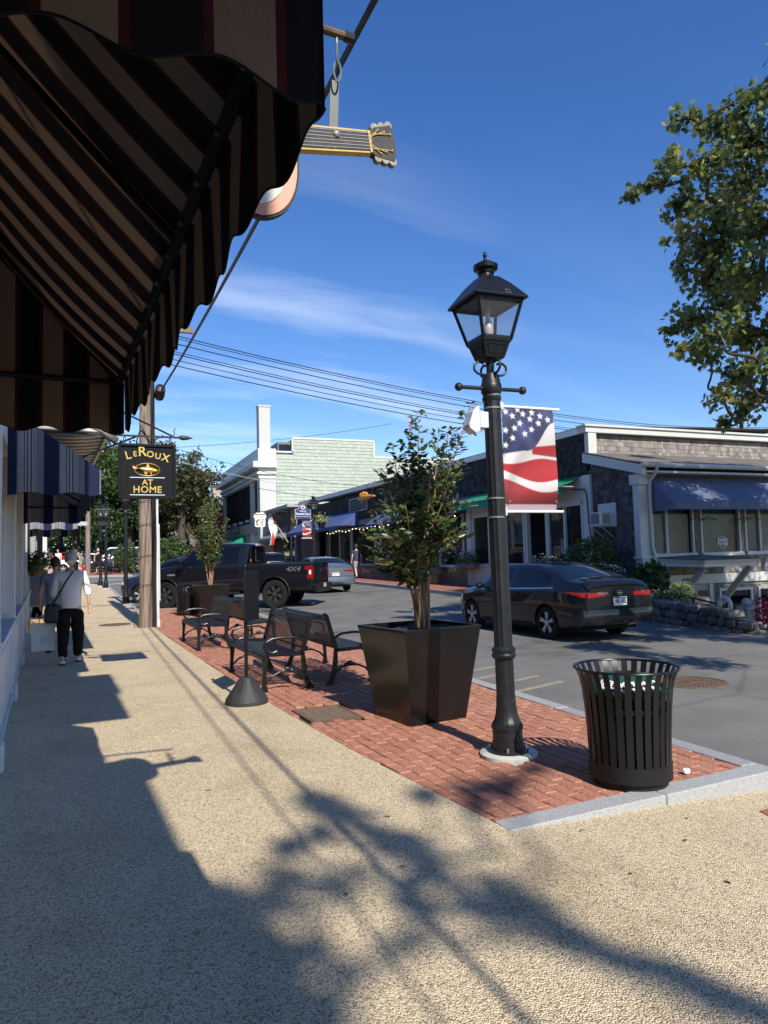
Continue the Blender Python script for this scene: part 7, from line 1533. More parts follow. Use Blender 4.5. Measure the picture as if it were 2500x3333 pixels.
r = thing('red_roof_house', 'low dark building with an orange-red roof beside the white building', 'building', (15, 90, 2)); wb('wall', (12.5, 20, 84.5, 95, 1, 5.6), M['shbrown'], r); q = MB(); q.add([(11.6, 83.8, 5.4), (11.6, 96, 5.4), (16.5, 96, 8.9), (16.5, 83.8, 8.9), (21, 83.8, 5.4), (21, 96, 5.4)], [(0,3,2,1),(3,4,5,2),(0,4,3),(1,2,5)]); wpart('roof', q, M['redtile'], r); wb('window', (12.4, 12.49, 86, 88, 2.6, 4.4), M['glassd'], r)
r = thing('corner_shop', 'corner shop with low brick base and large display window', 'building', (-5, 53, .9)); wb('brick_base', (-9, -2.45, 52.0, 60, .6, 1.95), M['brickwall'], r); wb('capping', (-9, -2.35, 51.9, 60.1, 1.951, 2.07), M['cream'], r, .02); wb('display_window', (-8.9, -2.9, 52.2, 52.25, 2.08, 4.4), M['glassd'], r)
for x in (-2.95, -4.2, -6.0): wb('corner_post', (x-.12, x+.14, 52.05, 52.35, 2.08, 4.4), M['white'], r, .01)
wb('upper_wall', (-9, -2.6, 52.0, 60, 4.4, 8), M['white'], r); wb('back_wall', (-8.9, -3.2, 54.5, 59.9, 2.08, 4.4), M['insidem'], r)
# ------------------------------------------------------------------ trees
def limb(p, q, r0, r1, mb, wob=.12, n=7):
    p, q = Vector(p), Vector(q); L_ = (q-p).length; pts = []
    for i in range(n+1):
        t = i/n; o = Vector((math.sin(t*5+p.x*3), math.cos(t*4+q.y*2), math.sin(t*3+q.x)))*wob*L_*.18*math.sin(PI*t); pts.append(p.lerp(q, t)+o+Vector((0,0,-.05*L_*math.sin(PI*t))))
    mb.tube(pts, [r0+(r1-r0)*i/n for i in range(n+1)], 7); return pts
def tree(name, label, base, trunk_h, tr, blobs, dens, lsize, lm, lobed=False, group=None, bark='bark', limbs=True, seed=1, cluster=0):
    rng = np.random.default_rng(seed); r = thing(name, label, 'tree', base, group=group); b = Vector(base); fork = b+Vector((0,0,trunk_h))
    mb = MB(); n = 8; mb.tube([b+Vector((.05*math.sin(i), .05*math.cos(i*1.3), -.3+(trunk_h+.3)*i/n)) for i in range(n+1)], [tr*(1.35-.65*(i/n)**.5) for i in range(n+1)], 12); wpart('trunk', mb, M[bark], r, smooth=True)
    bl = MB(); pos = []
    if limbs:                                              # branches grow blob to blob from the fork
        nodes = [fork]; par = [-1]; order = sorted(range(len(blobs)), key=lambda i: (Vector(blobs[i][:3])-fork).length)
        for i in order:
            c = Vector(blobs[i][:3]); dc = (c-fork).length
            j = min(range(len(nodes)), key=lambda q: (nodes[q]-c).length + .25*(nodes[q]-fork).length + (9 if (nodes[q]-fork).length > dc-.05 and q else 0)); nodes.append(c); par.append(j)
        cnt = [1]*len(nodes)
        for i in range(len(nodes)-1, 0, -1): cnt[par[i]] += cnt[i]
        for i in range(1, len(nodes)):
            r1 = .010*tr/.2*math.sqrt(cnt[i]); r0 = min(r1*1.5, .010*tr/.2*math.sqrt(cnt[par[i]])); limb(nodes[par[i]], nodes[i], r0, r1, bl, wob=.7, n=8)
    for bb in blobs:
        c, rd = Vector(bb[:3]), bb[3]
        nn = int(dens*rd**2.4*10)+12
        if cluster:
            k = max(4, nn//cluster); cc = rng.normal(size=(k, 3)); cc /= np.linalg.norm(cc, axis=1)[:, None]; cc = np.array(c)+cc*rd*rng.uniform(.25, 1.0, (k, 1))*np.array((1, 1, .8)); 
            if limbs:
                for q in cc[::3]: limb(c, q, .014, .005, bl, n=3)
            p = np.repeat(cc, cluster, 0)+rng.normal(size=(k*cluster, 3))*rd*.17
        else:
            u = rng.normal(size=(nn, 3)); u /= np.linalg.norm(u, axis=1)[:, None]; p = np.array(c)+u*rd*rng.uniform(.3, 1.08, (nn, 1))**.7*np.array((1, 1, .8))
        pos.append(p)
    if limbs: wpart('limbs', bl, M[bark], r, smooth=True)
    pos = np.concatenate(pos); leafobj('crown', pos, lsize, .55, lm, r, lobed=lobed, world=True, up=.35)
    return r
MAPLE = [(9.39, 7.65, 8.46, 0.34), (10.19, 7.95, 8.99, 0.3), (8.75, 8.21, 8.4, 0.29), (9.58, 8.37, 8.47, 0.43), (10.19, 8.17, 8.33, 0.56), (8.15, 7.86, 7.39, 0.3), (8.5, 7.62, 7.23, 0.41), (10.4, 8.58, 7.78, 0.58), (7.84, 8.43, 7.14, 0.19), (8.14, 8.25, 7.2, 0.26), (9.72, 9.22, 7.64, 0.44), (9.37, 8.27, 6.92, 0.5), (10.55, 8.57, 7.04, 0.58), (8.87, 8.52, 6.59, 0.27), (9.59, 8.58, 6.46, 0.49), (9.33, 7.68, 5.76, 0.52), (9.14, 8.78, 6.17, 0.26), (9.86, 8.99, 6.07, 0.43), (9.78, 8.31, 5.55, 0.5), (9.42, 8.94, 5.41, 0.42), (8.95, 9.0, 5.14, 0.23), (8.71, 7.81, 4.78, 0.42), (10.37, 8.61, 5.08, 0.47), (9.42, 8.67, 4.7, 0.31), (8.69, 8.34, 4.69, 0.22), (9.25, 7.55, 4.28, 0.28), (10.36, 8.9, 4.46, 0.35), (9.46, 8.44, 3.98, 0.27), (10.35, 8.61, 4.02, 0.39), (10.11, 9.08, 3.65, 0.2), (10.2, 8.69, 3.71, 0.2)]
rg = np.random.default_rng(5); extra = []
while len(extra) < 95:
    p = rg.uniform((9.0, 1.0, 3.6), (20, 11.5, 13))
    if ((p[0]-14.3)/5.6)**2+((p[1]-6)/5)**2+((p[2]-8.2)/4.5)**2 < 1 and (p[0] > 1.30*p[1]+.5 or p[1] < 2): extra.append((*p, rg.uniform(.6, 1.0)))
for i in range(18): extra.append((8.2+4.4*rg.random(), 1.4+3.0*rg.random(), 4.9+1.8*rg.random(), rg.uniform(.35, .6)))
tree('maple_tree', 'big maple turning yellow at upper right, crown hanging over the street', (13.4, 6.0, -.4), 3.6, .3, MAPLE+extra, 210, .108, M['leafmaple'], lobed=True, seed=4, cluster=9)
# street tree behind the viewpoint: only its shade falls into the picture
SH = [(1.30,4.45,.16),(1.38,4.2,.2),(1.45,3.95,.2),(1.5,3.7,.2),(1.55,3.45,.2),(1.6,3.2,.2),(1.65,2.95,.2),(1.72,2.7,.2),(1.8,2.45,.2),(1.9,2.2,.2),(2.0,1.95,.18),(.45,3.0,.35),(.3,2.6,.4),(.6,2.5,.25),(.7,3.2,.22),(.85,3.35,.15),(.2,3.2,.4),(.55,2.1,.3),(.2,2.1,.4),(.05,3.6,.3),(1.15,3.3,.14),(1.0,3.75,.1),(1.2,3.85,.13),(2.0,4.15,.12),(2.3,4.2,.14),(2.6,4.2,.14),(2.9,4.3,.1),(2.2,3.9,.12),(2.5,3.95,.12),(.75,2.8,.15),(1.35,3.0,.12)]
bl_ = []
for i, (x, y, rd) in enumerate(SH):
    z = 10.5+.5*math.sin(i*2.3); bl_.append((x-.05+.0617*z, y-1.235*z, z, rd*(.85 if i < 7 else .6 if i < 11 else 1)))
for i in range(16): a = i*2.4; bl_.append((2.6+1.8*math.cos(a), -16.0+1.6*math.sin(a), 11.0+.3*i/4, .8))
tree('street_tree', 'leafy street tree behind the viewpoint, known by its dappled shade', (3.4, -13.5, -.1), 5.5, .24, bl_, 230, .12, M['leafdark'], lobed=True, seed=9, cluster=8)
def roundtree(name, label, base, h, rx, rz, lm, seed, n=15, lsize=.42, dens=9, group='trees at the end of the street', th=None):
    rng = np.random.default_rng(seed); bl = []
    c = Vector(base)+Vector((0, 0, h-rz))
    for i in range(n):
        u = rng.normal(size=3); u /= np.linalg.norm(u); q = rng.uniform(.3, .85); bl.append((c.x+u[0]*rx*q, c.y+u[1]*rx*q, c.z+u[2]*rz*q, rng.uniform(.28, .45)*rx))
    tree(name, label, base, th or max(h-1.7*rz, 2), .1+h*.022, bl, dens, lsize, lm, lobed=False, group=group, seed=seed, cluster=7)
for i, (x, y, h, rx, rz, lm, lab) in enumerate(((-1.5, 76, 14.0, 5.5, 5.2, 'leafdark', 'light green tree whose top shows left of the hanging sign'), (3.2, 70, 11.5, 4.2, 4.6, 'leafdark', 'dark tree directly behind the utility pole'), (-7, 72, 11, 5, 5, 'leafdark', 'dark tree behind the street name plate'), (7.2, 64, 12.2, 3.4, 4.2, 'leafred', 'russet maple right of the hanging black sign'), (8.6, 72, 10.5, 3.3, 3.8, 'leafred', 'second russet maple left of the gabled house'), (5.5, 78, 9.5, 4, 4, 'leafdark', 'round green tree low behind the pickup cab'), (-3.5, 90, 16, 7, 6, 'leafdark', 'tall pale tree farthest down the street'), (11.0, 80, 9.0, 3, 3.5, 'leafdark', 'small dark tree by the red roof'))):
    roundtree('street_tree', lab, (x, y, zg(x, y)-.1), h, rx, rz, M[lm], 20+i, lsize=.40 if lm == 'leafdark' else .32, dens=22, n=20)
rr = bush('evergreen_shrub', 'bright green conical shrub behind the distant bench', (2.1, 54.2, zg(2, 54)+.95), (.75, .6, 1.05), 1600, .2, M['leafshrub'])
bush('evergreen_shrub', 'broad green hedge bush beside the parked pickup cab', (5.4, 60, 2.3), (1.6, 1.0, 1.3), 1600, .3, M['leafshrub'])
# ------------------------------------------------------------------ crape myrtles
def leafone(l=1.0, w=.5):
    mb = MB(); mb.add([(0,0,0),(w*.42,.3*l,.05),(w*.5,.55*l,.03),(w*.25,.85*l,-.03),(0,l,-.10),(-w*.25,.85*l,-.03),(-w*.5,.55*l,.03),(-w*.42,.3*l,.05),(0,.5*l,-.02)], [(0,1,8),(1,2,8),(2,3,8),(3,4,8),(4,5,8),(5,6,8),(6,7,8),(7,0,8)]); return mb
def myrtle(label, base, tips, seed, nl, parts, lsize, low=.35, group='crape myrtles in planters', flowers=8):
    rng = np.random.default_rng(seed); r = thing('crape_myrtle', label, 'tree', base, group=group); b = Vector(base); pos = []; dirs = []; tw = MB(); PF = []
    for i, tp in enumerate(tips):
        tp = Vector(tp); d0 = Vector((tp.x-b.x, tp.y-b.y, 0)); s0 = b+Vector((rng.normal(0, .03), rng.normal(0, .03), -.06)); H = tp.z-b.z
        if i >= 9: s0 = min((q(.30+.1*(i % 3)) for q in PF[:9]), key=lambda w: ((w-tp).xy).length)
        def P(t, s0=s0, tp=tp, d0=d0, i=i): return s0.lerp(tp, t) + Vector((d0.x, d0.y, 0))*(-.32*math.sin(PI*t)*(1 if t < 1 else 0))*.6 + Vector((.02*math.sin(t*8+i), .02*math.cos(t*7+i*2), 0))
        PF.append(P); n = 12; part_ = MB().tube([P(k/n) for k in range(n+1)], [max((.017 if i < 9 else .009)*(1-k/n)**.8, .003) for k in range(n+1)], 6); wpart('stem', part_, M['barkm'], r, smooth=True)
        L_ = (tp-s0).length; m_ = int(L_*26)
        for k in range(m_):
            t = (low if i < 9 else .1)+(1-(low if i < 9 else .1))*k/m_; c = P(min(t, 1))
            if c.z < b.z+.36: continue
            tl = (.05+.30*(1-t)**.8*rng.uniform(.4, 1.3)) if rng.random() < .75 else .03
            a = rng.uniform(0, 2*PI); e = c+Vector((math.cos(a)*tl, math.sin(a)*tl, tl*.45)); 
            if tl > .08: tw.tube([c, e], [.003, .0015], 4)
            q = max(2, int(tl*38))
            for j in range(q):
                s = (j+.6)/q; pp = c.lerp(e, s); dv = (e-c).normalized() if tl > .02 else Vector((math.cos(a), math.sin(a), .2)); sd_ = Vector((-dv.y, dv.x, 0))*(1 if j % 2 else -1)
                pos.append(pp); dirs.append(dv*.55+sd_*.9+Vector((0,0,.05)))
    wpart('twigs', tw, M['barkm'], r, kind='stuff')
    pos = np.array([tuple(p) for p in pos]); dirs = np.array([tuple(p) for p in dirs]); dirs /= np.linalg.norm(dirs, axis=1)[:, None]
    idx = rng.permutation(len(pos))[:nl]; pos, dirs = pos[idx], dirs[idx]
    k = min(parts, len(pos)); cen = pos.mean(0); order = np.argsort(-np.linalg.norm((pos-cen)[:, :2], axis=1)); pos, dirs = pos[order], dirs[order]
    me = leafone().mesh('leaf', M['leafmyrtle'], 60)
    for p, d in zip(pos[:k], dirs[:k]):
        o = link('leaf', me, r); d = Vector(d)+Vector(rng.normal(size=3)*.2); z = Vector((rng.normal()*.5, rng.normal()*.5, 1)); x = d.cross(z).normalized(); d.normalize(); z = x.cross(d); l = lsize*rng.uniform(.8, 1.25)
        o.matrix_parent_inverse = Matrix.Translation(-b); o.matrix_basis = Matrix(((x.x*l, d.x*l, z.x*l, p[0]), (x.y*l, d.y*l, z.y*l, p[1]), (x.z*l, d.z*l, z.z*l, p[2]), (0,0,0,1)))
    if len(pos) > k: leafobj('leaves', pos[k:], lsize, .52, M['leafmyrtle'], r, world=True, kind='stuff', dirs=dirs[k:].copy())
    for j in range(flowers):
        tp = Vector(tips[j % len(tips)])+Vector((rng.normal(0, .05), rng.normal(0, .05), -.04-.3*rng.random())); leafobj('blossom', np.array(tp)+rng.normal(size=(14, 3))*.014, .024, .9, M['flowermag'], r, world=True)
    return r
b = (2.90, 6.22, .84)
tips = [(2.97,6.3,2.96),(3.34,6.35,2.82),(3.60,6.3,3.06),(3.14,6.1,2.72),(2.72,6.35,2.62),(2.56,6.2,2.30),(2.40,6.1,1.95),(2.62,5.9,1.98),(2.86,5.85,2.25),(3.12,5.9,2.2),(3.36,6.1,2.35),(3.42,5.95,1.98),(3.50,6.3,1.75),(2.42,6.4,1.62),(2.36,6.0,1.45),(2.30,6.15,1.75),(2.45,5.85,1.72),(2.7,6.6,2.4),(3.05,6.65,2.55),(3.28,6.55,2.45),(3.2,5.8,1.62),(2.65,5.75,1.6),(2.95,6.2,2.6),(2.82,6.15,2.75)]
myrtle('multi-stemmed crape myrtle with dark leaves in the big planter', b, tips, 3, 4300, 300, .078, .30, flowers=3)
b2_ = (2.92, 19.45, zg(3, 19.5)+.84)
tips2 = [(2.92+.50*math.cos(a)*q, 19.45+.45*math.sin(a)*q, b2_[2]+h*.9) for a, q, h in ((.2,.5,2.45),(1.1,.9,1.9),(2.0,.8,2.2),(2.9,1.0,1.7),(3.7,.7,2.3),(4.5,.9,1.8),(5.3,1.0,1.5),(6.0,.95,2.0),(0.7,.2,2.7),(2.5,.3,2.6),(3.2,1.15,1.2),(0,1.1,1.3),(4.9,.4,2.5))]
myrtle('smaller crape myrtle in the farther planter near the pickup', b2_, tips2, 8, 3600, 60, .08, .34, flowers=2)
# hanging plant pot by the shops
rr = thing('hanging_planter', 'copper hanging pot with fern beside the shop doorway', 'basket', (-1.22, 18.3, 1.4)); wpart('pot', MB().lathe([(.1, 0), (.19, .2), (.2, .24), (.0, .22)], 18, (-1.22, 18.3, 1.30)), M['rust'], rr, smooth=True); leafobj('fern', np.array((-1.22, 18.3, 1.62))+RNG.normal(size=(420, 3))*np.array((.16, .16, .09)), .12, .4, M['leafshrub'], rr, world=True)
q = MB(); q.tube([(-1.22, 18.3, 1.5), (-1.22, 18.3, 2.5)], .006, 5); wpart('hanger', q, M['cable'], rr)
# dry leaves and twigs on the pavement
LL = ['right of centre near the bottom of the picture', 'on the walk just left of the shade blotch', 'beside the cone base of the portable sign', 'just below the left half of the granite band', 'below the middle of the granite band', 'below the granite band under the bin', 'in the shade near the lower middle', 'farthest right near the lower edge', 'on the bricks left of the lamp footing', 'on the bricks between drain grate and planter', 'on the bricks between lamp and bin', 'on the bricks just left of the lamp footing, nearer the walk']
lf = leafone(1, .6).mesh('fallen_leaf', M['leafred'], 60)
for i, (x, y) in enumerate(((2.35,2.75),(1.6,3.9),(1.28,7.45),(2.45,3.28),(2.9,3.0),(3.2,3.25),(1.05,3.1),(2.7,2.55),(2.2,5.4),(2.0,6.1),(3.45,4.6),(2.55,4.9))):
    o = link('fallen_leaf', lf); s = RNG.uniform(.025, .045); o.scale = (s, s, s); o.location = (x, y, walkz(x, y)+.006); o.rotation_euler = (RNG.normal(0, .2), RNG.normal(0, .2), RNG.uniform(0, 6)); tag(o, 'dry fallen leaf '+LL[i], 'leaf', 'dry fallen leaves')

# dense wood closing the end of the street
pos = []
for i in range(34):
    c = np.array((-58+i*3.4+RNG.uniform(-1, 1), 112+RNG.uniform(-6, 8)+(10 if 12 < -58+i*3.4 < 30 else 0), 4.5+RNG.uniform(0, 3.5))); u = RNG.normal(size=(700, 3)); u /= np.linalg.norm(u, axis=1)[:, None]; pos.append(c+u*np.array((4, 3, 4.5))*RNG.uniform(.5, 1.05, (700, 1)))
wd_ = leafobj('far_wood', np.concatenate(pos), .9, .7, M['leafdark'], None, kind='stuff'); tag(wd_, 'dark belt of trees closing the far end of the street', 'wood')
for i, (x, y, h, w_) in enumerate(((-6, 80, 2.2, 3.0), (1.5, 84, 2.4, 4), (6.5, 70, 2.0, 2.2))):
    bush('evergreen_shrub', ['low dark hedge far behind the street name plate', 'low dark hedge far behind the lamp posts', 'low dark hedge behind the pickup windscreen'][i], (x, y, zg(x, y)+h*.5), (w_, 1.2, h*.6), 1800, .34, M['leafdark'])
# ------------------------------------------------------------------ people (Skin modifier grown along posed joints)
FOLD = bpy.data.textures.new('cloth_folds', 'CLOUDS'); FOLD.noise_scale = .11; FOLD.noise_depth = 2
def skinmesh(name, joints, edges, m, parent, sub=2, root=0):
    """joints: list of (x,y,z,rx,ry)"""
    me = bpy.data.meshes.new(name); me.from_pydata([j[:3] for j in joints], edges, []); me.materials.append(m)
    o = link(name, me, parent)
    md = o.modifiers.new('skin', 'SKIN'); md.use_smooth_shade = True
    for i, j in enumerate(joints):
        sv = me.skin_vertices[0].data[i]; sv.radius = (j[3], j[4] if len(j) > 4 else j[3]); sv.use_root = i == root
    s = o.modifiers.new('subsurf', 'SUBSURF'); s.levels = sub; s.render_levels = sub
    if name in ('shirt', 'trousers', 'shorts'):
        s.levels = s.render_levels = 3; dm = o.modifiers.new('folds', 'DISPLACE'); dm.texture = FOLD; dm.strength = .022 if name == 'shirt' else .028; dm.mid_level = .5; dm.texture_coords = 'LOCAL'
    return o
def chain(o, n): return [(o+i, o+i+1) for i in range(n-1)]
def person(label, loc, rz, h, shirt, trousers, hair, skin='skin', sleeve=.55, step=.18, arms=None, shorts=False, skirt=False, hat=None, bun=False, shoe='black', hand_detail=True, group=None, sit=False, bare=False, lean=0., longhair=False):
    k = h/1.70; r = thing('person', label, 'person', loc, rz, group)
    J = lambda *p: tuple(v*k for v in p)
    # x to the person's right, y forward
    hipz = .90 if not sit else .50
    R = dict(pel=(0, 0, hipz+.03), chest=(0, .01+lean*.3, hipz+.38), neck=(0, -.01+lean*.5, hipz+.56), )
    legs = {}
    for s in (-1, 1):
        f = step*s
        if sit: legs[s] = [(s*.09, 0, hipz), (s*.10, .40, hipz+.0), (s*.10, .42, .08)]
        else: legs[s] = [(s*.095, 0, hipz-.02), (s*.10, f*.45+.03, .49), (s*.10, f*.9-.02, .085+(.02 if f < 0 else 0))]
    default = {s: [(s*.185, -.01+lean*.45, hipz+.50), (s*.245, -.05-.08*s*step*2, hipz+.23), (s*.25, .02-.10*s*step*2, hipz-.02)] for s in (-1, 1)}
    A = default if arms is None else {s: arms.get(s, default[s]) for s in (-1, 1)}
    # body: one continuous skin
    jt = [J(0, 0, hipz+.02, .135, .10), J(0, 0, hipz+.18, .125, .095), J(0, .01+lean*.25, hipz+.36, .15, .10), J(0, lean*.45, hipz+.50, .10, .075), J(0, lean*.5, hipz+.57, .052, .052), J(0, .015+lean*.6, hipz+.63, .05, .05)]; ed = chain(0, 6)
    for s in (-1, 1):
        b = len(jt); L_ = legs[s]; jt += [J(*L_[0], .085, .085), J(*L_[1], .055, .058), J(*L_[2], .036, .04), J(L_[2][0]+s*.01, L_[2][1]+.13, .035, .035, .025)]; ed += [(0, b)]+chain(b, 4)
        b = len(jt); a = A[s]; jt += [J(*a[0], .055), J(*a[1], .038), J(*a[2], .026)]; ed += [(3, b)]+chain(b, 3)
    body = skinmesh('body', jt, ed, M[skin], r)
    # hands: palm, four fingers and a thumb
    for s in (-1, 1):
        w = Vector(A[s][2]); d = (w-Vector(A[s][1])).normalized(); side = Vector((0, 1, 0)) - d*d.y; side.normalize(); q = []; e = []
        pts = [w-d*.01, w+d*.05, w+d*.085]; q += [J(*pts[0], .024, .018), J(*pts[1], .036, .018), J(*pts[2], .034, .016)]; e += [(0,1),(1,2)]
        inw = Vector((-s, 0, 0))
        for f_ in range(4):
            o = len(q); off = side*(.030-.02*f_); l = (.066, .075, .07, .055)[f_]
            q += [J(*(pts[2]+off), .010), J(*(pts[2]+off+d*l*.5+inw*.008), .0095), J(*(pts[2]+off+d*l*.85+inw*.032), .008)]; e += [(2, o), (o, o+1), (o+1, o+2)]
        o = len(q); q += [J(*(w+d*.035+side*.035), .012), J(*(w+d*.065+side*.05+inw*.012), .010), J(*(w+d*.09+side*.05+inw*.02), .0085)]; e += [(1, o), (o, o+1), (o+1, o+2)]
        if hand_detail: skinmesh('hand', q, e, M[skin], body, 1)
    # head with face
    hz = hipz+.745; hy = .03+lean*.75
    mb = MB(); mb.ball((0, 0, 0), (.076, .095, .115), 20, 16)
    out = []
    for v in mb.v:
        x, y, z = v
        if z < 0: x *= 1-.9*(-z)*2.0; y = y*(1-.6*(-z)) + (.012 if y > 0 else .02*(-z)*8)
        if y > .06 and abs(x) < .02 and -.045 < z < .01: y += .018*(1-abs(x)/.02)
        if y > .06 and .0 < z < .03 and .015 < abs(x) < .05: y -= .008
        out.append((x*k, (y+hy)*k, (z+hz)*k))
    mb.v = out; hd = part('head', mb, M[skin], r, smooth=80)
    for s in (-1, 1):
        part('ear', MB().ball((s*.078*k, (hy-.01)*k, (hz-.005)*k), (.010*k, .02*k, .032*k), 8, 6), M[skin], hd, smooth=True)
        part('eye', MB().ball((s*.03*k, (hy+.083)*k, (hz+.012)*k), (.012*k, .008*k, .008*k), 8, 6), M['blackm'], hd)
    part('mouth', MB().ball((0, (hy+.084)*k, (hz-.062)*k), (.022*k, .006*k, .005*k), 8, 4), M['red'], hd)
    # hair
    if hair:
        mb = MB(); mb.ball((0, 0, 0), (.094, .110, .126), 20, 14); o = []
        for x, y, z in mb.v:
            if y > .035 and z < .055: y = .035+(y-.035)*.25; 
            if z < -.05 and not longhair: z = -.05-(abs(z)-.05)*.45
            j = 1+.035*math.sin(x*90+z*60)+.03*math.sin(y*80); o.append((x*j*k, (y*j-.012+hy)*k, (z*j+.016+hz-(.05 if longhair and z < 0 else 0))*k))
        mb.v = o; hr = part('hair', mb, M[hair], hd, smooth=80)
        if bun: part('bun', MB().ball((.0, (hy-.105)*k, (hz-.035)*k), (.05*k, .045*k, .06*k), 12, 8), M[hair], hr, smooth=True); part('hair_clip', MB().box((0, (hy-.15)*k, (hz-.04)*k), (.07*k, .02*k, .05*k)), M['paperw'], hr, bevel=.008)
    if hat:
        mb = MB().lathe([(.098, .0), (.1, .03), (.09, .075), (.05, .105), (0, .115)], 20, (0, (hy-.005)*k, (hz+.03)*k)); cp = part('cap', mb, M[hat], hd, smooth=True); mb = MB(); mb.grid(lambda u, v: (((u-.5)*.16)*k, (hy+.085+v*.085*(1-(2*u-1)**2*.5))*k, (hz+.04-.018*(2*u-1)**2-.015*v)*k), 8, 4); part('cap_peak', mb, M[hat], cp, smooth=True)
    # shirt
    if shirt:
        jt = [J(0, -.005, hipz-.09, .182, .15), J(0, 0, hipz+.12, .168, .135), J(0, .01+lean*.25, hipz+.34, .178, .13), J(0, lean*.43, hipz+.48, .14, .10), J(0, lean*.5, hipz+.56, .068, .066)]; ed = chain(0, 5)
        if not bare:
            for s in (-1, 1):
                b = len(jt); a = [Vector(p) for p in A[s]]; e1 = a[0].lerp(a[1], min(sleeve*2, 1)); jt += [J(*a[0], .075)]; 
                if sleeve > .5: jt += [J(*a[1], .057), J(*a[1].lerp(a[2], (sleeve-.5)*2), .052)]; ed += [(3, b)]+chain(b, 3)
                else: jt += [J(*e1, .066)]; ed += [(3, b), (b, b+1)]
        skinmesh('shirt', jt, ed, M[shirt], r)
    if trousers and not skirt:
        jt = [J(0, 0, hipz+.06, .17, .14), J(0, 0, hipz-.03, .18, .16)]; ed = [(0, 1)]
        for s in (-1, 1):
            b = len(jt); L_ = [Vector(p) for p in legs[s]]; jt += [J(*(L_[0]+Vector((0,0,-.06))), .125, .13), J(*L_[1], .095, .10)]; ed += [(1, b), (b, b+1)]
            if not shorts: jt += [J(*(L_[2]+Vector((0, .01, -.01))), .062, .072)]; ed += [(b+1, b+2)]
        skinmesh('shorts' if shorts else 'trousers', jt, ed, M[trousers], r)
    if skirt: part('skirt', MB().lathe([(.13*k, (hipz+.1)*k), (.165*k, (hipz-.05)*k), (.19*k, (hipz-.38)*k), (.18*k, (hipz-.38)*k), (.12*k, (hipz+.09)*k)], 20), M[trousers], r, smooth=True)
    for s in (-1, 1):
        a = legs[s][2]; part('shoe', MB().ball((a[0]*k, (a[1]+.06)*k, .035*k), (.045*k, .125*k, .035*k), 12, 6), M[shoe], r, smooth=True)
        part('sole', MB().box((a[0]*k, (a[1]+.06)*k, .008*k), (.085*k, .25*k, .016*k)), M['blackm'], r, bevel=.004)
    return r
# the woman in the white top, walking away
wz = zg(0, 12.1)
w = person('woman in a white top and black trousers walking away with a shoulder bag', (-.32, 12.15, wz), -.06, 1.66, 'shirtw', 'trouser', 'hairgrey', 'skin', sleeve=.70, step=.20, bun=True, shoe='paperw',
           arms={1: [(.185, -.01, 1.40), (.255, -.03, 1.13), (.275, .02, .90)], -1: [(-.185, -.01, 1.40), (-.25, -.02, 1.13), (-.24, .10, .92)]})
part('shoe_strap', MB().box((-.093, -.20+.1, .06), (.09, .03, .02)), M['black'], w)
sb = thing('shoulder_bag', 'black shoulder bag slung across the back of the woman in white', 'bag', (-.53, 12.05, wz+.72))
mb = MB(); mb.box((0, 0, 0), (.20, .13, .30)); part('pouch', mb, M['leather'], sb, bevel=.05, seg=4); sb.location = (-.575, 12.1, wz+.78)
q = MB(); q.tube([(.0, -.03, .14), (.10, -.10, .30), (.19, -.125, .48), (.27, -.09, .60), (.29, 0, .635), (.25, .09, .60), (.1, .13, .3), (.0, .05, .14)], .013, 6); part('strap', q, M['leather'], sb, smooth=True)
def paperbag(label, loc, rz, m='paperw'):
    r = thing('shopping_bag', label, 'bag', loc, rz); mb = MB(); a, b, h = .17, .08, .42
    mb.add([(-a*.94,-b,0),(a*.94,-b,0),(a*.94,b,0),(-a*.94,b,0),(-a,-b*1.1,h),(a,-b*1.1,h),(a,b*1.1,h),(-a,b*1.1,h)], [(0,3,2,1),(0,1,5,4),(1,2,6,5),(2,3,7,6),(3,0,4,7)]); part('sack', mb, M[m], r)
    for y in (-b, b): part('handle', MB().tube([(-.06, y, h-.02), (-.045, y*.5, h+.10), (0, 0, h+.14), (.045, y*.5, h+.10), (.06, y, h-.02)], .005, 5), M['wirel'], r)
    part('print_patch', MB().bx(-.02, .09, -b*1.1-.006, -b*1.1-.004, .1, .24), M['bluewhite'], r)
    return r
paperbag('white paper shopping bag carried low at the left of the woman in white', (-.72, 12.35, wz+.20), .1)
person('companion with dark brown hair mostly hidden by the woman in white', (-.62, 14.0, zg(0, 14)), -.03, 1.60, 'bluecloth', 'olive', 'hairbrown', 'skin2', sleeve=.3, step=.12, shorts=True, shoe='black')
person('person in a grey cap and red shirt bent over by the A-board', (-1.36, 20.9, zg(-1.4, 20.9)), -1.2, 1.56, 'red', 'trouser', 'hairbrown', 'skin2', sleeve=.3, step=.05, hat='greycloth', lean=.25)
person('man in navy shirt and grey shorts walking past the shops across the street', (13.35, 36.6, zg(13.3, 36.6)), .05, 1.78, 'navycloth', 'greycloth', 'hairbrown', 'skin2', sleeve=.28, step=.22, shorts=True, hat='navycloth', shoe='blackm')
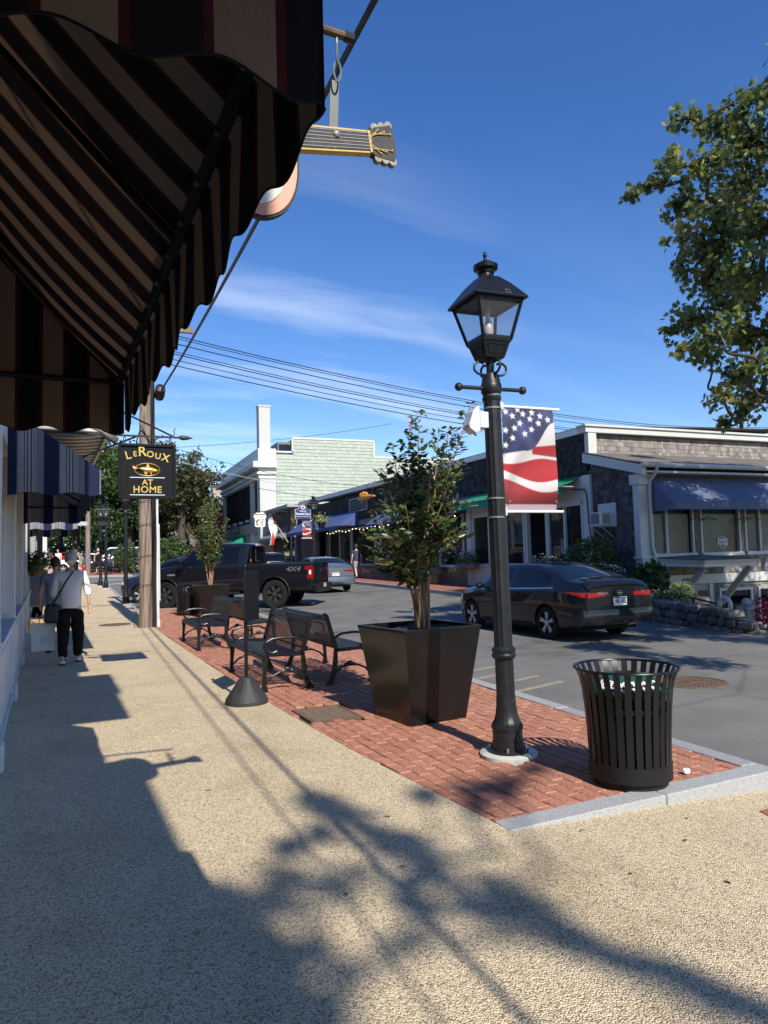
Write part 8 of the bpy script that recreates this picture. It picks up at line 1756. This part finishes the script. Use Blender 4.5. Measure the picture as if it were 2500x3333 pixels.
for a in ((('woman with bare shoulders and black skirt standing at the far corner', (.35, 53.4), PI, 1.70, 'trouser', 'trouser', 'hairgrey', 'skin2'), dict(skirt=True, bare=True, step=.05, sleeve=0)), (('person in olive top and shorts bending beside the hydrant', (-.75, 53.2), 1.2, 1.68, 'olive', 'olive', 'hairbrown', 'skin2'), dict(lean=.35, shorts=True, step=.1, sleeve=.3)), (('man in a yellow top and pale hat by the corner shop', (-3.0, 57.5), .3, 1.75, 'yellowcloth', 'olive', 'hairgrey', 'skin2'), dict(hat='paperw', step=.1, sleeve=.3)), (('person in navy shirt sitting on the distant bench', (1.05, 52.75), 0, 1.7, 'navycloth', 'navycloth', 'hairgrey', 'skin2'), dict(sit=True, step=0, sleeve=.3)), (('shopper in pale clothes beside the man in yellow', (-2.4, 58.6), 2.6, 1.66, 'shirtw', 'greycloth', 'hairbrown', 'skin2'), dict(step=.08, sleeve=.3))):
    p = a[0]; person(p[0], (*p[1], zg(*p[1])), p[2], *p[3:], hand_detail=False, **a[1])
# the dog the man leads
r = thing('dog', 'small brown dog walking beside the man in navy', 'dog', (13.75, 36.1, zg(13.7, 36)), PI/2+.3)
jt = [(-.22,0,.36,.085,.08),(0,0,.37,.095,.09),(.2,0,.39,.10,.10),(.32,0,.48,.06,.06),(.40,0,.56,.062,.06),(.50,0,.54,.03,.03),(-.3,0,.42,.025,.025),(-.42,0,.5,.015,.015)]; ed = [(0,1),(1,2),(2,3),(3,4),(4,5),(0,6),(6,7)]
for x, f in ((-.2, -1), (.2, 1)):
    for s in (-1, 1):
        b = len(jt); jt += [(x, s*.07, .30, .05, .05), (x+(.05 if f < 0 else .0), s*.075, .2, .028, .03), (x-(.05 if f < 0 else .0)+.02*s, s*.075, .1, .018, .018), (x+.02*s, s*.075, .02, .02, .016)]; ed += [(0 if f < 0 else 2, b), (b, b+1), (b+1, b+2), (b+2, b+3)]
skinmesh('body', jt, ed, M['cardboard'], r, root=1)
for s in (-1, 1): part('ear', MB().ball((.39, s*.055, .58), (.02, .01, .045), 8, 6), M['barkm'], r)

# lettering becomes plain mesh
bpy.context.view_layer.update(); _dg = bpy.context.evaluated_depsgraph_get()
for o in [o for o in SC.objects if o.type == 'FONT']:
    me = bpy.data.meshes.new_from_object(o.evaluated_get(_dg)); n = o.name; par = o.parent; mb_, mi_ = o.matrix_basis.copy(), o.matrix_parent_inverse.copy()
    bpy.data.objects.remove(o, do_unlink=True)
    if not len(me.vertices): continue
    c = bpy.data.objects.new(n, me); COL.objects.link(c); c.parent = par; c.matrix_parent_inverse = mi_; c.matrix_basis = mb_
